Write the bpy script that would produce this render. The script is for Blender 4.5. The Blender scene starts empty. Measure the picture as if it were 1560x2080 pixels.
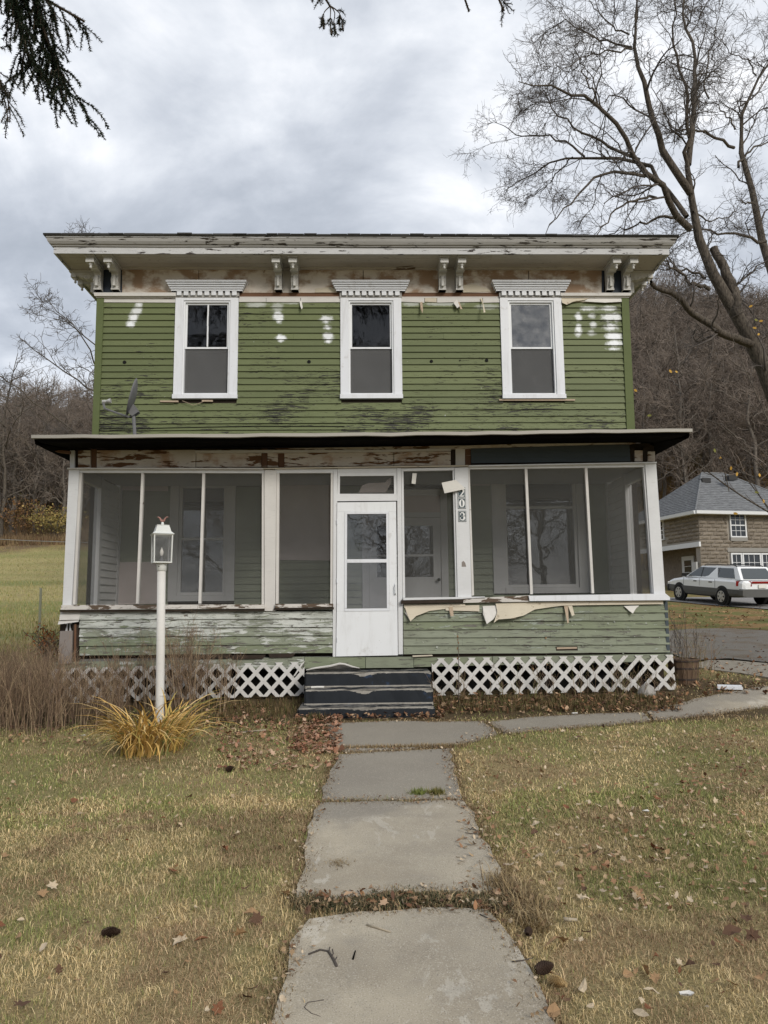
import bpy, bmesh, math, random
import numpy as np
from mathutils import Vector, Matrix
random.seed(7); np.random.seed(7)
RD = math.radians
scene = bpy.context.scene
col = scene.collection
# ---------------------------------------------------------------- camera
F = 1500.0; YAW, PITCH, ROLL = 0.02497, 0.12562, -0.00971
CAM = Vector((0, 0, 1.5))
_fw = Vector((math.sin(YAW)*math.cos(PITCH), math.cos(YAW)*math.cos(PITCH), math.sin(PITCH)))
_r0 = Vector((math.cos(YAW), -math.sin(YAW), 0)); _u0 = _r0.cross(_fw)
_r = _r0*math.cos(ROLL) + _u0*math.sin(ROLL); _u = -_r0*math.sin(ROLL) + _u0*math.cos(ROLL)
cd = bpy.data.cameras.new('camera'); cam = bpy.data.objects.new('camera', cd); col.objects.link(cam)
cd.sensor_fit = 'VERTICAL'; cd.sensor_height = 36.0; cd.lens = F/2080*36.0
cd.clip_start = 0.05; cd.clip_end = 2000
cam.matrix_world = Matrix(((_r.x, _u.x, -_fw.x, 0), (_r.y, _u.y, -_fw.y, 0), (_r.z, _u.z, -_fw.z, 1.5), (0, 0, 0, 1)))
scene.camera = cam
# ---------------------------------------------------------------- sky, sun, exposure
SUN_EL, SUN_AZ = RD(29), RD(152)      # azimuth clockwise from +Y: behind the photographer, to the right
w = bpy.data.worlds.new('World'); scene.world = w; w.use_nodes = True
nt = w.node_tree; nt.nodes.clear()
def wn(t, **k):
    n = nt.nodes.new(t)
    for a, b in k.items(): setattr(n, a, b)
    return n
def wl(a, b): nt.links.new(a, b)
wo = wn('ShaderNodeOutputWorld'); bg = wn('ShaderNodeBackground'); bg.inputs['Strength'].default_value = 0.1
sky = wn('ShaderNodeTexSky', sky_type='NISHITA', sun_disc=False, sun_elevation=SUN_EL, sun_rotation=SUN_AZ)
tc = wn('ShaderNodeTexCoord'); sp = wn('ShaderNodeSeparateXYZ'); wl(tc.outputs['Generated'], sp.inputs[0])
def wm(op, a, b=None):
    n = wn('ShaderNodeMath', operation=op)
    for i, v in enumerate((a, b)):
        if v is None: continue
        if isinstance(v, (int, float)): n.inputs[i].default_value = v
        else: wl(v, n.inputs[i])
    return n.outputs[0]
dz = wm('ADD', wm('MAXIMUM', sp.outputs['Z'], 0.0), 0.22)
cx = wn('ShaderNodeCombineXYZ'); wl(wm('DIVIDE', sp.outputs['X'], dz), cx.inputs[0]); wl(wm('DIVIDE', sp.outputs['Y'], dz), cx.inputs[1])
cx.inputs[2].default_value = 3.7
def wnoise(scale, detail, rough, dist, off):
    mp = wn('ShaderNodeMapping'); wl(cx.outputs[0], mp.inputs['Vector']); mp.inputs['Location'].default_value = off
    mp.inputs['Scale'].default_value = (1.0, 0.8, 1)
    n = wn('ShaderNodeTexNoise'); wl(mp.outputs[0], n.inputs['Vector'])
    n.inputs['Scale'].default_value = scale; n.inputs['Detail'].default_value = detail
    n.inputs['Roughness'].default_value = rough; n.inputs['Distortion'].default_value = dist
    return n.outputs['Fac']
cl = wm('ADD', wm('MULTIPLY', wnoise(1.15, 8, 0.56, 0.45, (13.7, 0.3, 0)), 0.62), wm('MULTIPLY', wnoise(3.1, 7, 0.58, 0.4, (7, 1, 0)), 0.38))
rp = wn('ShaderNodeValToRGB'); wl(cl, rp.inputs[0])
e = rp.color_ramp.elements
e[0].position = 0.38; e[0].color = (0.37, 0.405, 0.46, 1)
e[1].position = 0.63; e[1].color = (0.95, 0.96, 0.985, 1)
for p_, c_ in ((0.45, (0.46, 0.495, 0.555, 1)), (0.51, (0.575, 0.61, 0.67, 1)), (0.57, (0.74, 0.77, 0.82, 1))):
    k = e.new(p_); k.color = c_
sc = wn('ShaderNodeVectorMath', operation='SCALE'); wl(rp.outputs[0], sc.inputs[0]); sc.inputs['Scale'].default_value = 7.3
mxs = wn('ShaderNodeMix', data_type='RGBA'); mxs.inputs[0].default_value = 0.93
wl(sky.outputs[0], mxs.inputs[6]); wl(sc.outputs[0], mxs.inputs[7])
wl(mxs.outputs[2], bg.inputs[0]); wl(bg.outputs[0], wo.inputs[0])
sd = bpy.data.lights.new('sun', 'SUN'); sd.energy = 1.5; sd.angle = RD(20); sd.color = (1.0, 0.95, 0.87)
sun = bpy.data.objects.new('sun', sd); col.objects.link(sun)
sdir = Vector((math.sin(SUN_AZ)*math.cos(SUN_EL), math.cos(SUN_AZ)*math.cos(SUN_EL), math.sin(SUN_EL)))
sun.rotation_euler = (-sdir).to_track_quat('-Z', 'Y').to_euler(); sun.location = (20, -30, 40)
scene.render.engine = 'CYCLES'
scene.view_settings.view_transform = 'Standard'; scene.view_settings.look = 'None'
scene.view_settings.exposure = 0.70; scene.view_settings.gamma = 1.0; scene.view_settings.use_curve_mapping = False
scene.cycles.transparent_max_bounces = 16; scene.cycles.max_bounces = 6
# ---------------------------------------------------------------- pixel -> place helpers
def ray(px, py): return _r*((px-780)/F) + _u*((1040-py)/F) + _fw
def on_y(px, py, Y):
    d = ray(px, py); return CAM + d*(Y/d.y)
_ys = np.arange(-120, 420, 0.25)
def _tab(a, b, k):
    t = np.interp(_ys, a, b); kk = np.ones(k)/k
    return np.convolve(np.pad(t, k//2, mode='edge'), kk, mode='valid')[:len(_ys)]
_HL = _tab([-200, 4, 6, 9.2, 10, 12, 20, 32, 45, 60, 80, 120, 170, 260, 420], [0, 0, .03, .16, .27, .36, .66, 1.5, 3.3, 6.4, 11.5, 21, 27, 31, 33], 5)
_HR = _tab([-200, 4, 6, 9.2, 10, 12, 14, 21, 30, 40, 48, 60, 80, 110, 150, 260, 420], [0, 0, .03, .17, .34, .45, .56, .9, 1.6, 2.0, 2.8, 8, 21, 38, 50, 55, 57], 5)
def hgt(x, y):
    x = np.asarray(x, float); y = np.asarray(y, float)
    a = np.interp(y, _ys, _HL); b = np.interp(y, _ys, _HR)
    t = np.clip((x+4)/(10+np.clip(y-20, 0, 100)*0.2), 0, 1); t = t*t*(3-2*t)
    bump = np.where(y > 55, np.sin(x*.09+y*.05)*1.6*np.clip((y-55)/40, 0, 1), 0)
    fine = 0.012*np.sin(x*2.1+1.3*np.sin(y*1.7))*np.cos(y*1.9) * np.clip((y-1)/3, 0, 1)
    return a*(1-t)+b*t + bump + fine
def H(x, y): return float(hgt(x, y))
def on_g(px, py, off=0.0):
    d = ray(px, py); t = 1.0; s = 0.05
    while t < 300:
        p = CAM + d*t
        if p.z < H(p.x, p.y)+off: break
        t += s; s = min(.5, s*1.05)
    lo, hi = t-s, t
    for _ in range(24):
        m = (lo+hi)/2; p = CAM + d*m
        if p.z < H(p.x, p.y)+off: hi = m
        else: lo = m
    return CAM + d*hi
# ---------------------------------------------------------------- object helpers
def tag(o, label=None, cat=None, group=None, kind=None):
    if label: o['label'] = label
    if cat: o['category'] = cat
    if group: o['group'] = group
    if kind: o['kind'] = kind
    return o
def empty(name, loc, rz=0):
    o = bpy.data.objects.new(name, None); o.location = loc; o.rotation_euler = (0, 0, rz); o.empty_display_size = .1
    col.objects.link(o); return o
def setpar(o, parent):
    if parent is None: return
    o.parent = parent
    if parent.type == 'EMPTY':
        o.matrix_parent_inverse = (Matrix.Translation(parent.location) @ parent.rotation_euler.to_matrix().to_4x4()).inverted()
def link(name, me, mat, parent=None, local=False):
    if isinstance(mat, (list, tuple)):
        if not me.materials:
            for m in mat: me.materials.append(m)
    elif mat and not me.materials: me.materials.append(mat)
    o = bpy.data.objects.new(name, me); col.objects.link(o)
    if parent is not None:
        if local: o.parent = parent
        else: setpar(o, parent)
    return o
class MB:
    def __init__(s): s.v = []; s.f = []; s.mi = []; s.cur = 0
    def face(s, idx): s.f.append(tuple(idx)); s.mi.append(s.cur)
    def poly(s, pts):
        b = len(s.v); s.v += [tuple(p) for p in pts]; s.face(range(b, b+len(pts))); return s
    def hexa(s, p):      # p: 8 points, bottom 4 ccw then top 4
        b = len(s.v); s.v += [tuple(q) for q in p]
        for q in ((0, 3, 2, 1), (4, 5, 6, 7), (0, 1, 5, 4), (1, 2, 6, 5), (2, 3, 7, 6), (3, 0, 4, 7)): s.face([b+i for i in q])
        return s
    def box(s, x0, x1, y0, y1, z0, z1):
        s.hexa([(x0, y0, z0), (x1, y0, z0), (x1, y1, z0), (x0, y1, z0), (x0, y0, z1), (x1, y0, z1), (x1, y1, z1), (x0, y1, z1)]); return s
    def prism(s, pts, off):     # pts polygon (3d), off vector
        b = len(s.v); n = len(pts); off = Vector(off)
        s.v += [tuple(p) for p in pts] + [tuple(Vector(p)+off) for p in pts]
        s.face(range(b, b+n)); s.face([b+n+i for i in reversed(range(n))])
        for i in range(n):
            j = (i+1) % n; s.face((b+i, b+n+i, b+n+j, b+j))
        return s
    def pprism(s, pxs, y0, y1):
        return s.prism([on_y(a, b_, y0) for a, b_ in pxs], (0, y1-y0, 0))
    def tube(s, pts, rad, n=6, cap=True):
        pts = [Vector(p) for p in pts]; m = len(pts)
        if isinstance(rad, (int, float)): rad = [rad]*m
        b = len(s.v); up = Vector((0.31, 0.17, 0.93))
        for i, p in enumerate(pts):
            d = (pts[min(i+1, m-1)]-pts[max(i-1, 0)])
            if d.length < 1e-9: d = Vector((0, 0, 1))
            d.normalize(); a = d.cross(up)
            if a.length < 1e-3: a = d.cross(Vector((1, 0, 0)))
            a.normalize(); c = d.cross(a)
            for k in range(n):
                t = 2*math.pi*k/n; s.v.append(tuple(p + (a*math.cos(t)+c*math.sin(t))*rad[i]))
        for i in range(m-1):
            for k in range(n):
                k2 = (k+1) % n; s.face((b+i*n+k, b+i*n+k2, b+(i+1)*n+k2, b+(i+1)*n+k))
        if cap and n > 2:
            s.face([b+k for k in reversed(range(n))]); s.face([b+(m-1)*n+k for k in range(n)])
        return s
    def lathe(s, prof, c, n=16, axis='z'):
        b = len(s.v)
        for r, z in prof:
            for k in range(n):
                t = 2*math.pi*k/n
                if axis == 'z': s.v.append((c[0]+r*math.cos(t), c[1]+r*math.sin(t), c[2]+z))
                else: s.v.append((c[0]+r*math.cos(t), c[1]+z, c[2]+r*math.sin(t)))
        for i in range(len(prof)-1):
            for k in range(n):
                k2 = (k+1) % n; q = (b+i*n+k, b+i*n+k2, b+(i+1)*n+k2, b+(i+1)*n+k)
                s.face(q if axis == 'z' else q[::-1])
        s.face([b+k for k in reversed(range(n))] if axis == 'z' else [b+k for k in range(n)])
        l = b+(len(prof)-1)*n
        s.face([l+k for k in range(n)] if axis == 'z' else [l+k for k in reversed(range(n))])
        return s
    def mesh(s, name, smooth=False):
        me = bpy.data.meshes.new(name); me.from_pydata(s.v, [], s.f)
        if any(s.mi): me.polygons.foreach_set('material_index', s.mi)
        if smooth: me.polygons.foreach_set('use_smooth', [True]*len(s.f))
        me.update(); return me
    def build(s, name, mat, parent=None, smooth=False, fix=True, local=False):
        me = s.mesh(name, smooth)
        if fix:
            bm = bmesh.new(); bm.from_mesh(me); bmesh.ops.recalc_face_normals(bm, faces=bm.faces); bm.to_mesh(me); bm.free()
        return link(name, me, mat, parent, local)
def npmesh(name, V, Fc, colr=None, k=3):
    me = bpy.data.meshes.new(name); n = len(Fc)
    me.vertices.add(len(V)); me.vertices.foreach_set('co', np.asarray(V, np.float32).ravel())
    me.loops.add(n*k); me.loops.foreach_set('vertex_index', np.asarray(Fc, np.int32).ravel())
    me.polygons.add(n); me.polygons.foreach_set('loop_start', np.arange(0, n*k, k, dtype=np.int32))
    me.polygons.foreach_set('loop_total', np.full(n, k, np.int32)); me.update()
    if colr is not None:
        at = me.color_attributes.new('col', 'FLOAT_COLOR', 'POINT')
        c4 = np.ones((len(V), 4), np.float32); c4[:, :3] = colr; at.data.foreach_set('color', c4.ravel())
    return me
# ---------------------------------------------------------------- material helpers
class G:
    def __init__(s, name):
        s.m = bpy.data.materials.new(name); s.m.use_nodes = True; s.t = s.m.node_tree; s.t.nodes.clear()
        s.out = s.n('ShaderNodeOutputMaterial'); s.co = s.n('ShaderNodeTexCoord').outputs['Object']
    def n(s, typ, **k):
        x = s.t.nodes.new(typ)
        for a, b in k.items(): setattr(x, a, b)
        return x
    def put(s, sock, v):
        if isinstance(v, bpy.types.NodeSocket): s.t.links.new(v, sock)
        elif isinstance(v, (tuple, list)) and len(v) == 3 and sock.type == 'RGBA': sock.default_value = (*v, 1)
        else: sock.default_value = v
    def math(s, op, a, b=0.0):
        x = s.n('ShaderNodeMath', operation=op); s.put(x.inputs[0], a); s.put(x.inputs[1], b); return x.outputs[0]
    def map(s, sc=(1, 1, 1), loc=(0, 0, 0), v=None):
        x = s.n('ShaderNodeMapping'); s.put(x.inputs['Vector'], v or s.co); x.inputs['Scale'].default_value = sc; x.inputs['Location'].default_value = loc
        return x.outputs[0]
    def noise(s, scale, detail=3, rough=.55, v=None, dist=0):
        x = s.n('ShaderNodeTexNoise'); s.put(x.inputs['Vector'], v or s.co); x.inputs['Scale'].default_value = scale
        x.inputs['Detail'].default_value = detail; x.inputs['Roughness'].default_value = rough; x.inputs['Distortion'].default_value = dist
        return x.outputs['Fac']
    def voro(s, scale, v=None, feat='F1'):
        x = s.n('ShaderNodeTexVoronoi', feature=feat); s.put(x.inputs['Vector'], v or s.co); x.inputs['Scale'].default_value = scale
        return x.outputs['Distance']
    def rng(s, f, a, b, c=0.0, d=1.0):
        x = s.n('ShaderNodeMapRange', interpolation_type='SMOOTHSTEP'); s.put(x.inputs[0], f)
        for i, q in enumerate((a, b, c, d)): x.inputs[i+1].default_value = q
        return x.outputs[0]
    def mix(s, f, a, b):
        x = s.n('ShaderNodeMix', data_type='RGBA'); s.put(x.inputs[0], f); s.put(x.inputs[6], a); s.put(x.inputs[7], b); return x.outputs[2]
    def xyz(s, v=None):
        x = s.n('ShaderNodeSeparateXYZ'); s.put(x.inputs[0], v or s.co); return x.outputs
    def attr(s, name): return s.n('ShaderNodeAttribute', attribute_name=name).outputs['Color']
    def rand(s): return s.n('ShaderNodeObjectInfo').outputs['Random']
    def fin(s, c, rough=.8, bump=None, bstr=.3, bdist=.01, spec=.3, metal=0):
        b = s.n('ShaderNodeBsdfPrincipled'); s.put(b.inputs['Base Color'], c); s.put(b.inputs['Roughness'], rough)
        b.inputs['Specular IOR Level'].default_value = spec; b.inputs['Metallic'].default_value = metal
        if bump is not None:
            q = s.n('ShaderNodeBump'); q.inputs['Strength'].default_value = bstr; q.inputs['Distance'].default_value = bdist
            s.put(q.inputs['Height'], bump); s.t.links.new(q.outputs[0], b.inputs['Normal'])
        s.t.links.new(b.outputs[0], s.out.inputs[0]); return s.m
def plain(name, c, rough=.7, var=.25, sc=6, spec=.3, metal=0):
    g = G(name); n = g.noise(sc, 4)
    return g.fin(g.mix(n, tuple(x*(1-var) for x in c), tuple(min(1, x*(1+var)) for x in c)), rough, n, .15, .004, spec, metal)
def peel(name, paint, bare, amount, stretch=(2.5, 8, 22), dark=None, stain=None, stain_amt=.5, vc=None):
    """weathered paint: stretched flakes of bare wood, fine cracks, optional brown stain"""
    g = G(name)
    big = g.noise(1.1, 3); st = g.noise(1.0, 6, .62, g.map(stretch), .3); fine = g.noise(3.0, 4, .6, g.map((3, 8, 60)))
    c = g.mix(g.noise(4, 4), tuple(x*.86 for x in paint), tuple(min(1, x*1.1) for x in paint))
    if stain:
        sm = g.rng(g.noise(1.7, 5, .6, g.map((1.6, 1, 2.2), (3, 0, 1))), .62-.25*stain_amt, .80-.25*stain_amt)
        c = g.mix(g.math('MULTIPLY', sm, .85), c, stain)
    lim = .72-.34*amount
    m = g.rng(g.math('ADD', g.math('MULTIPLY', st, .8), g.math('MULTIPLY', big, .2)), lim, lim+.035)
    bc = g.mix(fine, tuple(x*.45 for x in bare), tuple(x*1.35 for x in bare))
    c = g.mix(m, c, bc)
    ck = g.rng(fine, .62, .70)
    c = g.mix(g.math('MULTIPLY', ck, .75*min(1, amount+.22)), c, dark or tuple(x*.3 for x in bare))
    return g.fin(c, .78, g.math('SUBTRACT', g.math('MULTIPLY', fine, .3), m), .45, .004, .25)
M = {}
# ---------------------------------------------------------------- materials
def mat_green():
    g = G('green_paint'); X, Y, Z = g.xyz()
    base = g.mix(g.noise(2.2, 4), (.102, .124, .050), (.145, .165, .074))
    base = g.mix(g.math('MULTIPLY', g.noise(1.0, 3, .5, g.map((.7, 1, 9))), .45), base, (.175, .20, .085))
    rs = g.rand(); base = g.mix(g.math('MULTIPLY', rs, .55), base, (.086, .104, .044))
    # cracked, lifting paint: more toward the porch roof
    st = g.noise(1.0, 7, .74, g.map((5, 6, 46)), .6)
    lowness = g.rng(Z, 4.3, 5.5, .085, 0.0)
    patch = g.rng(g.noise(.9, 3, .5, g.map((1, 1, 1.6), (5, 0, 2))), .40, .66, 0, .115)
    s2 = g.math('ADD', g.math('ADD', st, lowness), patch)
    crack = g.rng(s2, .655, .675); lift = g.rng(s2, .58, .65)
    base = g.mix(g.math('MULTIPLY', lift, .35), base, (.20, .225, .105))
    base = g.mix(crack, base, (.028, .027, .020))
    chips = g.math('MULTIPLY', g.rng(g.noise(1.0, 6, .72, g.map((13, 6, 34), (3, 1, 8)), .5), .655, .672), g.rng(g.math('ADD', lowness, patch), .02, .10))
    base = g.mix(chips, base, g.mix(g.noise(30, 2), (.13, .125, .11), (.33, .32, .29)))
    # white drips
    dr = g.noise(1.0, 2, .5, g.map((46, 10, 15), (1, 0, 0)))
    reg = g.rng(g.noise(.8, 2, .5, g.map((1, 1, .8), (9, 3, 0))), .45, .62)
    base = g.mix(g.math('MULTIPLY', g.rng(dr, .765, .79), reg), base, (.60, .62, .60))
    # white primer sprayed on in patches (each its own place and size)
    tot = None
    wob = g.noise(16, 5, .7)
    for px, py, rx, ry, st_ in SPRAY:
        p = on_y(px, py, 12.0)
        dx = g.math('DIVIDE', g.math('SUBTRACT', X, p.x), rx/121.); dzz = g.math('DIVIDE', g.math('SUBTRACT', Z, p.z), ry/121.)
        d = g.math('SQRT', g.math('ADD', g.math('MULTIPLY', dx, dx), g.math('MULTIPLY', dzz, dzz)))
        d = g.math('ADD', g.math('ADD', d, g.math('MULTIPLY', g.math('SUBTRACT', wob, .5), 1.5)), g.math('MULTIPLY', g.math('SUBTRACT', rs, .4), .7))
        k = g.math('MULTIPLY', g.rng(d, 1.25, .35), st_)
        tot = k if tot is None else g.math('MAXIMUM', tot, k)
    base = g.mix(tot, base, (.80, .82, .84))
    return g.fin(base, .62, g.math('SUBTRACT', g.math('MULTIPLY', g.noise(14, 4), .2), crack), .5, .004, .35)
SPRAY = [(283, 620, 8, 9, .8), (279, 632, 9, 9, .75), (272, 646, 9, 10, .9), (266, 660, 9, 9, .95),
    (564, 626, 12, 14, .35), (565, 642, 10, 12, .85), (567, 653, 9, 9, 1), (571, 691, 11, 10, 1), (663, 652, 13, 10, .8), (665, 666, 11, 8, .9), (666, 683, 11, 9, .85), (667, 694, 12, 8, 1),
    (520, 620, 22, 6, .4), (592, 614, 26, 5, .35), (900, 618, 40, 5, .35), (990, 624, 25, 6, .3), (835, 618, 18, 6, .35),
    (1195, 628, 24, 7, .8), (1235, 628, 24, 7, .85), (1174, 645, 8, 12, .95), (1174, 668, 9, 16, 1), (1202, 642, 9, 8, .6), (1204, 660, 10, 9, .8), (1200, 676, 10, 7, .5),
    (1236, 646, 18, 12, .9), (1240, 665, 20, 12, 1), (1250, 645, 12, 14, .9), (1246, 683, 17, 10, 1), (1247, 699, 18, 8, 1), (1246, 710, 20, 5, .95)]
M['green'] = mat_green()
M['corner_green'] = peel('corner_board_paint', (.112, .136, .056), (.20, .21, .18), .16)
def grimy(name, c, rough):
    g = G(name); n = g.noise(1.0, 6, .65, g.map((9, 9, 1.3))); m = g.noise(5, 5, .65)
    b = g.mix(g.rng(n, .48, .78, 0, .40), c, (.42, .41, .39)); b = g.mix(g.rng(m, .60, .72, 0, .35), b, (.36, .33, .29)); b = g.mix(g.rng(g.noise(26, 4, .7), .69, .73, 0, .5), b, (.2, .18, .16))
    return g.fin(b, rough, m, .12, .004)
M['trim'] = grimy('vinyl_white_trim', (.70, .715, .745), .5)
M['sash'] = grimy('sash_white', (.73, .745, .76), .45)
M['oldwhite'] = peel('weathered_white_paint', (.60, .58, .55), (.17, .125, .09), .22)
M['postwhite'] = peel('post_white_paint', (.64, .645, .65), (.20, .16, .13), .10, (3, 8, 7))
M['sill'] = peel('flaking_sill_paint', (.60, .57, .53), (.12, .085, .06), .62, (4, 8, 16))
M['cream_old'] = peel('bare_cream_wood', (.56, .50, .40), (.24, .16, .10), .30)
M['fascia'] = peel('fascia_grey_white', (.52, .52, .52), (.06, .05, .045), .46, (4, 8, 22))
M['crown'] = peel('crown_grey_paint', (.36, .35, .33), (.05, .04, .03), .50, (3, 8, 18))
M['soffit'] = peel('soffit_paint', (.52, .485, .445), (.14, .095, .065), .30, (1.2, 5, 5))
M['frieze'] = peel('stained_frieze', (.64, .58, .51), (.22, .12, .06), .30, (1.6, 4, 4), stain=(.27, .16, .085), stain_amt=.85)
M['porchbeam'] = peel('porch_beam_paint', (.55, .50, .44), (.13, .065, .03), .56, (2.2, 4, 12), stain=(.34, .21, .13), stain_amt=.55)
M['bracket'] = plain('bracket_grey_white', (.54, .53, .505), .6, .14, 9)
M['navy'] = plain('navy_siding', (.035, .045, .065), .6, .2)
M['bluegrey'] = peel('slate_siding', (.065, .08, .09), (.14, .13, .12), .04)
M['rawbrown'] = peel('raw_brown_wood', (.16, .085, .05), (.30, .22, .16), .35, (1.2, 4, 20))
M['tanwood'] = plain('tan_torn_wood', (.42, .33, .24), .8, .25, 20)
M['paper'] = peel('torn_cream_paper', (.58, .52, .41), (.40, .33, .24), .34, (10, 10, 10))
M['paperwhite'] = peel('torn_white_paper', (.66, .64, .60), (.42, .38, .33), .22, (10, 10, 10))
M['tar'] = plain('black_tarred_wood', (.0045, .004, .0035), .95, .5, 5, .05)
M['drip'] = plain('drip_edge_metal', (.36, .34, .30), .5, .12, 2)
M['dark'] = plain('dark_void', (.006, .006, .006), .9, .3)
M['rot'] = plain('rotten_dark_wood', (.035, .025, .018), .9, .5, 12)
M['interior'] = plain('interior_plaster', (.09, .09, .09), .9, .1)
M['plywood'] = plain('grey_plywood', (.24, .21, .19), .85, .15, 3)
M['pinkboard'] = plain('primed_board', (.60, .53, .51), .8, .12, 2)
M['inside_green'] = peel('porch_wall_paint', (.30, .33, .25), (.24, .23, .21), .10)
M['inside_white'] = plain('porch_trim_paint', (.60, .60, .60), .6, .06)
M['end_boards'] = peel('porch_end_paint', (.66, .66, .65), (.36, .35, .34), .22)
M['floor'] = plain('porch_floor_paint', (.16, .16, .15), .7, .3, 4)
M['roofing'] = plain('dark_shingles', (.06, .058, .055), .9, .3, 30)
def mat_lower(name, left):
    g = G(name); X, Y, Z = g.xyz()
    g1 = g.mix(g.noise(3, 4), (.145, .17, .095), (.235, .265, .175))
    r = g.rand(); g1 = g.mix(g.math('MULTIPLY', r, .55), g1, (.30, .31, .27))
    st = g.noise(1.0, 7, .68, g.map((3.2, 6, 20)), .5); big = g.noise(1.4, 3, .5, g.map((1, 1, 1.8), (2, 1, 4)))
    s = g.math('ADD', g.math('MULTIPLY', st, .72), g.math('MULTIPLY', big, .28))
    top = g.rng(Z, 1.05, 1.46, -.03, .115 if left else .02)
    s = g.math('ADD', s, top)
    light = g.rng(s, .505 if left else .565, .535 if left else .59)
    lc = g.mix(g.noise(8, 3), (.42, .45, .41), (.70, .70, .67)) if left else g.mix(g.noise(8, 3), (.26, .30, .25), (.40, .43, .38))
    c = g.mix(g.math('MULTIPLY', light, .85), g1, lc)
    s2 = g.noise(1.0, 7, .7, g.map((3.6, 6, 26), (4, 2, 3)), .4)
    bare = g.rng(g.math('ADD', s2, g.math('MULTIPLY', big, .12)), .625 if left else .64, .65 if left else .665)
    wood = g.mix(g.noise(2, 4, .6, g.map((2, 5, 60))), (.06, .052, .045), (.24, .23, .20))
    c = g.mix(bare, c, wood)
    grain = g.noise(2.5, 4, .6, g.map((2, 8, 70)))
    c = g.mix(g.math('MULTIPLY', g.rng(grain, .56, .68), .6), c, (.07, .065, .055)); dirt = g.noise(2.2, 5, .65, g.map((1.2, 1, 3), (7, 7, 7))); c = g.mix(g.rng(dirt, .45, .72, 0, .55), c, (.15, .155, .12))
    return g.fin(c, .8, g.math('SUBTRACT', g.math('ADD', g.math('MULTIPLY', grain, .25), g.math('MULTIPLY', light, .5)), bare), .7, .006, .2)
M['lower_l'] = mat_lower('flaking_green_white_siding', True)
M['lower_r'] = mat_lower('flaking_green_siding', False)
def mat_screen(name, c, t):
    g = G(name); d = g.n('ShaderNodeBsdfDiffuse'); g.put(d.inputs[0], g.mix(g.noise(2.5, 4), tuple(x*.8 for x in c), tuple(x*1.2 for x in c)))
    tr = g.n('ShaderNodeBsdfTransparent'); mx = g.n('ShaderNodeMixShader'); g.put(mx.inputs[0], g.rng(g.noise(1.2, 3), .2, .8, 1-t-.04, 1-t+.04))
    g.t.links.new(tr.outputs[0], mx.inputs[1]); g.t.links.new(d.outputs[0], mx.inputs[2]); g.t.links.new(mx.outputs[0], g.out.inputs[0]); return g.m
M['screen'] = mat_screen('insect_screen', (.105, .105, .10), .77)
M['halfscreen'] = mat_screen('window_half_screen', (.13, .13, .13), .35)
def mat_glass(name, tint=.85, ior=1.6, dirt=.04):  # dirt: diffuse grey share; also carries the painted sky haze of one glass
    g = G(name); fr = g.n('ShaderNodeFresnel'); fr.inputs[0].default_value = ior
    tr = g.n('ShaderNodeBsdfTransparent'); tr.inputs[0].default_value = (tint, tint, tint, 1)
    gl = g.n('ShaderNodeBsdfGlossy'); gl.inputs['Roughness'].default_value = .015
    bp_ = g.n('ShaderNodeBump'); bp_.inputs['Strength'].default_value = .05; bp_.inputs['Distance'].default_value = .02
    g.put(bp_.inputs['Height'], g.noise(3.0, 2)); g.t.links.new(bp_.outputs[0], gl.inputs['Normal'])
    mx = g.n('ShaderNodeMixShader'); g.t.links.new(fr.outputs[0], mx.inputs[0]); g.t.links.new(tr.outputs[0], mx.inputs[1]); g.t.links.new(gl.outputs[0], mx.inputs[2])
    d = g.n('ShaderNodeBsdfDiffuse'); d.inputs[0].default_value = (.5, .5, .5, 1); m2 = g.n('ShaderNodeMixShader'); g.put(m2.inputs[0], g.rng(g.noise(4, 4), .3, .9, 0, dirt))
    g.t.links.new(mx.outputs[0], m2.inputs[1]); g.t.links.new(d.outputs[0], m2.inputs[2]); g.t.links.new(m2.outputs[0], g.out.inputs[0]); return g.m
M['glass'] = mat_glass('window_glass', .8, 1.5, .015)
M['oldglass'] = mat_glass('double_storm_glass', .6, 2.4, .10); M['skytint_glass'] = mat_glass('glass_painted_sky_haze', .5, 2.6, .50)  # right upper window: pale sky reflection and haze put into its diffuse grey
M['lattice'] = peel('lattice_white', (.60, .585, .56), (.26, .23, .20), .34, (7, 7, 7))
def mat_concrete():
    g = G('walk_concrete'); X, Y, Z = g.xyz()
    n1 = g.noise(1.3, 5, .6); n2 = g.noise(160, 2, .5); n3 = g.noise(9, 5, .6)
    c = g.mix(g.rng(n1, .35, .65), (.36, .31, .235), (.48, .42, .32))
    dark = g.rng(g.noise(.75, 4, .55, g.map((1.1, .8, 1), (1.4, .3, 0)), .4), .47, .60)
    far = g.rng(g.math('SUBTRACT', g.math('ADD', Y, g.math('MULTIPLY', g.math('SUBTRACT', g.noise(1.1, 4, .6), .5), 2.6)), g.math('MULTIPLY', X, .9)), 4.9, 5.5)
    dark = g.math('MAXIMUM', g.math('MULTIPLY', dark, .30), far)
    c = g.mix(g.math('MULTIPLY', dark, .74), c, (.235, .214, .183))
    pale = g.rng(g.noise(1.0, 7, .70, g.map((3.2, 1.2, 1), (.8, 5.2, 0)), .6), .56, .60)
    c = g.mix(g.math('MULTIPLY', g.math('MULTIPLY', pale, .42), g.math('SUBTRACT', 1.0, dark)), c, (.66, .62, .54))
    c = g.mix(g.rng(n2, .56, .70, 0, .55), c, (.66, .61, .52)); c = g.mix(g.rng(n2, .40, .28), c, (.20, .185, .16))
    c = g.mix(g.math('MULTIPLY', g.rng(n3, .5, .75), .3), c, (.27, .25, .215))
    return g.fin(c, .9, g.math('ADD', n2, g.math('MULTIPLY', n3, .6)), .5, .004, .15)
M['concrete'] = mat_concrete()
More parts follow.
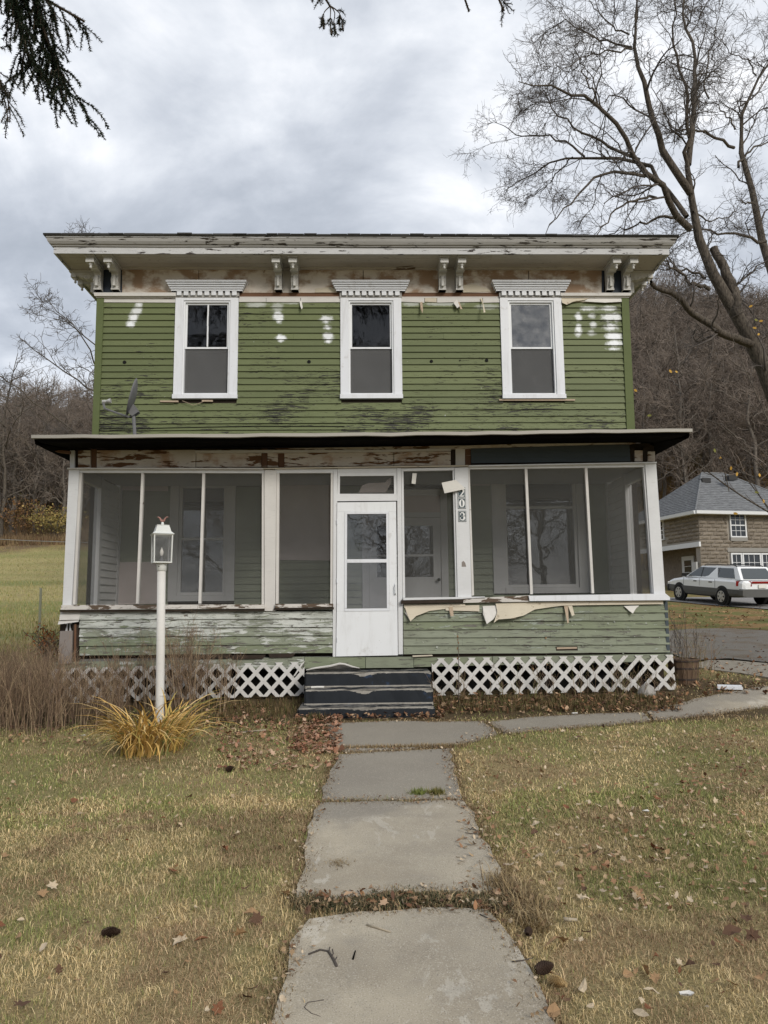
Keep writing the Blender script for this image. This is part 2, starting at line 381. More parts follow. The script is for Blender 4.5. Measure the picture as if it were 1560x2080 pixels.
def mat_steps():
    g = G('worn_black_step_paint'); X, Y, Z = g.xyz()
    c = g.mix(g.noise(5, 4), (.008, .010, .013), (.022, .026, .032))
    blue = g.rng(g.noise(6, 5), .60, .72); c = g.mix(g.math('MULTIPLY', blue, .7), c, (.03, .055, .11))
    wear = g.math('ADD', g.rng(g.noise(2.6, 5, .6, g.map((1, .2, .2))), .50, .70, .0, .040), g.math('MULTIPLY', g.noise(26, 4, .7), .018))
    conc = g.mix(g.noise(30, 4), (.18, .17, .15), (.44, .41, .36))
    tot = None
    for zt in STEPZ:
        d = g.math('SUBTRACT', zt+.006, Z)
        inr = g.math('MULTIPLY', g.math('LESS_THAN', d, g.math('ADD', wear, .014)), g.math('GREATER_THAN', d, -.012))
        tot = inr if tot is None else g.math('MAXIMUM', tot, inr)
    top = g.rng(g.noise(7, 5, .6), .44, .56)
    nrm = g.n('ShaderNodeNewGeometry').outputs['Normal']; nz = g.xyz(nrm)[2]
    isTop = g.math('GREATER_THAN', nz, .6)
    m = g.math('ADD', g.math('MULTIPLY', tot, g.math('SUBTRACT', 1.0, isTop)), g.math('MULTIPLY', isTop, g.math('MULTIPLY', top, .42)))
    return g.fin(g.mix(m, c, conc), .75, g.noise(20, 4), .3, .005)
STEPY = (9.05, 9.33, 9.61)
STEPZ = tuple(on_y(750, py, yy).z for py, yy in zip((1437, 1400, 1365), STEPY))
M['steps'] = mat_steps()
def mat_ground():
    g = G('ground_cover'); X, Y, Z = g.xyz(); fl = g.map((1, 1, 0))
    n = g.noise(.55, 4, .6, fl); f = g.noise(14, 5, .65, fl); f2 = g.noise(60, 3, .6, fl)
    lawn = g.mix(g.rng(n, .40, .62), (.36, .275, .14), (.21, .205, .075))
    lawn = g.mix(g.math('MULTIPLY', f, .8), lawn, (.24, .195, .105)); lawn = g.mix(g.rng(f2, .5, .75, 0, .5), lawn, (.045, .04, .02))
    sx = g.noise(.10, 3, .5, g.map((.25, 2.2, 0))); field = g.mix(g.rng(sx, .38, .62), (.36, .31, .14), (.20, .22, .08))
    field = g.mix(g.rng(g.noise(.5, 5, .6, fl), .5, .75, 0, .7), field, (.25, .195, .10))
    field = g.mix(g.rng(g.noise(5, 4, .6, fl), .48, .7, 0, .75), field, (.15, .15, .06)); field = g.mix(g.rng(g.noise(1.6, 5, .7, g.map((.6, 1.6, 0), (3, 1, 0))), .5, .68, 0, .8), field, (.30, .235, .12)); field = g.mix(g.rng(g.noise(16, 3, .7, fl), .5, .72, 0, .5), field, (.33, .28, .15))
    c = g.mix(g.rng(Y, 12.5, 16), lawn, field)
    rightf = g.mix(g.rng(g.noise(.9, 5, .6, g.map((1, 1.5, 0))), .42, .62), (.145, .145, .05), (.26, .16, .075))
    rightf = g.mix(g.rng(g.noise(9, 3, .6, fl), .55, .7, 0, .6), rightf, (.36, .26, .16))
    c = g.mix(g.math('MULTIPLY', g.rng(X, 3, 7), g.rng(Y, 12, 14)), c, rightf)
    bed = g.math('MULTIPLY', g.rng(g.math('ADD', Y, g.math('MULTIPLY', f, .3)), 8.6, 9.0), g.rng(Y, 11.5, 10.5))
    c = g.mix(g.math('MULTIPLY', bed, .9), c, g.mix(f, (.05, .035, .022), (.12, .085, .05)))
    wood = g.mix(g.rng(g.noise(.35, 6, .7, fl), .35, .65), (.13, .095, .065), (.26, .175, .09))
    wood = g.mix(g.rng(g.noise(.13, 3, .6, fl), .52, .66), wood, (.17, .145, .055))
    edge = g.math('ADD', Y, g.math('MULTIPLY', g.noise(.15, 3, .5, fl), 8))
    c = g.mix(g.rng(edge, 60.5, 63.5), c, wood)
    eR = g.math('MULTIPLY', g.rng(edge, 46, 52), g.rng(X, 8, 16)); c = g.mix(eR, c, wood)
    return g.fin(c, .95, g.math('ADD', f, g.math('MULTIPLY', f2, .5)), .8, .03, .1)
M['ground'] = mat_ground()
def mat_gravel():
    g = G('gravel_drive'); f = g.noise(40, 4, .7); b = g.noise(1.6, 4)
    c = g.mix(f, (.10, .09, .08), (.30, .28, .25)); c = g.mix(g.rng(b, .48, .66, 0, .7), c, (.16, .125, .09))
    c = g.mix(g.rng(g.noise(11, 3), .6, .7, 0, .7), c, (.20, .12, .065))
    return g.fin(c, .95, f, .8, .02, .1)
M['gravel'] = mat_gravel()
M['asphalt'] = plain('worn_asphalt', (.24, .23, .22), .9, .18, 8)
# ---------------------------------------------------------------- terrain
xs = np.concatenate([np.arange(-230, -30, 8), np.arange(-30, -9, 1.5), np.arange(-9, 9, .3), np.arange(9, 30, 1.5), np.arange(30, 231, 8)])
ys = np.concatenate([np.arange(-110, -2, 6), np.arange(-2, 13, .2), np.arange(13, 40, 1), np.arange(40, 130, 3), np.arange(130, 400, 12)])
XX, YY = np.meshgrid(xs, ys); ZZ = hgt(XX, YY)
V = np.stack([XX, YY, ZZ], -1).reshape(-1, 3); nx, ny = len(xs), len(ys)
i0 = (np.arange(ny-1)[:, None]*nx + np.arange(nx-1)[None]).ravel()
me = npmesh('ground', V, np.stack([i0, i0+1, i0+1+nx, i0+nx], 1), k=4); me.polygons.foreach_set('use_smooth', [True]*len(me.polygons))
ground = link('ground', me, M['ground']); tag(ground, kind='structure')
# ---------------------------------------------------------------- walkway slabs
SLABS = []
def slab(parent, pxs, name='slab', off=.022, mat='concrete', world=None, jit=.011):
    pts = [on_g(a, b, off) for a, b in pxs] if world is None else world
    out = []
    for i, p in enumerate(pts):
        q = pts[(i+1) % len(pts)]; n = max(1, int((q-p).length/.14))
        for k in range(n):
            r_ = p.lerp(q, k/n); out.append((r_.x+random.gauss(0, jit), r_.y+random.gauss(0, jit)))
    SLABS.append(np.array(out))
    bm = bmesh.new(); vs = [bm.verts.new((x, y, H(x, y)+off)) for x, y in out]
    f = bm.faces.new(vs); r_ = bmesh.ops.extrude_face_region(bm, geom=[f])
    for v in r_['geom']:
        if isinstance(v, bmesh.types.BMVert): v.co.z -= .09
    bmesh.ops.recalc_face_normals(bm, faces=bm.faces)
    bmesh.ops.triangulate(bm, faces=[f_ for f_ in bm.faces if len(f_.verts) > 4])
    me = bpy.data.meshes.new(name); bm.to_mesh(me); bm.free()
    return link(name, me, M[mat], parent)
walk = empty('walkway', (0, 5, 0)); tag(walk, kind='structure')
slab(walk, [(664, 1469), (800, 1464), (980, 1465), (1012, 1488), (965, 1503), (918, 1514), (800, 1521), (700, 1526), (676, 1508)])
slab(walk, [(692, 1531), (800, 1526), (914, 1520), (922, 1560), (932, 1600), (940, 1621), (790, 1623), (650, 1624), (656, 1600), (673, 1562)])
slab(walk, [(647, 1630), (790, 1627), (942, 1625), (965, 1665), (990, 1715), (1015, 1765), (1032, 1790), (1024, 1806), (900, 1806), (780, 1812), (690, 1826), (599, 1822), (607, 1780), (619, 1715), (635, 1660)])
q = [on_g(a, b, .022) for a, b in [(622, 1868), (720, 1850), (860, 1846), (985, 1846), (1030, 1882), (1062, 1945), (1092, 2010), (1118, 2075)]]
slab(walk, None, world=q+[Vector((.64, 1.6, 0)), Vector((.62, -.6, 0)), Vector((-.46, -.6, 0)), Vector((-.42, 1.8, 0))]+[on_g(a, b, .022) for a, b in [(548, 2075), (575, 1980), (598, 1915)]])
side = empty('side_path', (3, 8.5, .1)); tag(side, kind='structure')
slab(side, [(1022, 1487), (992, 1466), (1070, 1457), (1190, 1450), (1306, 1446), (1322, 1462), (1210, 1472), (1100, 1481)])
slab(side, [(1329, 1462), (1312, 1445), (1380, 1428), (1440, 1414), (1500, 1402), (1560, 1392), (1600, 1385), (1600, 1426), (1560, 1434), (1430, 1450)])
slab(side, [(1610, 1425), (1610, 1383), (1700, 1370), (1760, 1362), (1760, 1400)])
ap = empty('drive_apron', (6, 12, .3)); tag(ap, kind='structure')
slab(ap, [(1395, 1352), (1440, 1340), (1500, 1342), (1600, 1350), (1700, 1352), (1700, 1395), (1600, 1383), (1500, 1366), (1450, 1360)])
dr = MB()
def sheet(name, pxs, off, mat, kind='structure', sub=7):
    pts = [on_g(a, b, off) for a, b in pxs]; bm = bmesh.new()
    f = bm.faces.new([bm.verts.new(p) for p in pts]); bmesh.ops.triangulate(bm, faces=[f])
    for _ in range(4): bmesh.ops.subdivide_edges(bm, edges=[e_ for e_ in bm.edges if e_.calc_length() > 1.2], cuts=1, use_grid_fill=True); bmesh.ops.triangulate(bm, faces=bm.faces)
    for v in bm.verts: v.co.z = H(v.co.x, v.co.y)+off
    bmesh.ops.recalc_face_normals(bm, faces=bm.faces)
    me = bpy.data.meshes.new(name); bm.to_mesh(me); bm.free(); o = link(name, me, M[mat]); tag(o, kind=kind); return o
sheet('gravel_drive', [(1345, 1318), (1352, 1282), (1400, 1277), (1480, 1276), (1560, 1281), (1800, 1290), (1800, 1362), (1560, 1345), (1480, 1337), (1400, 1341)], .035, 'gravel')
sheet('neighbour_drive', [(1345, 1219), (1345, 1214), (1460, 1212), (1700, 1215), (1700, 1249), (1560, 1237), (1450, 1229)], .03, 'asphalt')
M['doorglass'] = mat_glass('storm_door_glass', .75, 1.9, .05)
M['numblue'] = plain('number_plate_slate', (.045, .07, .08), .5, .15); M['numwhite'] = plain('number_white', (.75, .75, .74), .5, .05)
M['dishgrey'] = plain('dish_grey', (.16, .16, .165), .5, .2); M['dishlight'] = plain('feed_horn_plastic', (.45, .45, .44), .5, .1)
def mat_bark(name, a, b, sc=1.0):
    g = G(name); n = g.noise(5*sc, 6, .65, g.map((6, 6, 1.2))); return g.fin(g.mix(g.rng(n, .3, .7), a, b), .95, n, .8, .02, .1)
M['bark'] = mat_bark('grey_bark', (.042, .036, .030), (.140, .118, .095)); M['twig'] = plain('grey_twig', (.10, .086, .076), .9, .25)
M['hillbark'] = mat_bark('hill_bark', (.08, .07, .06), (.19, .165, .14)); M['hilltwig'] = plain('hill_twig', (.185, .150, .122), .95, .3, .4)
M['sprucebark'] = mat_bark('spruce_bark', (.04, .03, .022), (.11, .085, .065)); M['needle'] = plain('spruce_needle', (.012, .024, .010), .7, .4, 2)
def mat_attr(name, rough=.85):
    g = G(name); return g.fin(g.attr('col'), rough, None, spec=.15)
M['vcol'] = mat_attr('plant_colour')
M['yellowleaf'] = plain('yellow_leaf', (.48, .28, .05), .7, .25, 20); M['oliveleaf'] = plain('olive_leaf', (.20, .20, .05), .7, .25, 20)
M['postpvc'] = peel('lamp_post_white', (.66, .64, .60), (.30, .26, .22), .07, (6, 6, 4)); M['lampmetal'] = peel('lamp_white_metal', (.66, .67, .64), (.35, .30, .22), .10, (9, 9, 9)); M['copper'] = plain('pinkish_finial', (.32, .17, .14), .5, .2)
M['lampglass'] = mat_glass('lantern_glass', .86, 1.45, .22); M['bulb'] = plain('frosted_bulb', (.75, .73, .68), .3, .05)
M['block'] = None
def mat_block():
    g = G('rock_face_block'); n = g.noise(7, 5, .65); c = g.mix(g.rand(), (.235, .20, .16), (.33, .285, .23)); return g.fin(g.mix(g.rng(n, .3, .7, 0, .6), c, (.15, .125, .10)), .95, n, 1.0, .03, .1)
M['block'] = mat_block(); M['mortar'] = plain('mortar', (.30, .27, .23), .95, .15, 12); M['nlintel'] = plain('concrete_lintel', (.26, .25, .23), .9, .12)
M['nwhite'] = plain('white_house_trim', (.68, .69, .70), .5, .05); M['nglass'] = None
def mat_dglass():
    g = G('dark_window_glass'); b = g.fin((.02, .024, .03), .06, g.noise(2, 2), .06, .02, .6); return b
M['nglass'] = mat_dglass()
def mat_nroof():
    g = G('grey_asphalt_shingle'); n = g.noise(3, 5, .7, g.map((1.2, 1.2, 9))); return g.fin(g.mix(g.rng(n, .3, .7), (.105, .108, .112), (.235, .24, .245)), .95, n, .6, .02, .1)
M['nroof'] = mat_nroof()
def mat_car():
    g = G('white_car_paint'); b = g.n('ShaderNodeBsdfPrincipled'); g.put(b.inputs['Base Color'], g.mix(g.noise(1.5, 3), (.80, .81, .82), (.86, .87, .88))); b.inputs['Roughness'].default_value = .25; b.inputs['Coat Weight'].default_value = .6; g.t.links.new(b.outputs[0], g.out.inputs[0]); return g.m
M['carpaint'] = mat_car(); M['cladding'] = plain('grey_cladding', (.10, .10, .095), .55, .1); M['tyre'] = plain('tyre_rubber', (.014, .014, .014), .85, .3); M['rim'] = plain('alloy_rim', (.50, .49, .47), .35, .1, 6, .5, .3); M['taillamp'] = plain('tail_lamp_red', (.22, .012, .010), .2, .1); M['carglass'] = plain('car_glass', (.035, .045, .05), .05, .05, 2, .8); M['black'] = plain('black_plastic', (.012, .012, .012), .5, .2)
M['barrel'] = peel('barrel_stave_wood', (.13, .085, .055), (.07, .045, .03), .3, (14, 14, 3)); M['hoop'] = plain('rusty_hoop', (.05, .035, .028), .7, .4, 15); M['soil'] = plain('potting_soil', (.03, .022, .015), .95, .4, 20)
M['stake'] = plain('grey_green_stake', (.27, .27, .20), .9, .15); M['utility'] = plain('utility_wire', (.30, .29, .27), .6, .1)
M['cone'] = plain('brown_cone_scale', (.040, .022, .013), .7, .4, 60); M['conepale'] = plain('pale_cone_core', (.52, .38, .19), .8, .2, 60); M['greytwig'] = plain('grey_stick', (.085, .072, .062), .9, .3, 30); M['palestick'] = plain('pale_stick', (.40, .34, .25), .85, .25, 30)
LEAFC = {'tan': (.33, .205, .105), 'russet': (.20, .085, .04), 'pale': (.52, .42, .29), 'brown': (.11, .06, .035)}
for k_, c_ in LEAFC.items(): M['leaf_'+k_] = plain('leaf_'+k_, c_, .8, .3, 30)
M['stone'] = plain('pale_stone', (.36, .34, .31), .9, .2, 8)
# ================================================================= THE HOUSE
house = empty('clapboard_house', (0, 14, .4)); HOUSE = house
tag(house, 'two storey green clapboard house with peeling paint and a white screened front porch', 'house')
UY, PY = 12.0, 10.0
XL, XR = -4.50, 4.52
def U(px, py): p = on_y(px, py, UY); return p.x, p.z
def hp(name, mat, pxs, y0, y1, parent=None):     # prism from photo outline on plane y0, thickness to y1
    return MB().pprism(pxs, y0, y1).build(name, M[mat], parent or house)
def curl(o, k=.45):       # bend a hanging scrap away from the wall toward its lower edge, with a ripple
    me = o.data; zs_ = [v.co.z for v in me.vertices]; zt = max(zs_)
    for v in me.vertices: d = zt-v.co.z; v.co.y -= k*d+.8*d*d+random.uniform(0, .012)*(d > .01); v.co.x += random.uniform(-.006, .006)
    return o
def hbox(name, mat, *b, parent=None): return MB().box(*b).build(name, M[mat], parent or house)
_bc = {}
def clap(name, mat, xa, xb, za, zb, expo, Y, parent=None, thick=.032, seg=.5, jit=.0014, side=0, lap=.016):
    """one lapped board; za/zb height of its lower edge at each end; side=+-1 turns it to run along Y (xa..xb = Y)"""
    n = max(1, int(abs(xb-xa)/seg)); v = []; f = []
    dz = random.gauss(0, jit); dy = random.gauss(0, .0012)
    for i in range(n+1):
        t = i/n; x = xa+(xb-xa)*t; z = za+(zb-za)*t + dz + random.gauss(0, jit*.6); y = dy+random.gauss(0, .0008)
        for yy, zz in ((-thick+y, z), (-thick+.005+y, z-.0), (-.0015, z+.014), (-.0005, z+expo+lap), (-.0065+y*.3, z+expo+lap)):
            if side == 0: v.append((x, Y+yy, zz))
            else: v.append((Y-side*yy*-1, x, zz) if side > 0 else (Y-yy*-1*side, x, zz))
    k = 5
    for i in range(n):
        for j in range(k):
            j2 = (j+1) % k; f.append((i*k+j, i*k+j2, (i+1)*k+j2, (i+1)*k+j))
    f.append(tuple(range(k))[::-1]); f.append(tuple(n*k+j for j in range(k)))
    me = bpy.data.meshes.new(name); me.from_pydata(v, [], f)
    bm = bmesh.new(); bm.from_mesh(me); bmesh.ops.recalc_face_normals(bm, faces=bm.faces); bm.to_mesh(me); bm.free()
    return link(name, me, M[mat], parent or house)
# ---- windows upstairs: photo outlines
UWIN = [dict(cx=(355.5+484)/2, l=355.5, r=484, muntin=True), dict(cx=(691.8+816)/2, l=691.8, r=816), dict(cx=(1017.5+1143)/2, l=1017.5, r=1143)]
for w_ in UWIN:
    w_['x0'] = U(w_['l'], 710)[0]; w_['x1'] = U(w_['r'], 710)[0]
    w_['z0'] = U(w_['cx'], 811.5)[1]; w_['z1'] = U(w_['cx'], 606)[1]; w_['zm'] = U(w_['cx'], 706)[1]
# ---- wall shell
zs, zt = .55, 7.18
sh = MB(); op = [(w_['x0']+.12, w_['x1']-.12, w_['z0']+.1, w_['z1']-.05) for w_ in UWIN]
LW = (on_y(345, 1100, UY).x, on_y(478, 1100, UY).x, on_y(410, 1221, UY).z, on_y(410, 972, UY).z)
RW = (on_y(1000, 1100, UY).x, on_y(1196, 1100, UY).x, on_y(1090, 1205, UY).z, on_y(1090, 953, UY).z)
DW = (-.06, on_y(909, 1100, UY).x, .86, 3.38)
op += [(LW[0]+.13, LW[1]-.13, LW[2]+.1, LW[3]-.1), (RW[0]+.15, RW[1]-.15, RW[2]+.1, RW[3]-.12)]
xsx = sorted({XL+.02, XR-.02}|{o[0] for o in op}|{o[1] for o in op}); zsz = sorted({zs, zt}|{o[2] for o in op}|{o[3] for o in op})
for a in range(len(xsx)-1):
    for b in range(len(zsz)-1):
        mx_, mz_ = (xsx[a]+xsx[a+1])/2, (zsz[b]+zsz[b+1])/2
        if any(o[0] < mx_ < o[1] and o[2] < mz_ < o[3] for o in op): continue
        sh.box(xsx[a], xsx[a+1], UY+.001, UY+.14, zsz[b], zsz[b+1])
sh.build('front_wall', M['rot'], house)
hbox('side_wall', 'corner_green', XL, XL+.14, UY+.145, 20, zs, zt)
hbox('side_wall', 'corner_green', XR-.14, XR, UY+.145, 20, zs, zt)
hbox('back_wall', 'corner_green', XL, XR, 20.005, 20.14, zs, zt)
hbox('room_ceiling', 'interior', XL+.15, XR-.15, UY+.15, 19.99, 7.0, 7.1)
hbox('upper_floor', 'interior', XL+.15, XR-.15, UY+.15, 19.99, 3.75, 3.95)
hbox('ground_floor', 'interior', XL+.15, XR-.15, UY+.15, 19.99, .6, .8)
hbox('partition', 'interior', XL+.15, XR-.15, 15.6, 15.7, .81, 6.99)
hbox('foundation', 'rot', XL+.03, XR-.03, UY+.02, 19.98, .0, .549)
# ---- corner boards
hp('corner_board', 'corner_green', [(196.4, 604), (211, 604), (200, 884), (186.6, 884)], UY-.045, UY)
hp('corner_board', 'corner_green', [(1262.5, 604), (1277.2, 604), (1290.6, 882), (1274, 882)], UY-.045, UY)
# ---- upper clapboards
zbot = U(780, 895)[1]; expo = .1112; ztop = U(780, 613)[1]
cbl, cbr = U(204, 750)[0]+.015, U(1269, 750)[0]-.015
k = 0; z = ztop - expo
while z > zbot - expo:
    segs = [(cbl, cbr)]
    for w_ in UWIN:
        if z+expo > w_['z0']+.005:
            ns = []
            for a, b in segs:
                if w_['x0'] > a and w_['x1'] < b: ns += [(a, w_['x0']+.01), (w_['x1']-.01, b)]
                else: ns.append((a, b))
            segs = ns
    for a, b in segs:
        if b-a > 4 or (b-a > 1.5 and random.random() < .2):
            cuts = sorted([a+(b-a)*(random.uniform(.2, .42) if b-a > 4 else random.uniform(.3, .7))] + ([a+(b-a)*random.uniform(.55, .8)] if b-a > 4 else []))
            pts = [a]+cuts+[b]
        else: pts = [a, b]
        for p0, p1 in zip(pts[:-1], pts[1:]): clap('clapboard', 'green', p0+.0012, p1-.0012, z, z, expo, UY)
    z -= expo; k += 1
# ---- strip and moulding under the frieze
for xa, xb, m_ in ((211, 357, 'oldwhite'), (485.5, 540, 'oldwhite'), (541, 610, 'oldwhite'), (611, 691, 'oldwhite'), (815, 862, 'oldwhite'), (863, 887, 'cream_old'), (888, 980, 'oldwhite'), (981, 1015, 'oldwhite'), (1139, 1200, 'cream_old'), (1201, 1262, 'oldwhite')):
    hp('frieze_strip', m_, [(xa, 605), (xb, 605), (xb, 612.5+random.uniform(0, 2.5)), (xa, 612.5+random.uniform(0, 2.5))], UY-.030, UY)
hp('bed_moulding', 'oldwhite', [(190, 594), (357, 594), (357, 601), (192, 601)], UY-.09, UY)
hp('bed_moulding', 'oldwhite', [(193, 601.3), (357, 601.3), (357, 604.8), (195, 604.8)], UY-.055, UY)
hp('bed_moulding', 'oldwhite', [(1139, 594.5), (1283, 594.5), (1281, 600.5), (1139, 600.5)], UY-.09, UY)
hp('bed_moulding', 'oldwhite', [(1139, 600.8), (1279, 600.8), (1278, 604.8), (1139, 604.8)], UY-.055, UY)
for xa, xb in ((485.5, 691), (815, 1015)):
    hp('bare_strip', 'rawbrown', [(xa, 595), (xb, 594), (xb, 604.8), (xa, 604.8)], UY-.012, UY)
    hp('nail_strip', 'oldwhite', [(xa, 602.6), (xb, 602.4), (xb, 604.6), (xa, 604.8)], UY-.022, UY-.0125)
# ---- frieze boards
for xa, xb in ((248, 403), (404, 560), (607, 737), (738.5, 890), (941, 1073), (1074.5, 1222)):
    hp('frieze_board', 'frieze', [(xa, 546), (xb, 546), (xb, 594.5), (xa, 594.5)], UY-.024+random.uniform(0, .004), UY)
for xa, xb, m_ in ((211, 231, 'navy'), (244.5, 248, 'navy'), (574, 594, 'soffit'), (904.5, 924.5, 'soffit'), (1222, 1226.5, 'navy'), (1242, 1262, 'navy'), (191, 212, 'navy'), (1261, 1281, 'navy')):
    hp('bracket_panel', m_, [(xa, 546), (xb, 546), (xb, 594.5), (xa, 594.5)], UY-.015, UY)
hp('crown_strip', 'soffit', [(193, 540), (1280, 543), (1280, 547.5), (193, 545.5)], UY-.06, UY)
hp('torn_patch', 'paper', [(640, 586), (672, 583), (690, 592), (690, 594), (640, 594)], UY-.031, UY-.026)
hp('torn_patch', 'paper', [(941, 579), (962, 577), (996, 588), (996, 592), (941, 594)], UY-.031, UY-.026)
for pts, m_ in (([(609, 612), (612, 611), (616, 626), (613.5, 631), (610.5, 622)], 'paperwhite'), ([(853, 614), (858, 613), (859, 632), (857, 641), (854.5, 630)], 'tanwood'),
        ([(921, 616), (928, 609), (933, 624), (928, 629)], 'paperwhite'), ([(930, 613), (933, 613), (938, 631), (934, 630)], 'tanwood'), ([(976, 606), (979, 606), (983, 641), (980, 642), (981, 626)], 'paper'),
        ([(1140, 605), (1200, 605), (1186, 610), (1163, 614), (1150, 621), (1141, 617)], 'paper'), ([(1196, 606), (1262, 606), (1262, 614), (1228, 616), (1186, 613)], 'paperwhite')):
    curl(hp('torn_strip', m_, pts, UY-.040, UY-.036), .2)
for px_, py_, r_ in ((254, 737, .030), (628, 736, .030), (876, 735, .027), (988, 733, .027), (934, 733, .012)):
    x_, z_ = U(px_, py_); MB().lathe([(r_, 0), (r_, .012), (r_*.8, .013)], (x_, UY-.0335, z_), 14, 'y').build('drilled_hole', M['dark'], house)
# ---- soffit, fascia, roof
SZ = 7.20; EX, EY = .50, .60
ex0, ex1, ey = XL-EX, XR+EX, UY-EY
for a, b in ((ey+.004, ey+.2), (ey+.204, ey+.4), (ey+.404, UY+.1)):
    hbox('soffit_board', 'soffit', ex0+.01, -1.2, a, b, SZ+random.uniform(0, .004), SZ+.03)
    hbox('soffit_board', 'soffit', -1.197, 2.1, a, b, SZ+random.uniform(0, .004), SZ+.03)
    hbox('soffit_board', 'soffit', 2.103, ex1-.01, a, b, SZ+random.uniform(0, .004), SZ+.03)
for xa, xb in ((ex0+.01, XL+.1), (XR-.1, ex1-.01)): hbox('soffit_board', 'soffit', xa, xb, UY+.104, 20.6, SZ, SZ+.03)
hbox('soffit_board', 'soffit', ex0+.01, ex1-.01, 20.13, 20.6, SZ, SZ+.03)
def loop_trim(name, mat, prof):
    """profile (outset, z) swept round the eaves, mitred"""
    cs = [(ex0, ey, -1, -1), (ex1, ey, 1, -1), (ex1, 20.6, 1, 1), (ex0, 20.6, -1, 1)]
    for i in range(4):
        a, b = cs[i], cs[(i+1) % 4]; m = MB(); n = len(prof); cuts = 1 if i else 6
        for t in [j/cuts for j in range(cuts+1)]:
            for o, z_ in prof:
                pa = (a[0]+a[2]*o, a[1]+a[3]*o); pb = (b[0]+b[2]*o, b[1]+b[3]*o)
                wob = random.gauss(0, .003) if 0 < t < 1 else 0
                m.v.append((pa[0]+(pb[0]-pa[0])*t, pa[1]+(pb[1]-pa[1])*t, z_+wob))
        for c_ in range(cuts):
            for j in range(n): j2 = (j+1) % n; m.face((c_*n+j, c_*n+j2, (c_+1)*n+j2, (c_+1)*n+j))
        m.face(range(n)); m.face([cuts*n+j for j in range(n)]); m.build(name, M[mat], house)
loop_trim('fascia', 'fascia', [(-.03, SZ-.025), (0, SZ-.025), (0, SZ+.085), (-.03, SZ+.085)])
loop_trim('crown_moulding', 'crown', [(-.03, SZ+.088), (.022, SZ+.088), (.026, SZ+.105), (.05, SZ+.115), (.075, SZ+.15), (.085, SZ+.185), (.085, SZ+.20), (-.03, SZ+.20)])
loop_trim('crown_fillet', 'fascia', [(-.03, SZ+.202), (.095, SZ+.202), (.097, SZ+.225), (-.03, SZ+.225)])
rf = MB(); rz0 = SZ+.228; a0, a1, b0, b1 = ex0-.125, ex1+.125, ey-.125, 20.725
rp_ = [(a0, b0, rz0), (a1, b0, rz0), (a1, b1, rz0), (a0, b1, rz0), (-.6, 16, rz0+1.0), (.6, 16, rz0+1.0)]
for f_ in ((0, 1, 5, 4), (1, 2, 5), (2, 3, 4, 5), (3, 0, 4)): rf.poly([rp_[i] for i in f_])
rf.prism([rp_[0], rp_[1], rp_[2], rp_[3]], (0, 0, .012)); rf.build('roof', M['roofing'], house, fix=False)
x = a0
while x < a1:      # ragged shingle tabs along the front eave
    wd = random.uniform(.18, .34); y0_ = b0-random.uniform(.0, .02)
    MB().box(x, min(x+wd-.006, a1), y0_, b0+.25, rz0+.013, rz0+.022+random.uniform(0, .010)).build('shingle', M['roofing'], house); x += wd
# ---- eave brackets (scroll profile, sub-parts: cap, drop)
BZ0 = U(600, 594.5)[1]
def bracket(x, yb, rot):
    """scroll bracket against the wall at (x,yb); rot 0 faces the street, +-1 faces sideways"""
    h = SZ-BZ0; pr = .46
    P0 = [(0, 0), (.085, 0), (.10, .03), (.092, .06), (.105, .09), (.13, .15), (.125, .20), (.105, .24), (.12, .275), (.17, .285), (.21, .27), (.25, .275), (.27, .30), (.31, .295), (.345, .32), (.40, .325), (.405, .345), (pr, .35), (pr, h-.035), (0, h-.035)]
    W = .058
    def T(d, s_, z_):    # d: out from wall, s_: along wall
        if rot == 0: return (x+s_, yb-d, BZ0+z_)
        return (x+rot*d, yb+s_, BZ0+z_)
    m = MB(); m.prism([T(d, -W, z_) for d, z_ in P0], Vector(T(0, W, 0))-Vector(T(0, -W, 0)))
    b_ = m.build('bracket', M['bracket'], house)
    def bx(name, d0, d1, s0, s1, z0, z1): 
        MB().hexa([T(d0, s0, z0), T(d1, s0, z0), T(d1, s1, z0), T(d0, s1, z0), T(d0, s0, z1), T(d1, s0, z1), T(d1, s1, z1), T(d0, s1, z1)]).build(name, M['bracket'], b_)
    bx('bracket_cap', -.0, pr+.045, -W-.022, W+.022, h-.034, h-.003)
    bx('bracket_block', .39, pr+.018, -W-.008, W+.008, h-.12, h-.05)
    bx('bracket_foot', .0, .10, -W-.006, W+.006, -.0, .022)
    bx('bracket_rib', .10, .152, -.02, .02, .05, .23)
    dm = MB(); c = T(.42, 0, .24)
    dm.lathe([(.012, .085), (.03, .07), (.036, .045), (.022, .03), (.014, .02), (.022, .004), (.02, -.012), (.006, -.026)][::-1], (c[0], c[1], c[2]), 10); dm.build('turned_drop', M['bracket'], b_, smooth=True)
    for sgn in (-1, 1):   # carved spiral on each cheek
        pts = []
        for i in range(22):
            t = i/21*4.2*math.pi/2; rr = .085*(1-i/26); d_ = .20+rr*math.cos(t+.4); z_ = .325+rr*.75*math.sin(t+.4)-.02
            pts.append(T(min(d_, pr-.02), sgn*(W+.001), min(z_, h-.06)))
        MB().tube(pts, .009, 4).build('carved_scroll', M['bracket'], b_)
    return b_
for px_, py_ in ((203, 593), (238, 593), (567, 594), (600, 594), (897.5, 595), (932, 595), (1235.5, 593), (1269, 593)):
    bracket(U(px_, py_)[0], UY-.026, 0)
for dy_ in (.12, .42, 3.2, 3.5, 7.4, 7.7): bracket(XL-.002, UY+dy_, -1); bracket(XR+.002, UY+dy_, 1)
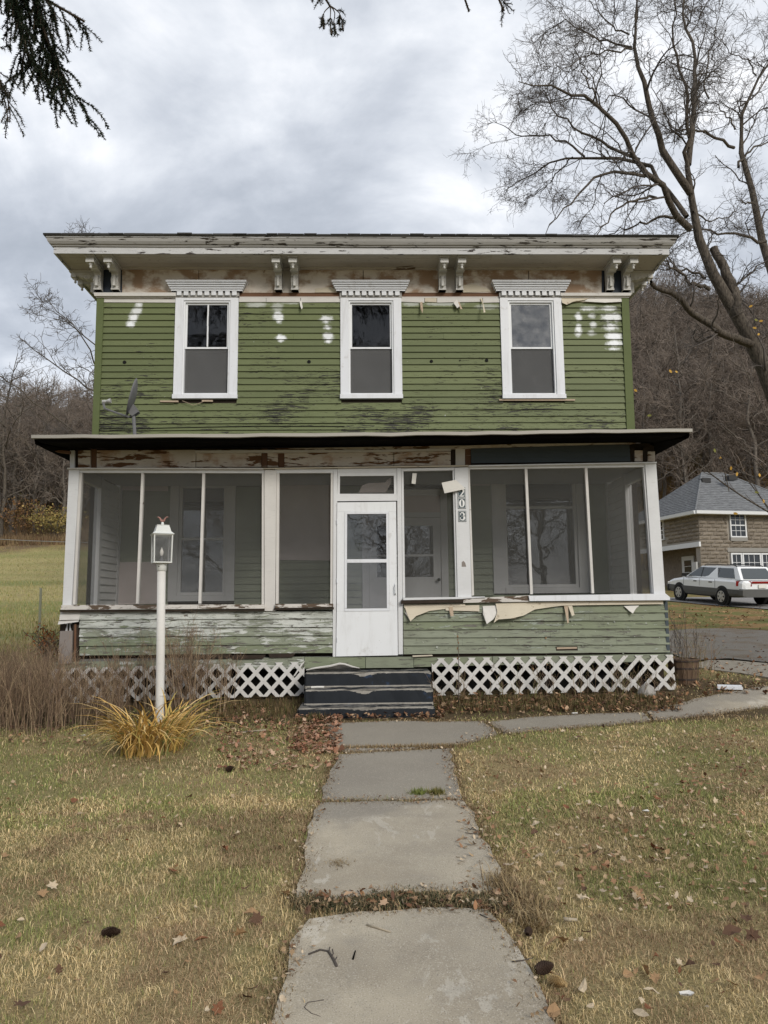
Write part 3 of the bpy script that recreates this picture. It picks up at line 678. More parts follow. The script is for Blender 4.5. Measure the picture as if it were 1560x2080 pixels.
# ---- upstairs windows
def window(w_, hood=True):
    x0, x1, z0, z1, zm = w_['x0'], w_['x1'], w_['z0'], w_['z1'], w_['zm']
    cw = .135
    fr = MB(); yf = UY-.05
    fr.box(x0, x0+cw, yf, UY+.02, z0+.075, z1); fr.box(x1-cw, x1, yf, UY+.02, z0+.075, z1); fr.box(x0+cw+.0005, x1-cw-.0005, yf+.002, UY+.02, z1-.055, z1-.001)
    win = fr.build('window', M['trim'], house)
    MB().box(x0-.008, x1+.008, yf-.03, UY+.02, z0, z0+.072).build('sill', M['trim'], win)
    ix0, ix1 = x0+cw+.001, x1-cw-.001; iz0, iz1 = z0+.0725, z1-.0555
    jb = MB(); t = .028
    jb.box(ix0, ix0+t, UY-.03, UY+.09, iz0, iz1); jb.box(ix1-t, ix1, UY-.03, UY+.09, iz0, iz1); jb.box(ix0+t, ix1-t, UY-.03, UY+.09, iz1-t, iz1-.0005); jb.box(ix0+t, ix1-t, UY-.03, UY+.09, iz0+.0005, iz0+t)
    jb.build('jamb', M['sash'], win)
    s0, s1, s2, s3 = ix0+t+.0005, ix1-t-.0005, iz0+t+.0005, iz1-t-.0005; b = .03
    def sash(za, zb_, yy, name, glass):
        sm = MB(); sm.box(s0, s0+b, yy, yy+.03, za, zb_); sm.box(s1-b, s1, yy, yy+.03, za, zb_)
        sm.box(s0+b+.0003, s1-b-.0003, yy+.001, yy+.03, za, za+b); sm.box(s0+b+.0003, s1-b-.0003, yy+.001, yy+.03, zb_-b, zb_); sm.build(name, M['sash'], win)
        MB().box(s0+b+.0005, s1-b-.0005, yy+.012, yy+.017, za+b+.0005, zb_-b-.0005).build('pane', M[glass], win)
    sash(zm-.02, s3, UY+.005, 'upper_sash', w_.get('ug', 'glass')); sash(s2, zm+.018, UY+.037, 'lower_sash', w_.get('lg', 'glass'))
    MB().box(s0+.004, s1-.004, UY+.0285, UY+.0305, s2+.004, zm-.022).build('half_screen', M['halfscreen'], win)
    if w_.get('muntin'):
        mx_ = U(422, 660)[0]; m = MB(); pz = np.linspace(zm+.012, s3-.035, 9)
        for i in range(8):
            o_ = random.gauss(0, .0015); m.box(mx_-.011+o_, mx_+.011+o_, UY-.004, UY+.0165, pz[i], pz[i+1]-.0002)
        m.build('muntin', M['sash'], win)
    # hood with stepped crown and dentils
    c = (x0+x1)/2; hw = (x1-x0)/2; zb_ = U(w_['cx'], 603.5)[1]; zc = U(w_['cx'], 595.5)[1]; ztp = U(w_['cx'], 577)[1]
    lv = 5; hd = MB()
    for i in range(lv):
        t0 = zc+(ztp-zc)*i/lv; t1 = zc+(ztp-zc)*(i+1)/lv-(.009 if i < lv-1 else 0); ex_ = hw+.065+.09*((i+.2)/lv); pj = .09+.09*((i+.2)/lv)
        hd.hexa([(c-ex_, UY-pj, t0), (c+ex_, UY-pj, t0), (c+ex_, UY, t0), (c-ex_, UY, t0), (c-ex_-.004, UY-pj-.003, t1), (c+ex_+.004, UY-pj-.003, t1), (c+ex_+.004, UY, t1), (c-ex_-.004, UY, t1)])
    hd.box(c-hw-.06, c+hw+.06, UY-.085, UY-.001, zc, ztp-.004); hd.build('hood', M['trim'], win)
    MB().box(c-hw-.01, c+hw+.01, UY-.055, UY, zb_-.03, zc-.001).build('dentil_band', M['crown'], win)
    for i in range(9):
        dxx = c-hw+.028+(2*hw-.056-.075)*i/8; MB().box(dxx, dxx+.075, UY-.088, UY-.0555, zb_-.002, zc-.0015).build('dentil', M['trim'], win)
    return win
UWIN[2]['ug'] = 'skytint_glass'; UWIN[2]['lg'] = 'skytint_glass'
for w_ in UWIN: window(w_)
for xa, xb, yy in ((325, 362, 814.5), (410, 432, 813.5), (1014, 1168, 811.5)):
    hp('old_sill_strip', 'tanwood', [(xa, yy-1.2), (xb, yy-1.0), (xb, yy+2.2), (xa, yy+2.0)], UY-.055, UY-.022)
MB().tube([on_y(x_, y_, UY-.06) for x_, y_ in ((370, 814), (385, 820), (392, 823), (402, 820), (415, 815))], .004, 5).build('loose_wire', M['tanwood'], house)
MB().tube([on_y(x_, y_, UY-.03) for x_, y_ in ((200, 874), (205, 869), (260, 871), (340, 869), (520, 865.5), (700, 866))], .006, 5).build('wire_on_wall', M['dark'], house)
# ---- porch roof
def rl(px): return 885.0 - (px-65)*13/1340.0
ry = 9.35; q0 = on_y(65, rl(65), ry); q1 = on_y(1405, rl(1405), ry)
pr_ = MB(); up = .42
pr_.prism([(q0.x, ry, q0.z), (q1.x, ry, q1.z), (q1.x-.05, UY-.03, q1.z+up), (q0.x+.05, UY-.03, q0.z+up)], (0, 0, -.035)); pr_.build('porch_roof', M['roofing'], house)
de = MB(); n = 26
for i in range(n+1):
    t = i/n; p = q0.lerp(q1, t); wv = random.gauss(0, .003)-.012*math.sin(math.pi*t)
    for a, b in ((-.022, -.036), (-.022, .006), (.04, .010), (.04, -.036)): de.v.append((p.x, ry+a, p.z+b+wv))
for i in range(n):
    for j in range(4): j2 = (j+1) % 4; de.face((i*4+j, i*4+j2, i*4+4+j2, i*4+4+j))
de.face((0, 1, 2, 3)); de.face([n*4+j for j in range(4)]); de.build('drip_edge', M['drip'], house)
sz0 = on_y(300, 911, 9.97).z; sz1 = on_y(1250, 899, 9.97).z
ps = MB()
ps.hexa([(q0.x+.10, ry+.05, q0.z-.085), (q1.x-.10, ry+.05, q1.z-.085), (4.02, 9.985, sz1), (-4.02, 9.985, sz0), (q0.x+.02, ry+.022, q0.z-.04), (q1.x-.02, ry+.022, q1.z-.04), (4.05, 9.985, sz1+.12), (-4.05, 9.985, sz0+.12)])
ps.build('porch_soffit', M['tar'], house)
for sg, q_, sz_ in ((-1, q0, sz0), (1, q1, sz1)):
    xx = q_.x; ps = MB(); xi = 4.03*sg; ps.hexa([(xx-sg*.02, ry+.05, q_.z-.10), (xi, 9.99, sz_), (xi, UY-.1, sz_), (xx-sg*.02, UY-.1, q_.z-.10), (xx-sg*.01, ry+.05, q_.z-.04), (xi, 9.99, sz_+.11), (xi, UY-.1, sz_+.11), (xx-sg*.01, UY-.1, q_.z-.04)]); ps.build('porch_side_soffit', M['tar'], house)
# ---- porch frieze (entablature)
BY = PY+.01
def brow(xs_, ytop, ybot, mat, name='porch_beam_board', y0=BY, jit=.004):
    for xa, xb in zip(xs_[:-1], xs_[1:]):
        hp(name, mat, [(xa+.6, ytop(xa)), (xb-.6, ytop(xb)), (xb-.6, ybot(xb)), (xa+.6, ybot(xa))], y0+random.uniform(-jit, jit), PY+.13)
tp = lambda x: 915-(x-140)*.004; bt = lambda x: 951.5-(x-140)*.009
brow([141.5, 152], tp, bt, 'postwhite'); brow([158, 184], tp, bt, 'porchbeam'); brow([196, 398], tp, bt, 'porchbeam'); brow([398, 531], tp, bt, 'porchbeam')
brow([543, 565], tp, bt, 'porchbeam'); brow([577, 800], lambda x: 919-(x-577)*.004, bt, 'porchbeam'); brow([800, 916], lambda x: 917, bt, 'porchbeam')
brow([925, 945], tp, bt, 'oldwhite')
brow([1289, 1306], lambda x: 915, lambda x: 937, 'porchbeam'); brow([1316, 1331], lambda x: 917, lambda x: 937, 'porchbeam')
for xa, xb in ((152, 158), (184, 196), (531, 543), (565, 577), (916, 925), (945, 956), (1280, 1289), (1306, 1316)):
    y_ = tp(xa) if xa < 1200 else 912; yb_ = bt(xa) if xa < 1200 else 938
    hp('bare_stud', 'rot' if xa in (152, 916, 1280, 1306) else 'rawbrown', [(xa, y_-2), (xb, y_-2), (xb, yb_+1), (xa, yb_+1)], PY+.045, PY+.13)
for j, (ya, yb_) in enumerate(((907.5, 918.5), (919, 930), (930.5, 941))):
    za = on_y(957, yb_+ (948-941)*0, PY).z; zb_ = on_y(1280, yb_-3.5, PY).z
    clap('slate_clapboard', 'bluegrey', on_y(957, 920, PY).x, on_y(1280, 920, PY).x, za, zb_, .072, PY+.02, thick=.017)
hp('beam_cap', 'porchbeam', [(560, 911), (950, 905), (1285, 895), (1296, 897), (1284, 900), (950, 910), (780, 914), (560, 919)], PY-.03, PY+.1)
hp('beam_cap', 'oldwhite', [(396, 915), (560, 914), (780, 913.5), (916, 911), (916, 914.5), (780, 917.5), (560, 919), (396, 919.5)], PY-.045, PY-.001)
hp('beam_core', 'rot', [(143, 912), (950, 908), (1328, 900), (1329, 938), (950, 946), (143, 952)], PY+.132, PY+.2)
hp('hanging_scrap', 'rawbrown', [(98, 913), (142, 916), (142, 922), (120, 919)], PY-.1, PY-.06)
# ---- header strips over the screens
for pts in ([(138.5, 953), (536, 954), (536, 961), (165, 960)], [(559, 953), (677, 953), (677, 960.5), (559, 961)], [(686, 952), (806, 951), (806, 959), (686, 960)], [(815.5, 951.5), (923, 949.5), (923, 955), (815.5, 957)], [(951, 948), (1311, 941), (1311, 948.5), (951, 953)]):
    hp('screen_header', 'postwhite', pts, PY-.004, PY+.09)
hp('header_ledge', 'oldwhite', [(136, 950), (535, 950.5), (535, 953), (136, 953)], PY-.05, PY+.1)
hp('header_ledge', 'cream_old', [(536, 950.5), (952, 944.5), (952, 947), (536, 953)], PY-.035, PY+.1)
hp('header_ledge', 'postwhite', [(953, 945), (1334, 938), (1334, 940.6), (953, 947.6)], PY-.05, PY+.1)
# ---- posts
def post(pts, mat='postwhite', y0=PY-.02, y1=PY+.12): return hp('porch_post', mat, pts, y0, y1)
post([(140, 954), (161, 954), (144.5, 1236), (126.5, 1236)]); hp('post_trim', 'oldwhite', [(161.5, 960), (166.5, 960), (152.5, 1228), (147.5, 1228)], PY+.0, PY+.08)
post([(537, 955), (561.5, 955), (558.5, 1241), (537.5, 1241)], 'oldwhite'); hp('post_trim', 'oldwhite', [(532, 961), (536.5, 961), (537, 1228), (531.5, 1228)], PY+.0, PY+.08); hp('post_trim', 'oldwhite', [(562, 961), (567.5, 961), (565.5, 1226), (560, 1226)], PY, PY+.08)
post([(677.2, 953), (685.5, 953), (682, 1334), (676, 1334)], 'postwhite', PY-.012); hp('post_trim', 'oldwhite', [(672, 961), (676.8, 961), (675.6, 1226), (671, 1226)], PY, PY+.08)
post([(806.5, 951), (815, 951), (818.4, 1329), (809.5, 1329)], 'postwhite', PY-.012); hp('post_trim', 'postwhite', [(815.6, 957), (819.5, 957), (823, 1214), (818, 1214)], PY, PY+.08)
post([(923.5, 950), (950.5, 949), (958, 1213), (930, 1214)]); hp('post_trim', 'oldwhite', [(951, 953), (954, 953), (963, 1209), (958.6, 1210)], PY, PY+.08)
hp('post_trim', 'postwhite', [(919.5, 955), (923, 955), (929.5, 1212), (926, 1212)], PY, PY+.08)
post([(1310.5, 941), (1332.7, 940.5), (1352, 1216), (1329, 1216)]); hp('post_trim', 'postwhite', [(1306.5, 949), (1310, 949), (1328.5, 1204), (1325, 1204)], PY, PY+.08)
# ---- screen mullions and screens
SY = PY+.05
for (xa, ya), (xb, yb_) in (((289.5, 961), (278.5, 1226)), ((413.5, 961), (405.5, 1226)), ((1068.5, 951), (1080, 1207)), ((1190.5, 949), (1204.5, 1205))):
    hp('mullion', 'oldwhite', [(xa-2.6, ya), (xa+2.6, ya), (xb+2.6, yb_), (xb-2.6, yb_)], PY+.005, PY+.075)
def scr(pts): return hp('screen', 'screen', pts, SY, SY+.002)
scr([(167, 961), (286.5, 961), (275.5, 1226), (153.5, 1227)]); scr([(292.5, 961), (410.5, 961), (402.5, 1226), (281.5, 1226)]); scr([(416.5, 961), (531.5, 961), (531, 1226), (408.5, 1226)])
scr([(568, 961), (671.5, 961), (670.5, 1226), (566, 1226)]); scr([(820, 957), (919, 956), (925.5, 1212), (823.5, 1213)])
scr([(954.5, 953), (1065.5, 951), (1077, 1207), (963.5, 1209)]); scr([(1071.5, 951), (1187.5, 949), (1201.5, 1206), (1083, 1207)]); scr([(1193.5, 949), (1306, 948), (1324.5, 1204), (1207.5, 1205)])
# transom over the storm door
hp('transom_frame', 'postwhite', [(686, 960), (806, 959.2), (806, 966), (686, 967)], PY+.0, PY+.07); hp('transom_frame', 'postwhite', [(686, 967), (690.5, 967), (690, 1003), (685.4, 1003)], PY, PY+.07)
hp('transom_frame', 'postwhite', [(800, 966), (806.2, 966), (806.8, 1003), (800.5, 1003)], PY, PY+.07); hp('transom_frame', 'postwhite', [(684.5, 1003), (807.5, 1003), (808, 1017), (684, 1018)], PY-.008, PY+.08)
hp('transom_screen', 'screen', [(690.5, 967), (800, 966), (800.5, 1003), (690, 1003)], PY+.03, PY+.032)
hp('torn_paper', 'plywood', [(728, 1001), (736, 986), (748, 981), (782, 980), (790, 972), (798, 970), (792, 985), (784, 1000)], PY+.06, PY+.064)
# ---- sills
def sillp(pts, mat, y0, y1): return hp('sill', mat, pts, y0, y1)
sillp([(125, 1229), (537, 1227.5), (537, 1236), (123, 1238.5)], 'sill', PY-.07, PY+.1); sillp([(121, 1239), (537, 1236.5), (537, 1241), (121, 1243)], 'rot', PY-.055, PY+.06)
sillp([(559, 1227), (676.5, 1226), (676.5, 1233), (559, 1235)], 'sill', PY-.07, PY+.1); sillp([(556, 1235.4), (678, 1233.4), (678, 1237), (556, 1239)], 'rot', PY-.055, PY+.06)
sillp([(819, 1214.5), (985, 1211.5), (985, 1215.5), (819, 1219)], 'postwhite', PY-.06, PY+.1); sillp([(815, 1219.4), (940, 1217), (940, 1224), (815, 1226.5)], 'rot', PY-.075, PY+.05)
sillp([(941, 1216), (1076, 1209), (1076, 1222), (941, 1224.5)], 'sill', PY-.06, PY+.1)
sillp([(1074, 1210), (1352, 1205.5), (1361, 1213), (1361, 1219), (1076, 1221)], 'trim', PY-.085, PY+.1)
# ---- storm door
dy0 = PY+.0
bmx = MB()
for pts in ([(685, 1020.5), (804.5, 1019), (804.7, 1038.8), (684.8, 1039.3)], [(684, 1241.6), (807.2, 1240.8), (808.3, 1331), (682.6, 1333.5)], [(684.7, 1039.5), (700.3, 1039.5), (699.2, 1241.4), (684, 1241.4)], [(789.8, 1039), (804.6, 1039), (807, 1240.6), (791.3, 1240.6)]):
    bmx.pprism(pts, dy0-.028, dy0+.012)
door = bmx.build('storm_door', M['sash'], house)
gm = MB()
for pts in ([(700.5, 1039.5), (789.5, 1038.8), (789.6, 1043.5), (700.5, 1044)], [(699.5, 1236.5), (791, 1235.5), (791.2, 1240.5), (699.4, 1241.5)], [(700.4, 1044), (705, 1044), (704.3, 1236), (699.6, 1236)], [(784.5, 1043.8), (789.4, 1043.8), (791, 1235.3), (786, 1235.3)], [(705, 1136), (785.2, 1135.6), (785.3, 1142.5), (705, 1143)]):
    gm.pprism(pts, dy0-.036, dy0-.004)
gm.build('glazing_bead', M['trim'], door)
MB().pprism([(705, 1044), (784.5, 1044), (785.2, 1135.8), (704.8, 1136)], dy0-.012, dy0-.008).build('pane', M['doorglass'], door)
MB().pprism([(704.8, 1143), (785.3, 1142.5), (786, 1235.6), (704.4, 1236.4)], dy0-.012, dy0-.008).build('pane', M['doorglass'], door)
hm = MB(); hm.pprism([(801, 1184), (805, 1184), (805.6, 1209), (801.6, 1209)], dy0-.033, dy0-.0285); hm.tube([on_y(803, 1187, dy0-.03), on_y(803, 1189, dy0-.07), on_y(803.6, 1205, dy0-.07), on_y(803.6, 1207, dy0-.03)], .007, 6); hm.build('handle', M['sash'], door)
for py_ in (1060, 1180, 1300):
    p = on_y(684.5, py_, dy0-.03); MB().tube([p-Vector((0, 0, .03)), p+Vector((0, 0, .03))], .007, 6).build('hinge', M['trim'], door)
hp('door_gap', 'dark', [(682, 1018.6), (808.5, 1017.6), (808.6, 1019.6), (682, 1020.8)], PY+.005, PY+.012)
# ---- house number plates 2 0 3
def glyph(strokes, cxp, cyp, sc, y):
    m = MB()
    for pts in strokes:
        n = len(pts)
        L = []; Rr = []
        for i, (x_, z_, w_) in enumerate(pts):
            a = pts[max(i-1, 0)]; b = pts[min(i+1, n-1)]; d = Vector((b[0]-a[0], b[1]-a[1])); d.normalize(); nn = Vector((-d.y, d.x))*w_/2
            L.append((x_+nn.x, z_+nn.y)); Rr.append((x_-nn.x, z_-nn.y))
        for i in range(n-1):
            q = [L[i], L[i+1], Rr[i+1], Rr[i]]; m.prism([(cxp+a*sc, y, cyp+b*sc) for a, b in q], (0, .0015, 0))
    return m
def ell(cx_, cz_, rx, rz, t0, t1, wf, n=20): return [(cx_+rx*math.cos(t0+(t1-t0)*i/n), cz_+rz*math.sin(t0+(t1-t0)*i/n), wf(t0+(t1-t0)*i/n)) for i in range(n+1)]
PI = math.pi
G0 = [ell(0, 0, .20, .40, 0, 2*PI, lambda t: .07+.15*abs(math.cos(t))**1.5, 28)]
G2 = [ell(0, .20, .21, .20, PI*1.02, -PI*.12, lambda t: .08+.11*max(0, math.cos(t)), 14)+[(.15, .02, .15), (.0, -.17, .10), (-.20, -.36, .08)], [(-.24, -.36, .13), (.24, -.36, .13)], [(.22, -.36, .09), (.26, -.22, .04)], [(-.20, .20, .13), (-.13, .16, .13)]]
G3 = [ell(-.02, .19, .20, .20, PI*.95, -PI*.5, lambda t: .08+.10*max(0, math.cos(t)), 14), ell(-.02, -.19, .23, .21, PI*.5, -PI*.95, lambda t: .08+.12*max(0, math.cos(t)), 16), [(-.22, .19, .13), (-.15, .16, .13)], [(-.25, -.20, .13), (-.17, -.18, .13)], [(-.08, 0, .07), (.04, 0, .07)]]
for (px_, py_), gl_ in zip(((937.4, 1001), (938.2, 1022.2), (939.2, 1048.5)), (G2, G0, G3)):
    p = on_y(px_, py_, PY-.027); wv, hv = .054, .075
    pl = MB().box(p.x-wv, p.x+wv, PY-.027, PY-.0205, p.z-hv, p.z+hv).build('number_plate', M['numblue'], house)
    fb = MB()
    for a, b, c, d in ((-.9, .9, .86, .92), (-.9, .9, -.92, -.86), (-.9, -.82, -.86, .86), (.82, .9, -.86, .86)): fb.box(p.x+a*wv, p.x+b*wv, PY-.0285, PY-.0272, p.z+c*hv, p.z+d*hv)
    fb.build('plate_border', M['numwhite'], pl)
    glyph(gl_, p.x, p.z, .125, PY-.0288).build('numeral', M['numwhite'], pl)
hp('loose_flashing', 'paperwhite', [(897, 980.5), (926, 974.5), (946, 993), (903, 1002)], PY-.075, PY-.070)
hp('flashing_tab', 'paperwhite', [(838, 961), (846.5, 961.5), (844, 983), (836, 982)], PY-.01, PY-.004)
hp('post_sticker', 'plywood', [(938, 1142), (941, 1139), (945, 1143), (947, 1151), (938, 1151)], PY-.0225, PY-.0205)
# ---- lower siding
def row(xa, ya, xb, yb_, e_, mat, cuts=()):
    pa, pb = on_y(xa, ya, PY), on_y(xb, yb_, PY); xs_ = [0]+list(cuts)+[1]
    for a, b in zip(xs_[:-1], xs_[1:]):
        clap('clapboard', mat, pa.x+(pb.x-pa.x)*a+.001, pa.x+(pb.x-pa.x)*b-.001, pa.z+(pb.z-pa.z)*a, pa.z+(pb.z-pa.z)*b, e_, PY+.02, thick=.034, seg=.3, jit=.0025)
row(121, 1259, 162, 1258.5, .10, 'oldwhite'); row(162, 1259, 676, 1256, .085, 'lower_l', (.36, .71))
for i, (ya, yb_) in enumerate(((1275.5, 1273), (1293.5, 1290.5), (1311.5, 1308), (1331, 1326))): row(161, ya, 676, yb_, .115, 'lower_l', ((.53,), (.27, .8), (.62,), (.4,))[i])
row(118, 1268, 160, 1262.5, .03, 'oldwhite')
for i, (ya, yb_) in enumerate(((1246, 1243.5), (1262.5, 1260), (1279, 1276.5), (1296, 1293), (1312, 1309), (1329, 1325.5))):
    row(819.5, ya, 1357+i*.8, yb_, .112 if i else .15, 'lower_r', ((.45,), (.7,), (.3,), (.55,), (.22, .8), ())[i])
hp('corner_trim', 'bluegrey', [(1350, 1222), (1356, 1221), (1361, 1326), (1354.5, 1327)], PY-.008, PY+.1)
hp('plywood_patch', 'plywood', [(122, 1282), (147, 1281), (145, 1348), (117, 1349)], PY-.012, PY+.02)
hp('bare_stud', 'rot', [(148, 1270), (160, 1269), (160, 1350), (147, 1350)], PY+.03, PY+.12); hp('bare_stud', 'rawbrown', [(151, 1268), (155, 1268), (154, 1349), (150, 1349)], PY+.022, PY+.0295)
hp('sheathing', 'rot', [(124, 1242), (676, 1238), (676, 1345), (117, 1355)], PY+.14, PY+.16); hp('sheathing', 'rot', [(819, 1224), (1352, 1217), (1358, 1335), (819, 1340)], PY+.04, PY+.07)
va = hp('wall_vent', 'rot', [(1129, 1313.5), (1173, 1312.5), (1174, 1323.5), (1130, 1324.5)], PY-.008, PY+.005); hp('vent_slat', 'tanwood', [(1131, 1315), (1172, 1314), (1172, 1317.5), (1131, 1318.5)], PY-.012, PY-.009, va)
hp('skirt_board', 'lower_r', [(619, 1334.5), (742, 1335), (742, 1357), (617, 1358)], PY-.005, PY+.03); hp('skirt_board', 'lower_r', [(743, 1335), (840, 1334), (840, 1356), (743, 1357)], PY-.003, PY+.03)
hp('skirt_board', 'lower_r', [(841, 1336), (1000, 1333.5), (1000, 1351), (841, 1355)], PY+.003, PY+.035); hp('skirt_board', 'lower_r', [(1001, 1333.5), (1366, 1328), (1368, 1343), (1001, 1351)], PY+.005, PY+.035)
hp('skirt_board', 'lower_l', [(108, 1345), (360, 1341), (360, 1360), (106, 1362)], PY+.02, PY+.05); hp('skirt_board', 'lower_l', [(361, 1341), (618, 1334), (617, 1358), (361, 1360)], PY+.012, PY+.04)
for xa, xb, y_ in ((392, 470, 1333), (470, 540, 1334), (545, 600, 1331)): hp('rotten_scrap', 'rot', [(xa, y_-3), (xb, y_-4), (xb-6, y_+4), (xa+3, y_+5)], PY-.014, PY+.01)
hp('wood_scrap', 'cream_old', [(838, 1331.5), (878, 1330), (879, 1332.5), (838, 1334.5)], PY-.03, PY-.008)
# torn paper along the top of the right-hand siding
for pts, m_ in (([(821, 1228), (945, 1226), (945, 1232), (821, 1235)], 'cream_old'), ([(822, 1234), (905, 1232), (904, 1237), (872, 1241), (846, 1251), (834, 1262), (828, 1252)], 'paper'), ([(825, 1240), (833, 1246), (838, 1256), (834, 1262), (824, 1246)], 'paperwhite'),
        ([(905, 1231), (974, 1229), (973, 1242), (950, 1241), (905, 1240)], 'cream_old'), ([(981, 1231), (1008, 1230), (1012, 1243), (1000, 1258), (987, 1267), (981, 1247)], 'paperwhite'), ([(1007, 1226), (1040, 1224), (1130, 1222), (1160, 1228), (1120, 1233), (1085, 1238), (1062, 1250), (1036, 1256), (1010, 1258), (1001, 1265), (1010, 1243)], 'paper'),
        ([(1018, 1234), (1062, 1232), (1056, 1250), (1046, 1252), (1040, 1240)], 'paperwhite'), ([(1037, 1232), (1046, 1231), (1046, 1256), (1040, 1257)], 'tanwood'), ([(1146, 1229), (1153, 1229), (1153, 1264), (1150, 1266)], 'tanwood'), ([(1153, 1227), (1161, 1226), (1165, 1249), (1160, 1251)], 'paper'),
        ([(1108, 1223), (1195, 1221), (1195, 1229), (1108, 1231)], 'cream_old'), ([(1196, 1221), (1346, 1219), (1346, 1227), (1196, 1229)], 'cream_old'), ([(1268, 1231), (1298, 1230), (1291, 1237), (1284, 1246), (1277, 1240)], 'paperwhite'), ([(911, 1229), (919, 1228), (921, 1251), (915, 1252)], 'tanwood')):
    yy = PY-.018-random.uniform(0, .012); curl(hp('torn_strip', m_, pts, yy, yy+.004), .10)
# curled paint flakes: small curved chips standing off the boards (too many to count)
fv, ff, fc = [], [], []
def flake(x_, z_, s_, y_, c_):
    a = random.uniform(-.5, .5); ca, sa = math.cos(a), math.sin(a); b = len(fv); lift = random.uniform(.3, .9)*s_
    for j, (u_, v_) in enumerate(((-.5, 0), (.5, 0), (-.45, -.5), (.42, -.55), (-.3, -.9), (.25, -1.0))):
        u2, v2 = u_*s_, v_*s_; out = lift*(abs(v_)**1.6)
        fv.append((x_+u2*ca-v2*sa, y_-.001-out, z_+u2*sa+v2*ca)); fc.append(c_)
    ff.append((b, b+1, b+3, b+2)); ff.append((b+2, b+3, b+5, b+4))
for i in range(420):
    left = random.random() < .42
    px_ = random.uniform(165, 672) if left else (random.choice([random.uniform(830, 1350), random.gauss(1010, 60), random.gauss(1230, 60)]))
    if not left: px_ = min(1348, max(825, px_))
    rw = random.choice([1262, 1278, 1295, 1311, 1327]); py_ = rw-random.uniform(1, 15)
    p = on_y(px_, py_, PY); v_ = random.uniform(.75, 1.15); c0 = random.choice([(.30, .32, .26), (.38, .40, .35), (.20, .22, .14), (.25, .27, .2)])
    flake(p.x, p.z, random.choice([.008, .012, .016, .024])*random.uniform(.7, 1.2), PY+.003, tuple(q*v_ for q in c0))
me = npmesh('paint_flakes', fv, np.array(ff), np.array(fc), 4)
g_ = G('flake_paint'); mfl = g_.fin(g_.attr('col'), .8)
tag(link('paint_flakes', me, mfl, house), kind='stuff')
# ---- lattice skirts
def lattice(corners, pitch=.205):
    """corners px tl,tr,br,bl on plane PY; crossing diagonal slats clipped to the panel outline"""
    P_ = [on_y(a, b, PY) for a, b in corners]; poly = [(p.x, p.z) for p in P_]
    pan = MB().box(poly[0][0], poly[1][0], PY+.02, PY+.026, min(poly[2][1], poly[3][1])-.08, min(poly[2][1], poly[3][1])-.06).build('lattice_panel', M['lattice'], house)
    def clip(pts, nx_, nz_, c_):
        out = []
        for i in range(len(pts)):
            a, b = pts[i], pts[(i+1) % len(pts)]; da = a[0]*nx_+a[1]*nz_-c_; db = b[0]*nx_+b[1]*nz_-c_
            if da >= 0: out.append(a)
            if (da < 0) != (db < 0) and abs(da-db) > 1e-9: t = da/(da-db); out.append((a[0]+(b[0]-a[0])*t, a[1]+(b[1]-a[1])*t))
        return out
    x0_, x1_ = min(p[0] for p in poly), max(p[0] for p in poly); z0_, z1_ = min(p[1] for p in poly), max(p[1] for p in poly)
    for d in (1, -1):
        ang = math.atan(1.06)*d; c_ = x0_-(z1_-z0_)-.2
        while c_ < x1_+(z1_-z0_)+.2:
            a_ = ang+random.gauss(0, .008); dx, dz_ = math.cos(a_), math.sin(a_); nx_, nz_ = -dz_, dx
            mid = (c_, (z0_+z1_)/2); wv = .0245
            q = [(mid[0]-dx+nx_*wv, mid[1]-dz_+nz_*wv), (mid[0]+dx+nx_*wv, mid[1]+dz_+nz_*wv), (mid[0]+dx-nx_*wv, mid[1]+dz_-nz_*wv), (mid[0]-dx-nx_*wv, mid[1]-dz_-nz_*wv)]
            for i in range(4):
                a, b = poly[i], poly[(i+1) % 4]; ex_, ez_ = b[0]-a[0], b[1]-a[1]; n_x, n_z = ez_, -ex_; jj = random.uniform(-.012, .0) if i == 2 else 0
                ln = math.hypot(n_x, n_z); n_x /= ln; n_z /= ln
                q = clip(q, n_x, n_z, a[0]*n_x+a[1]*n_z+jj)
                if len(q) < 3: break
            if len(q) >= 3 and random.random() > .015:
                y_ = PY-.018 if d > 0 else PY-.009
                MB().prism([(a, y_, b) for a, b in q], (0, .0085, 0)).build('slat', M['lattice'], pan)
            c_ += pitch
lattice([(104, 1358), (619, 1344), (617, 1412), (100, 1428)]); lattice([(876, 1337), (1366, 1330), (1373, 1400), (880, 1412)])
hp('lattice_end', 'lattice', [(612, 1348), (620, 1342), (600, 1372), (594, 1376)], PY-.03, PY-.02)
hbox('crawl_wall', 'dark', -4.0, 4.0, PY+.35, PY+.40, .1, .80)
# ---- porch inside: floor, ceiling, back wall boards, windows, door
hbox('porch_floor', 'floor', -4.02, 4.03, PY+.06, UY-.001, .78, .83)
hbox('porch_ceiling', 'inside_white', -4.0, 4.02, PY+.2, UY-.001, 3.46, 3.49)
bz = .85; n = 0
def minus(segs, a0_, a1_):
    o = []
    for a, b in segs:
        if a1_ <= a or a0_ >= b: o.append((a, b)); continue
        if a0_ > a: o.append((a, a0_))
        if a1_ < b: o.append((b if a1_ > b else a1_, b))
    return o
while bz < 3.4:
    sg = [(-3.95, 3.98)]
    for (x0_, x1_, z0_, z1_) in (LW, RW, DW):
        if bz+.11 > z0_+.02 and bz < z1_-.02: sg = minus(sg, x0_, x1_)
    for a, b in sg: clap('back_clapboard', 'inside_green', a+.001, b-.001, bz, bz, .112, UY, thick=.036)
    bz += .1125
hp('primed_panel', 'pinkboard', [(556, 950), (685, 950), (686, 1139), (556, 1137)], UY-.05, UY-.037)
hp('primed_panel', 'pinkboard', [(246, 955), (342, 958), (341, 998), (246, 996)], UY-.046, UY-.037)
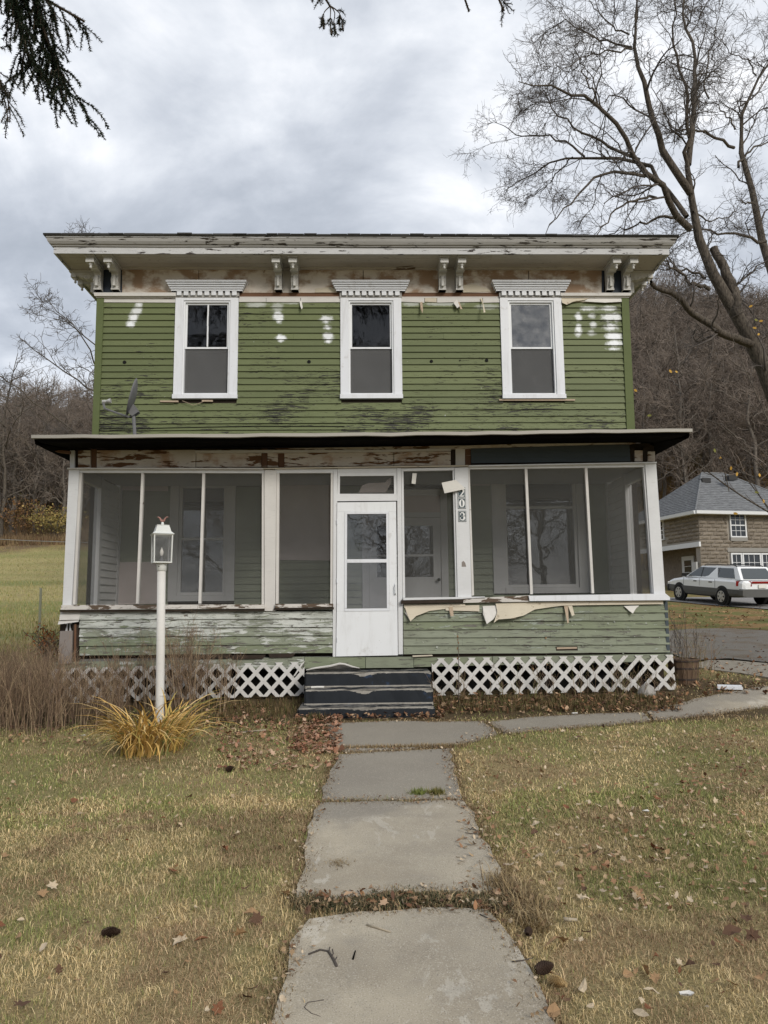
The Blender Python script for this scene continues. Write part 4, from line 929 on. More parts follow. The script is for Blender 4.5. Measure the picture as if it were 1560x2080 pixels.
hp('primed_panel', 'pinkboard', [(236, 1142), (326, 1141), (325, 1226), (234, 1228)], UY-.05, UY-.037)
hp('primed_panel', 'pinkboard', [(958, 946), (994, 946), (995, 986), (958, 986)], UY-.046, UY-.037)
def pwin(rc, glz, up_frac, cw, name='window'):
    x0, x1, z0, z1 = rc; zm = z0+(z1-z0)*up_frac; f = MB()
    f.box(x0, x0+cw, UY-.05, UY+.01, z0, z1); f.box(x1-cw, x1, UY-.05, UY+.01, z0, z1); f.box(x0+cw+.001, x1-cw-.001, UY-.048, UY+.01, z1-cw*.75, z1-.001); f.box(x0+cw+.001, x1-cw-.001, UY-.06, UY+.01, z0, z0+.09)
    wn_ = f.build(name, M['inside_white'], house); a0_, a1_, b0_, b1_ = x0+cw+.002, x1-cw-.002, z0+.092, z1-cw*.75-.002
    s = MB(); t = .05
    s.box(a0_, a0_+t, UY-.02, UY+.05, b0_, b1_); s.box(a1_-t, a1_, UY-.02, UY+.05, b0_, b1_); s.box(a0_+t, a1_-t, UY-.018, UY+.05, b1_-t, b1_-.001); s.box(a0_+t, a1_-t, UY-.018, UY+.05, b0_+.001, b0_+t); s.box(a0_+t, a1_-t, UY-.022, UY+.05, zm-.02, zm+.02)
    s.build('sash', M['inside_white'], wn_)
    MB().box(a0_+t+.001, a1_-t-.001, UY+.02, UY+.025, zm+.021, b1_-t-.001).build('pane', M[glz], wn_); MB().box(a0_+t+.001, a1_-t-.001, UY+.012, UY+.017, b0_+t+.001, zm-.021).build('pane', M[glz], wn_)
pwin(LW, 'oldglass', .50, .14); pwin(RW, 'oldglass', .685, .19)
idr = MB(); x0, x1, z0, z1 = DW
idr.box(x0, x0+.11, UY-.05, UY, z0, z1); idr.box(x1-.11, x1, UY-.05, UY, z0, z1); idr.box(x0+.111, x1-.111, UY-.048, UY, z1-.1, z1); idr.box(x0+.111, x1-.111, UY-.045, UY, 2.92, 3.0)
idr.build('door_casing', M['inside_white'], house)
dd = MB().box(x0+.112, x1-.112, UY-.03, UY-.002, z0, 2.915).build('front_door', M['inside_white'], house)
MB().box(x0+.24, x1-.24, UY-.036, UY-.031, 1.95, 2.78).build('pane', M['oldglass'], dd); MB().box(x0+.23, x1-.23, UY-.042, UY-.0365, 2.28, 2.315).build('rail', M['inside_white'], dd)
MB().box(x0+.22, x1-.22, UY-.035, UY-.0305, 1.05, 1.75).build('panel', M['inside_white'], dd)
p = Vector((x1-.16, UY-.05, 1.9)); MB().lathe([(.012, .0), (.012, -.03), (.028, -.045), (.028, -.065), (.012, -.07)][::-1], (p.x, p.y+.02, p.z), 10, 'y').build('knob', M['tar'], dd)
MB().box(x0+.113, x1-.113, UY-.02, UY-.005, 3.0, z1-.101).build('transom_panel', M['pinkboard'], house)
# porch end walls
for sg in (-1, 1):
    X0 = 4.0*sg; a, b = (X0-.03, X0+.03)
    hbox('end_post', 'inside_white', X0-.05, X0+.05, 11.02, 11.12, .83, 3.46); hbox('end_post', 'inside_white', X0-.05, X0+.05, 11.86, 11.97, .83, 3.46)
    hbox('end_header', 'inside_white', X0-.04, X0+.04, PY+.13, 11.01, 3.28, 3.45); hbox('end_sill', 'inside_white', X0-.05, X0+.05, PY+.13, 11.01, 1.45, 1.50)
    hbox('end_screen', 'screen', X0-.001, X0+.001, PY+.13, 11.01, 1.51, 3.27)
    z_ = .84
    while z_ < 3.42:
        for f in (1, -1):
            o = -sg*f     # inner and outer faces
            for (ya, yb_) in (((11.125, 11.855),) if z_ > 1.40 else ((11.125, 11.855), (PY+.13, 11.015))):
                m = MB(); xx = X0+o*.012
                m.hexa([(xx, ya, z_), (xx, yb_, z_), (xx+o*.034, yb_, z_), (xx+o*.034, ya, z_), (xx, ya, z_+.118), (xx, yb_, z_+.118), (xx+o*.008, yb_, z_+.118), (xx+o*.008, ya, z_+.118)]); m.build('end_clapboard', M['end_boards'], house)
        z_ += .1125
# porch base under the end walls
hbox('porch_base', 'rot', -4.03, -3.95, PY+.17, UY, .2, .779); hbox('porch_base', 'rot', 3.97, 4.05, PY+.17, UY, .2, .779)
# ================================================================= front steps
stp = empty('front_steps', (0.05, 9.4, .15)); tag(stp, 'worn black painted concrete front steps below the white storm door', 'steps')
edges = ((604, 884), (618, 880), (619, 876))
for (xa, xb), y0, zt_, pyy in zip(edges, STEPY, STEPZ, (1437, 1400, 1365)):
    a, b = on_y(xa, pyy, y0).x, on_y(xb, pyy, y0).x
    bm = bmesh.new(); bmesh.ops.create_cube(bm, size=1)
    z0 = H(0, y0)-.12 if y0 < 9.1 else zt_-.24
    y1_ = {9.05: 9.60, 9.33: 9.80, 9.61: 9.985}[y0]
    bmesh.ops.scale(bm, vec=(b-a, y1_-y0, zt_-z0), verts=bm.verts); bmesh.ops.translate(bm, vec=((a+b)/2, (y0+y1_)/2, (zt_+z0)/2), verts=bm.verts)
    bmesh.ops.bevel(bm, geom=[e_ for e_ in bm.edges], offset=.018, segments=2, affect='EDGES')
    bmesh.ops.subdivide_edges(bm, edges=[e_ for e_ in bm.edges if e_.calc_length() > .5], cuts=14, use_grid_fill=True)
    for v in bm.verts:
        v.co.z += random.gauss(0, .003); v.co.y += random.gauss(0, .003)
    me = bpy.data.meshes.new('step'); bm.to_mesh(me); bm.free(); link('step', me, M['steps'], stp)
# ragged mat edge left on the top step
tm = MB(); pts = [(622, 1361), (640, 1357), (670, 1353), (690, 1348), (700, 1349), (715, 1354), (730, 1357)]; zz = STEPZ[2]+.004
rl_ = [on_y(a_, b_, 9.72) for a_, b_ in pts]; rl_ = [Vector((p_.x, 9.72, max(p_.z, zz+.012))) for p_ in rl_]; tm.tube(rl_, [.006, .012, .014, .014, .013, .011, .005], 6)
for a_, b_ in zip(rl_[:-1], rl_[1:]): tm.poly([a_, b_, (b_.x+.02, 9.88, zz+.004), (a_.x+.02, 9.88, zz+.004)])
tag(tm.build('curled_mat', M['oldwhite'], None), 'curled scrap of pale matting on the top front step', 'mat')
for (px_, py_, L, ang, yy, zz, lab) in ((645, 1390, .16, .05, 9.47, STEPZ[1]+.016, 'short pale broken stick lying on the middle front step'),):
    p = on_y(px_, py_, yy); MB().tube([(p.x-L/2, yy, zz), (p.x, yy+.01, zz+.003), (p.x+L/2, yy+.02, zz)], .013, 6).build('stick', M['paperwhite'])
    tag(bpy.data.objects['stick'], lab, 'stick')
# ================================================================= satellite dish on the porch roof
dsh = empty('satellite_dish', (on_y(274, 880, 11.0).x, 11.0, on_y(274, 880, 11.0).z)); tag(dsh, 'grey satellite dish on a bent mast standing on the porch roof', 'satellite dish')
DY = 11.0; P3 = lambda a, b, y=DY: on_y(a, b, y)
base = P3(274, 880); roofz = q0.z+up*(DY-ry)/(UY-ry)
mast = [Vector((base.x+.01, DY, roofz)), P3(273, 868), P3(271.5, 848), P3(268, 838)]
MB().tube(mast, .026, 8).build('mast', M['dishgrey'], dsh); MB().box(base.x-.09, base.x+.11, DY-.08, DY+.08, roofz-.01, roofz+.012).build('foot', M['dishgrey'], dsh)
MB().tube([P3(281, 836), P3(270, 841), P3(262, 847), P3(235, 838), P3(213, 830)], .016, 6).build('feed_arm', M['dishgrey'], dsh)
MB().tube([P3(213, 831), P3(211, 823), P3(209.5, 816)], .02, 6).build('feed_bracket', M['dishgrey'], dsh); lm = MB(); lm.tube([P3(208, 816), P3(213, 815.5), P3(216, 815), P3(222, 814.4), P3(225, 814)], [.025, .025, .018, .036, .036], 10); lm.build('feed_horn', M['dishlight'], dsh)
c0 = P3(267, 806); up_ = (P3(277, 773)-P3(258, 839)); hh = up_.length/2*1.12; up_.normalize(); nrm = Vector((-up_.z, 0, up_.x)); nrm = (nrm*1+Vector((0, -.26, 0))).normalized(); sd_ = up_.cross(nrm).normalized()
dm = MB(); R_, K_ = 7, 28; front = []
for i in range(R_+1):
    for k_ in range(K_):
        t = 2*PI*k_/K_; rr = i/R_; front.append(c0+up_*(hh*rr*math.sin(t))+sd_*(.30*rr*math.cos(t))+nrm*(.055*(rr*rr-1)))
for off in (0, -.010): dm.v += [tuple(p_+nrm*off) for p_ in front]
N_ = len(front)
for s_ in (0, N_):
    for i in range(R_):
        for k_ in range(K_): k2 = (k_+1) % K_; dm.face((s_+i*K_+k_, s_+i*K_+k2, s_+(i+1)*K_+k2, s_+(i+1)*K_+k_))
for k_ in range(K_): k2 = (k_+1) % K_; dm.face((R_*K_+k_, R_*K_+k2, N_+R_*K_+k2, N_+R_*K_+k_))
dm.build('reflector', M['dishgrey'], dsh, smooth=True)
bk = MB(); bk.pprism([(266, 815), (276, 828), (281, 836), (268, 845), (261, 838)], DY-.05, DY+.05); bk.build('back_bracket', M['dishgrey'], dsh)
# ================================================================= growth helpers
rng = np.random.default_rng(11)
def nrmz(a): return a/np.maximum(np.linalg.norm(a, axis=-1, keepdims=True), 1e-9)
def resample(pts, rad, m):
    pts = np.array(pts, float); d = np.r_[0, np.cumsum(np.linalg.norm(np.diff(pts, axis=0), axis=1))]; t = np.linspace(0, d[-1], m)
    # smooth a little
    P = np.stack([np.interp(t, d, pts[:, i]) for i in range(3)], 1); P[1:-1] = (P[:-2]+2*P[1:-1]+P[2:])/4
    return P, np.interp(t, np.linspace(0, d[-1], len(rad)), rad)
def tubes_np(P, R, n):
    """P (N,m,3), R (N,m): returns verts, quads"""
    N, m, _ = P.shape; D = np.empty_like(P); D[:, 1:-1] = P[:, 2:]-P[:, :-2]; D[:, 0] = P[:, 1]-P[:, 0]; D[:, -1] = P[:, -1]-P[:, -2]
    D = nrmz(D); A = nrmz(np.cross(D, np.array([.31, .17, .93]))); B = np.cross(D, A); t = 2*np.pi*np.arange(n)/n
    V = P[:, :, None]+(A[:, :, None]*np.cos(t)[None, None, :, None]+B[:, :, None]*np.sin(t)[None, None, :, None])*R[:, :, None, None]
    V = V.reshape(-1, 3); b = (np.arange(N)*m*n)[:, None, None]+(np.arange(m-1)*n)[None, :, None]; k = np.arange(n)[None, None]; k2 = (k+1) % n
    F_ = np.stack([b+k, b+k2, b+n+k2, b+n+k], -1).reshape(-1, 4); return V, F_
def cat(parts):
    Vs, Fs, o = [], [], 0
    for V, F_ in parts: Vs.append(V); Fs.append(F_+o); o += len(V)
    return np.concatenate(Vs), np.concatenate(Fs)
def spawn(P, R, per, L, ang, m, curl, up=.0, t0=.15, rmul=.55, rmin=.004, rmax=9, tip=.35, lfall=.4, t1=1.0):
    N, mm, _ = P.shape; cnt = rng.poisson(per, N) if np.isscalar(per) else rng.poisson(per); idx = np.repeat(np.arange(N), cnt); K = len(idx)
    t = rng.uniform(t0, t1, K)*(mm-1); i = np.minimum(t.astype(int), mm-2); f = (t-i)[:, None]
    O = P[idx, i]*(1-f)+P[idx, i+1]*f; d = nrmz(P[idx, i+1]-P[idx, i]); r = R[idx, i]*(1-f[:, 0])+R[idx, i+1]*f[:, 0]
    pr = nrmz(np.cross(d, rng.normal(size=(K, 3)))); a = np.radians(rng.uniform(*ang, K))[:, None]; d = d*np.cos(a)+pr*np.sin(a)
    ln = rng.uniform(*L, K)*(1-lfall*t/(mm-1)); Q = np.empty((K, m, 3)); Q[:, 0] = O
    for j in range(1, m):
        d = nrmz(d+rng.normal(size=(K, 3))*curl+np.array([0, 0, up])); Q[:, j] = Q[:, j-1]+d*(ln/(m-1))[:, None]
    r0 = np.clip(r*rmul, rmin, rmax); RR = r0[:, None]*np.linspace(1, tip, m)[None]; return Q, np.maximum(RR, rmin*.6)
def mesh_np(name, parts, mat, parent=None, smooth=True, local=False):
    V, F_ = cat(parts); me = npmesh(name, V, F_, k=4)
    if smooth: me.polygons.foreach_set('use_smooth', [True]*len(me.polygons))
    return link(name, me, mat, parent, local)
# ================================================================= the big bare tree behind the house on the right
def px_tree(name, label, limbs, depth, base, rscale, ends, dens=1.0, group=None, far=False):
    root = empty(name, base); tag(root, label, 'tree', group); mains = []; cat_r = []
    par_y = {}
    for pts, r0, r1, ya, yb in limbs:
        n = len(pts); P3_ = []
        for i, q in enumerate(pts):
            Y = ya+(yb-ya)*(i/(n-1)); P3_.append(tuple(q) if len(q) == 3 else tuple(on_y(q[0], q[1], Y)))
        mains.append(resample(P3_, [r0*.76, (r0+r1)*.39, r1*.74], 14))
    P = np.stack([a for a, _ in mains]); R = np.stack([b for _, b in mains])
    wob = rng.normal(size=P.shape)*.035; wob[:, 0] = 0; P = P+wob
    trunk = [tubes_np(P, R, 8)]
    lens = np.linalg.norm(np.diff(P, axis=1), axis=2).sum(1); thin = np.clip((.20-R.mean(1))/.15, .15, 1.3)
    Q1, R1 = spawn(P, R, lens*2.0*dens*thin, (.9, 2.3), (25, 70), 8, .26, .02, .12, .5, .009, .03, .4, .35)
    Q2, R2 = spawn(Q1, R1, 5.0*dens, (.45, 1.05), (25, 75), 6, .26, .0, .12, .6, .006, .014, .5)
    Q3, R3 = spawn(Q2, R2, 4.2*dens, (.22, .55), (25, 75), 5, .24, .0, .15, .7, .0042, .008, .6)
    if far: R1, R2, R3 = R1*1.2, R2*1.7, R3*2.0
    Q4, R4 = spawn(Q3, R3, 0.0 if far else 2.0*dens, (.12, .30), (25, 70), 3, .2, .0, .2, .8, .0032, .0055, .7)
    mesh_np('trunk', trunk, M['bark'], root); mesh_np('crown', [tubes_np(Q1, R1, 4), tubes_np(Q2, R2, 3), tubes_np(Q3, R3, 3), tubes_np(Q4, R4, 3)], M['twig'], root)
    return root
TY = 17.0; gb = on_y(1668, 1215, TY+.4); gb.z = H(gb.x, gb.y)-.1
T1 = [([tuple(gb), (1640, 1050), (1600, 870), (1561, 752), (1529, 677), (1498, 635), (1464, 600), (1441, 558), (1425, 519), (1416, 481), (1408, 435), (1402, 385), (1398, 335)], .42, .085, TY+.4, TY),
 ([(1398, 335), (1406, 269), (1406, 192), (1416, 115), (1395, 58), (1383, 12), (1376, -50)], .10, .02, TY, TY+1.5),
 ([(1398, 340), (1391, 308), (1396, 250), (1400, 185), (1383, 154), (1368, 96), (1364, 38), (1370, -30)], .07, .015, TY, TY-1.2),
 ([(1403, 392), (1375, 358), (1356, 335), (1337, 285), (1321, 215), (1302, 150), (1283, 96), (1295, 58), (1295, 0), (1290, -40)], .13, .02, TY, TY-.8),
 ([(1283, 96), (1237, 85), (1191, 69), (1148, 42), (1106, 69), (1085, 85)], .035, .009, TY-.7, TY+1.0),
 ([(1284, 100), (1240, 105), (1200, 112), (1160, 130), (1120, 150)], .03, .008, TY-.7, TY-2.0),
 ([(1278, 70), (1237, 46), (1206, 15), (1190, -30)], .03, .008, TY-.7, TY-1.5),
 ([(1402, 465), (1375, 435), (1345, 400), (1325, 358), (1291, 319), (1256, 269), (1221, 219), (1183, 192), (1145, 177), (1095, 177), (1050, 165)], .115, .012, TY, TY-2.5),
 ([(1221, 219), (1205, 190), (1190, 160), (1185, 130), (1165, 100)], .035, .009, TY-1.5, TY-1),
 ([(1395, 440), (1365, 400), (1330, 352), (1287, 319), (1229, 319), (1164, 319), (1125, 327), (1075, 358), (1021, 385)], .085, .011, TY, TY+1.8),
 ([(1164, 319), (1140, 345), (1110, 375), (1075, 400)], .03, .008, TY+1, TY+2),
 ([(1300, 325), (1240, 300), (1183, 265), (1133, 235), (1110, 200), (1095, 170)], .055, .010, TY+.3, TY+.5),
 ([(1187, 318), (1145, 285), (1110, 275), (1056, 277), (1020, 255), (1002, 246)], .04, .008, TY+.8, TY+2.2),
 ([(1310, 358), (1287, 346), (1229, 352), (1198, 369), (1175, 396), (1152, 412), (1133, 450), (1110, 472)], .055, .010, TY+.2, TY-1.6),
 ([(1333, 402), (1295, 406), (1252, 427), (1225, 454), (1208, 490)], .045, .010, TY-.3, TY-1.4),
 ([(1375, 440), (1325, 442), (1291, 458), (1245, 469), (1225, 488)], .05, .010, TY, TY+.6),
 ([(1500, 640), (1487, 585), (1468, 550), (1456, 520), (1450, 508)], .17, .14, TY+.1, TY+.5),
 ([(1530, 700), (1490, 690), (1452, 665), (1418, 642), (1387, 615), (1364, 594), (1333, 585), (1320, 573)], .14, .06, TY+.2, TY-1.4),
 ([(1441, 588), (1402, 573), (1379, 546), (1360, 531), (1345, 525)], .06, .018, TY, TY-1.2),
 ([(1432, 565), (1395, 548), (1345, 546), (1325, 552)], .045, .012, TY, TY+.8),
 ([(1440, 200), (1425, 170), (1440, 120), (1455, 60), (1470, -10)], .03, .01, TY+.6, TY+1.6),
 ([(1408, 430), (1440, 455), (1480, 440), (1500, 420)], .03, .008, TY, TY+1.4),
 ([(1400, 300), (1360, 250), (1345, 215), (1320, 160)], .03, .008, TY, TY-1.4)]
px_tree('bare_tree', 'big bare forked tree with a leaning trunk beside the corner of the green house', T1, TY, gb, 1, None, 1.12)
TY2 = 20.0; gb2 = on_y(1660, 1200, TY2); gb2.z = H(gb2.x, gb2.y)-.1
T2 = [([tuple(gb2), (1630, 900), (1590, 680), (1566, 560), (1556, 461), (1537, 415), (1510, 361), (1498, 335), (1491, 300), (1495, 250), (1506, 215), (1521, 185), (1537, 154), (1560, 127), (1585, 90)], .30, .03, TY2, TY2+.5),
 ([(1491, 300), (1456, 281), (1421, 265), (1371, 265), (1340, 290)], .06, .010, TY2, TY2-1.5),
 ([(1493, 262), (1480, 235), (1452, 211), (1420, 208)], .04, .008, TY2, TY2+1),
 ([(1556, 490), (1498, 477), (1441, 467), (1402, 469), (1370, 490)], .06, .012, TY2, TY2-1.8),
 ([(1500, 340), (1530, 300), (1560, 290), (1600, 280)], .05, .012, TY2, TY2+1.2), ([(1537, 415), (1515, 412), (1500, 405)], .04, .012, TY2, TY2-1),
 ([(1537, 154), (1520, 120), (1480, 110), (1460, 70)], .03, .008, TY2, TY2-1), ([(1506, 215), (1540, 190), (1575, 130), (1590, 30)], .035, .009, TY2, TY2+1.5)]
px_tree('bare_tree', 'slender bare tree with crooked limbs behind the big leaning tree', T2, TY2, gb2, 1, None, .95)
# crown seen over the roof and past the left corner of the house
BX = on_y(300, 900, 42).x; bz0 = H(BX, 42)-.2
def gen_limbs(x, y, z, h, spread, nl, r0, seed):
    r_ = random.Random(seed); L = [([(x, y, z), (x+.1*h*.1, y, z+h*.3), (x-.02*h, y, z+h*.62), (x+.03*h, y, z+h*.97)], r0, .03, 0, 1)]
    for i in range(nl):
        t = .25+.62*i/nl+r_.uniform(-.03, .03); a = i*2.4+r_.uniform(-.4, .4); ln = spread*(1.05-.6*t)*r_.uniform(.8, 1.15); s = (x, y, z+h*t)
        L.append(([s, (x+math.cos(a)*ln*.4, y+math.sin(a)*ln*.4, z+h*t+ln*.25), (x+math.cos(a+.15)*ln*.75, y+math.sin(a+.15)*ln*.75, z+h*t+ln*.5), (x+math.cos(a)*ln, y+math.sin(a)*ln, z+h*t+ln*.68)], r0*(.5-.3*t), .015, 0, 1))
    return L
def px_far(name, label, px, Y, ytop, spread, nl, r0, seed, dens):
    x = on_y(px, 900, Y).x; z = H(x, Y)-.2; h = on_y(px, ytop, Y).z-z
    return px_tree(name, label, gen_limbs(x, Y, z, h, spread, nl, r0, seed), Y, (x, Y, z), 1, None, dens, None, True)
px_far('bare_tree', 'tall bare tree whose branches show past the left corner of the green house', 285, 34, 610, 9.0, 16, .22, 3, .95)
px_far('bare_tree', 'bare tree whose top twigs show just over the roof of the green house', 400, 38, 540, 6.5, 14, .22, 5, .85)
px_far('bare_tree', 'tall bare tree at the wood edge standing clear against the pale sky', 12, 61, 705, 7.5, 12, .22, 8, .5)
px_far('bare_tree', 'slim bare tree at the wood edge beside the mown field', 95, 63, 745, 5.6, 11, .16, 9, .40)
# ================================================================= wooded hills: individual trees
VAR = []; LIGHT = []
for s in range(7):
    r_ = random.Random(100+s); h = r_.uniform(10, 14); mains = [resample(p, [a, (a+b)*.55, b], 9) for p, a, b, _, _ in gen_limbs(0, 0, 0, h, r_.uniform(3.2, 4.6), 13, r_.uniform(.14, .22), s)]
    P = np.stack([a for a, _ in mains]); R = np.stack([b for _, b in mains]); P = P+np.where(np.arange(9)[None, :, None] == 0, 0, 1)*rng.normal(size=P.shape)*.10
    Q1, R1 = spawn(P, R, 9, (1.2, 2.6), (25, 65), 5, .25, .06, .15, .6, .022, .05, .5); Q2, R2 = spawn(Q1, R1, 4.5, (.7, 1.5), (25, 70), 4, .28, .04, .15, .7, .017, .03, .6); Q3, R3 = spawn(Q2, R2, 1.0, (.4, .9), (25, 70), 3, .25, .02, .2, .8, .013, .02, .7)
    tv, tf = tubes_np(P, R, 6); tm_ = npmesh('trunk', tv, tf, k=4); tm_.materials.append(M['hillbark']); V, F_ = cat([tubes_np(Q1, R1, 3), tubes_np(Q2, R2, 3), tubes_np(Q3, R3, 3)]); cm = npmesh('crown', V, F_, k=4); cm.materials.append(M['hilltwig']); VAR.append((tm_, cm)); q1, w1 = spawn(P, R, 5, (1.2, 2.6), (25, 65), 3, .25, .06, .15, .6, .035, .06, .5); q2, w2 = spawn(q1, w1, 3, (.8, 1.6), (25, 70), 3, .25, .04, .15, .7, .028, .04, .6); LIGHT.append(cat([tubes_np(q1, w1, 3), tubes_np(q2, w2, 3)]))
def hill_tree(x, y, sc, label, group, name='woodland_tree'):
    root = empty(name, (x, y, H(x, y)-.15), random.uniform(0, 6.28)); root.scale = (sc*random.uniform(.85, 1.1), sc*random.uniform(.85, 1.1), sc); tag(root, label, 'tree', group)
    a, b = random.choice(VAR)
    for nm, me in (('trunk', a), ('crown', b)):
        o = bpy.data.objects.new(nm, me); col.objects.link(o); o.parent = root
def edge_x(px, Y): return on_y(px, 1100, Y).x
def wood(n, pxa, pxb, ya, yb, label, group, sc=(.8, 1.15), mind=1.9):
    pts = []; tries = 0
    while len(pts) < n and tries < 20000:
        tries += 1; y = ya+(yb-ya)*random.random()**1.05; x = random.uniform(edge_x(pxa, y), edge_x(pxb, y)); 
        if all((x-a)**2+(y-b)**2 > mind**2 for a, b in pts): pts.append((x, y)); hill_tree(x, y, random.uniform(*sc), label, group)
wood(125, -70, 235, 63, 125, 'bare tree in the hillside wood beyond the mown field', 'bare trees of the wood beyond the field', (.8, 1.1))
wood(170, 1262, 1640, 56, 128, 'bare tree in the hillside wood behind the stone block house', 'bare trees of the wood behind the stone house', (.85, 1.2))
# the same wood goes on where single trunks cannot be told apart
def wood_mass(name, pxa, pxb, ya, yb, n):
    parts_v, parts_f, o = [], [], 0
    for i in range(n):
        y = random.uniform(ya, yb); x = random.uniform(edge_x(pxa, y), edge_x(pxb, y)); v, f = LIGHT[i % 7]; nv = len(v)
        a = random.uniform(0, 6.28); s = random.uniform(.8, 1.1); R2 = np.array([[math.cos(a), -math.sin(a), 0], [math.sin(a), math.cos(a), 0], [0, 0, 1]]); parts_v.append(v@R2.T*s+np.array([x, y, H(x, y)])); parts_f.append(f.reshape(-1, 4)+o); o += nv
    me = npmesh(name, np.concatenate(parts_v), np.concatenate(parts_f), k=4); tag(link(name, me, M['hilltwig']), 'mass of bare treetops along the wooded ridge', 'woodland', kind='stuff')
wood_mass('ridge_wood', -70, 235, 118, 150, 36); wood_mass('ridge_wood', 1262, 1640, 100, 150, 44)
# low brush on the wood floor and edge
def leaf_cloud(pts, size, cols, seed=0, flat=.0):
    r_ = np.random.default_rng(seed); N = len(pts); u = nrmz(r_.normal(size=(N, 3))); v = nrmz(np.cross(u, r_.normal(size=(N, 3)))); s = (np.asarray(size)*r_.uniform(.6, 1.3, N))[:, None]
    V = np.stack([pts-u*s, pts-v*s*.5, pts+u*s, pts+v*s*.5], 1).reshape(-1, 3); F_ = np.arange(N*4).reshape(-1, 4); c = np.asarray(cols)[r_.integers(0, len(cols), N)]*r_.uniform(.7, 1.25, (N, 1)); return V, F_, np.repeat(c, 4, 0)
def shrub(name, label, px, py, Y, w_, h_, n, cols, size, cat_='shrub'):
    x = on_y(px, py, Y).x; z = H(x, Y); root = empty(name, (x, Y, z)); tag(root, label, cat_)
    S = np.array([[[0, 0, 0], [random.gauss(0, w_*.15), random.gauss(0, w_*.15), h_*.45], [random.gauss(0, w_*.4), random.gauss(0, w_*.4), h_*random.uniform(.7, 1)]] for _ in range(14)]); S = S+np.array([x, Y, z]); Rr = np.tile(np.array([.018, .012, .006]), (14, 1)); Q1, R1 = spawn(S, Rr, 6, (.3*h_, .5*h_), (20, 60), 4, .2, .05, .3, .6, .005); mesh_np('stem', [tubes_np(S, Rr, 5), tubes_np(Q1, R1, 3)], M['twig'], root)
    pts = Q1[rng.integers(0, len(Q1), n), rng.integers(1, 4, n)]+rng.normal(size=(n, 3))*np.array([w_*.13, w_*.13, h_*.07]); V, F_, c = leaf_cloud(pts, size, cols, 3); me = npmesh('foliage', V, F_, c, 4); link('foliage', me, M['vcol'], root)
shrub('yellow_shrub', 'yellow leaved shrub at the edge of the wood beyond the field', 112, 1108, 61, 3.4, 2.8, 1500, [(.27, .21, .07), (.20, .17, .06), (.30, .22, .08)], .11)
shrub('brown_shrub', 'rusty brown leaved shrub at the wood edge beside the yellow one', 35, 1112, 62, 5.0, 3.2, 1700, [(.17, .09, .045), (.20, .12, .05), (.12, .08, .05)], .10)
shrub('orange_shrub', 'small orange leaved shrub beside the grey stake at the porch corner', 98, 1285, 13.0, .55, .75, 420, [(.38, .13, .04), (.30, .11, .04), (.28, .16, .06)], .030)
def dry_band(name, label, pxa, pxb, ya, yb, n, h, wd, cols, seed):
    r_ = np.random.default_rng(seed); y = r_.uniform(ya, yb, n); xa = np.array([edge_x(pxa, q) for q in (ya, yb)]); xb = np.array([edge_x(pxb, q) for q in (ya, yb)]); t = (y-ya)/(yb-ya); x = (xa[0]*(1-t)+xa[1]*t); x2 = xb[0]*(1-t)+xb[1]*t; x = x+(x2-x)*r_.random(n); z = hgt(x, y); hh = h*r_.uniform(.5, 1.2, n); d = r_.normal(size=(n, 2))*.25*hh[:, None]; a = r_.uniform(0, 6.28, n); ux = np.cos(a)*wd; uy = np.sin(a)*wd
    V = np.stack([np.stack([x-ux, y-uy, z-.05], 1), np.stack([x+ux, y+uy, z-.05], 1), np.stack([x+d[:, 0], y+d[:, 1], z+hh], 1)], 1).reshape(-1, 3); c = np.asarray(cols)[r_.integers(0, len(cols), n)]*r_.uniform(.7, 1.2, (n, 1)); me = npmesh(name, V, np.arange(3*n).reshape(-1, 3), np.repeat(c, 3, 0)); tag(link(name, me, M['vcol']), label, 'dry grass', kind='stuff')
dry_band('dry_grass', 'band of tall tan dry grass along the wood edge', -70, 220, 60, 64.5, 9000, .85, .03, [(.26, .19, .10), (.20, .14, .08), (.17, .10, .06)], 5)
dry_band('field_grass', 'rough grass tufts over the mown field left of the house', -90, 230, 15, 60, 16000, .13, .018, [(.40, .33, .16), (.26, .26, .09), (.33, .27, .12), (.18, .19, .06)], 15)
dry_band('wood_brush', 'brown brush and fallen leaves on the wood floor behind the stone house', 1262, 1640, 50, 70, 9000, 1.0, .04, [(.20, .12, .05), (.14, .09, .05), (.24, .17, .06)], 6)
dry_band('wood_brush', 'brown brush and fallen leaves on the wood floor beyond the field', -70, 235, 65, 82, 9000, 1.0, .04, [(.20, .11, .05), (.14, .09, .05), (.20, .15, .06)], 7)
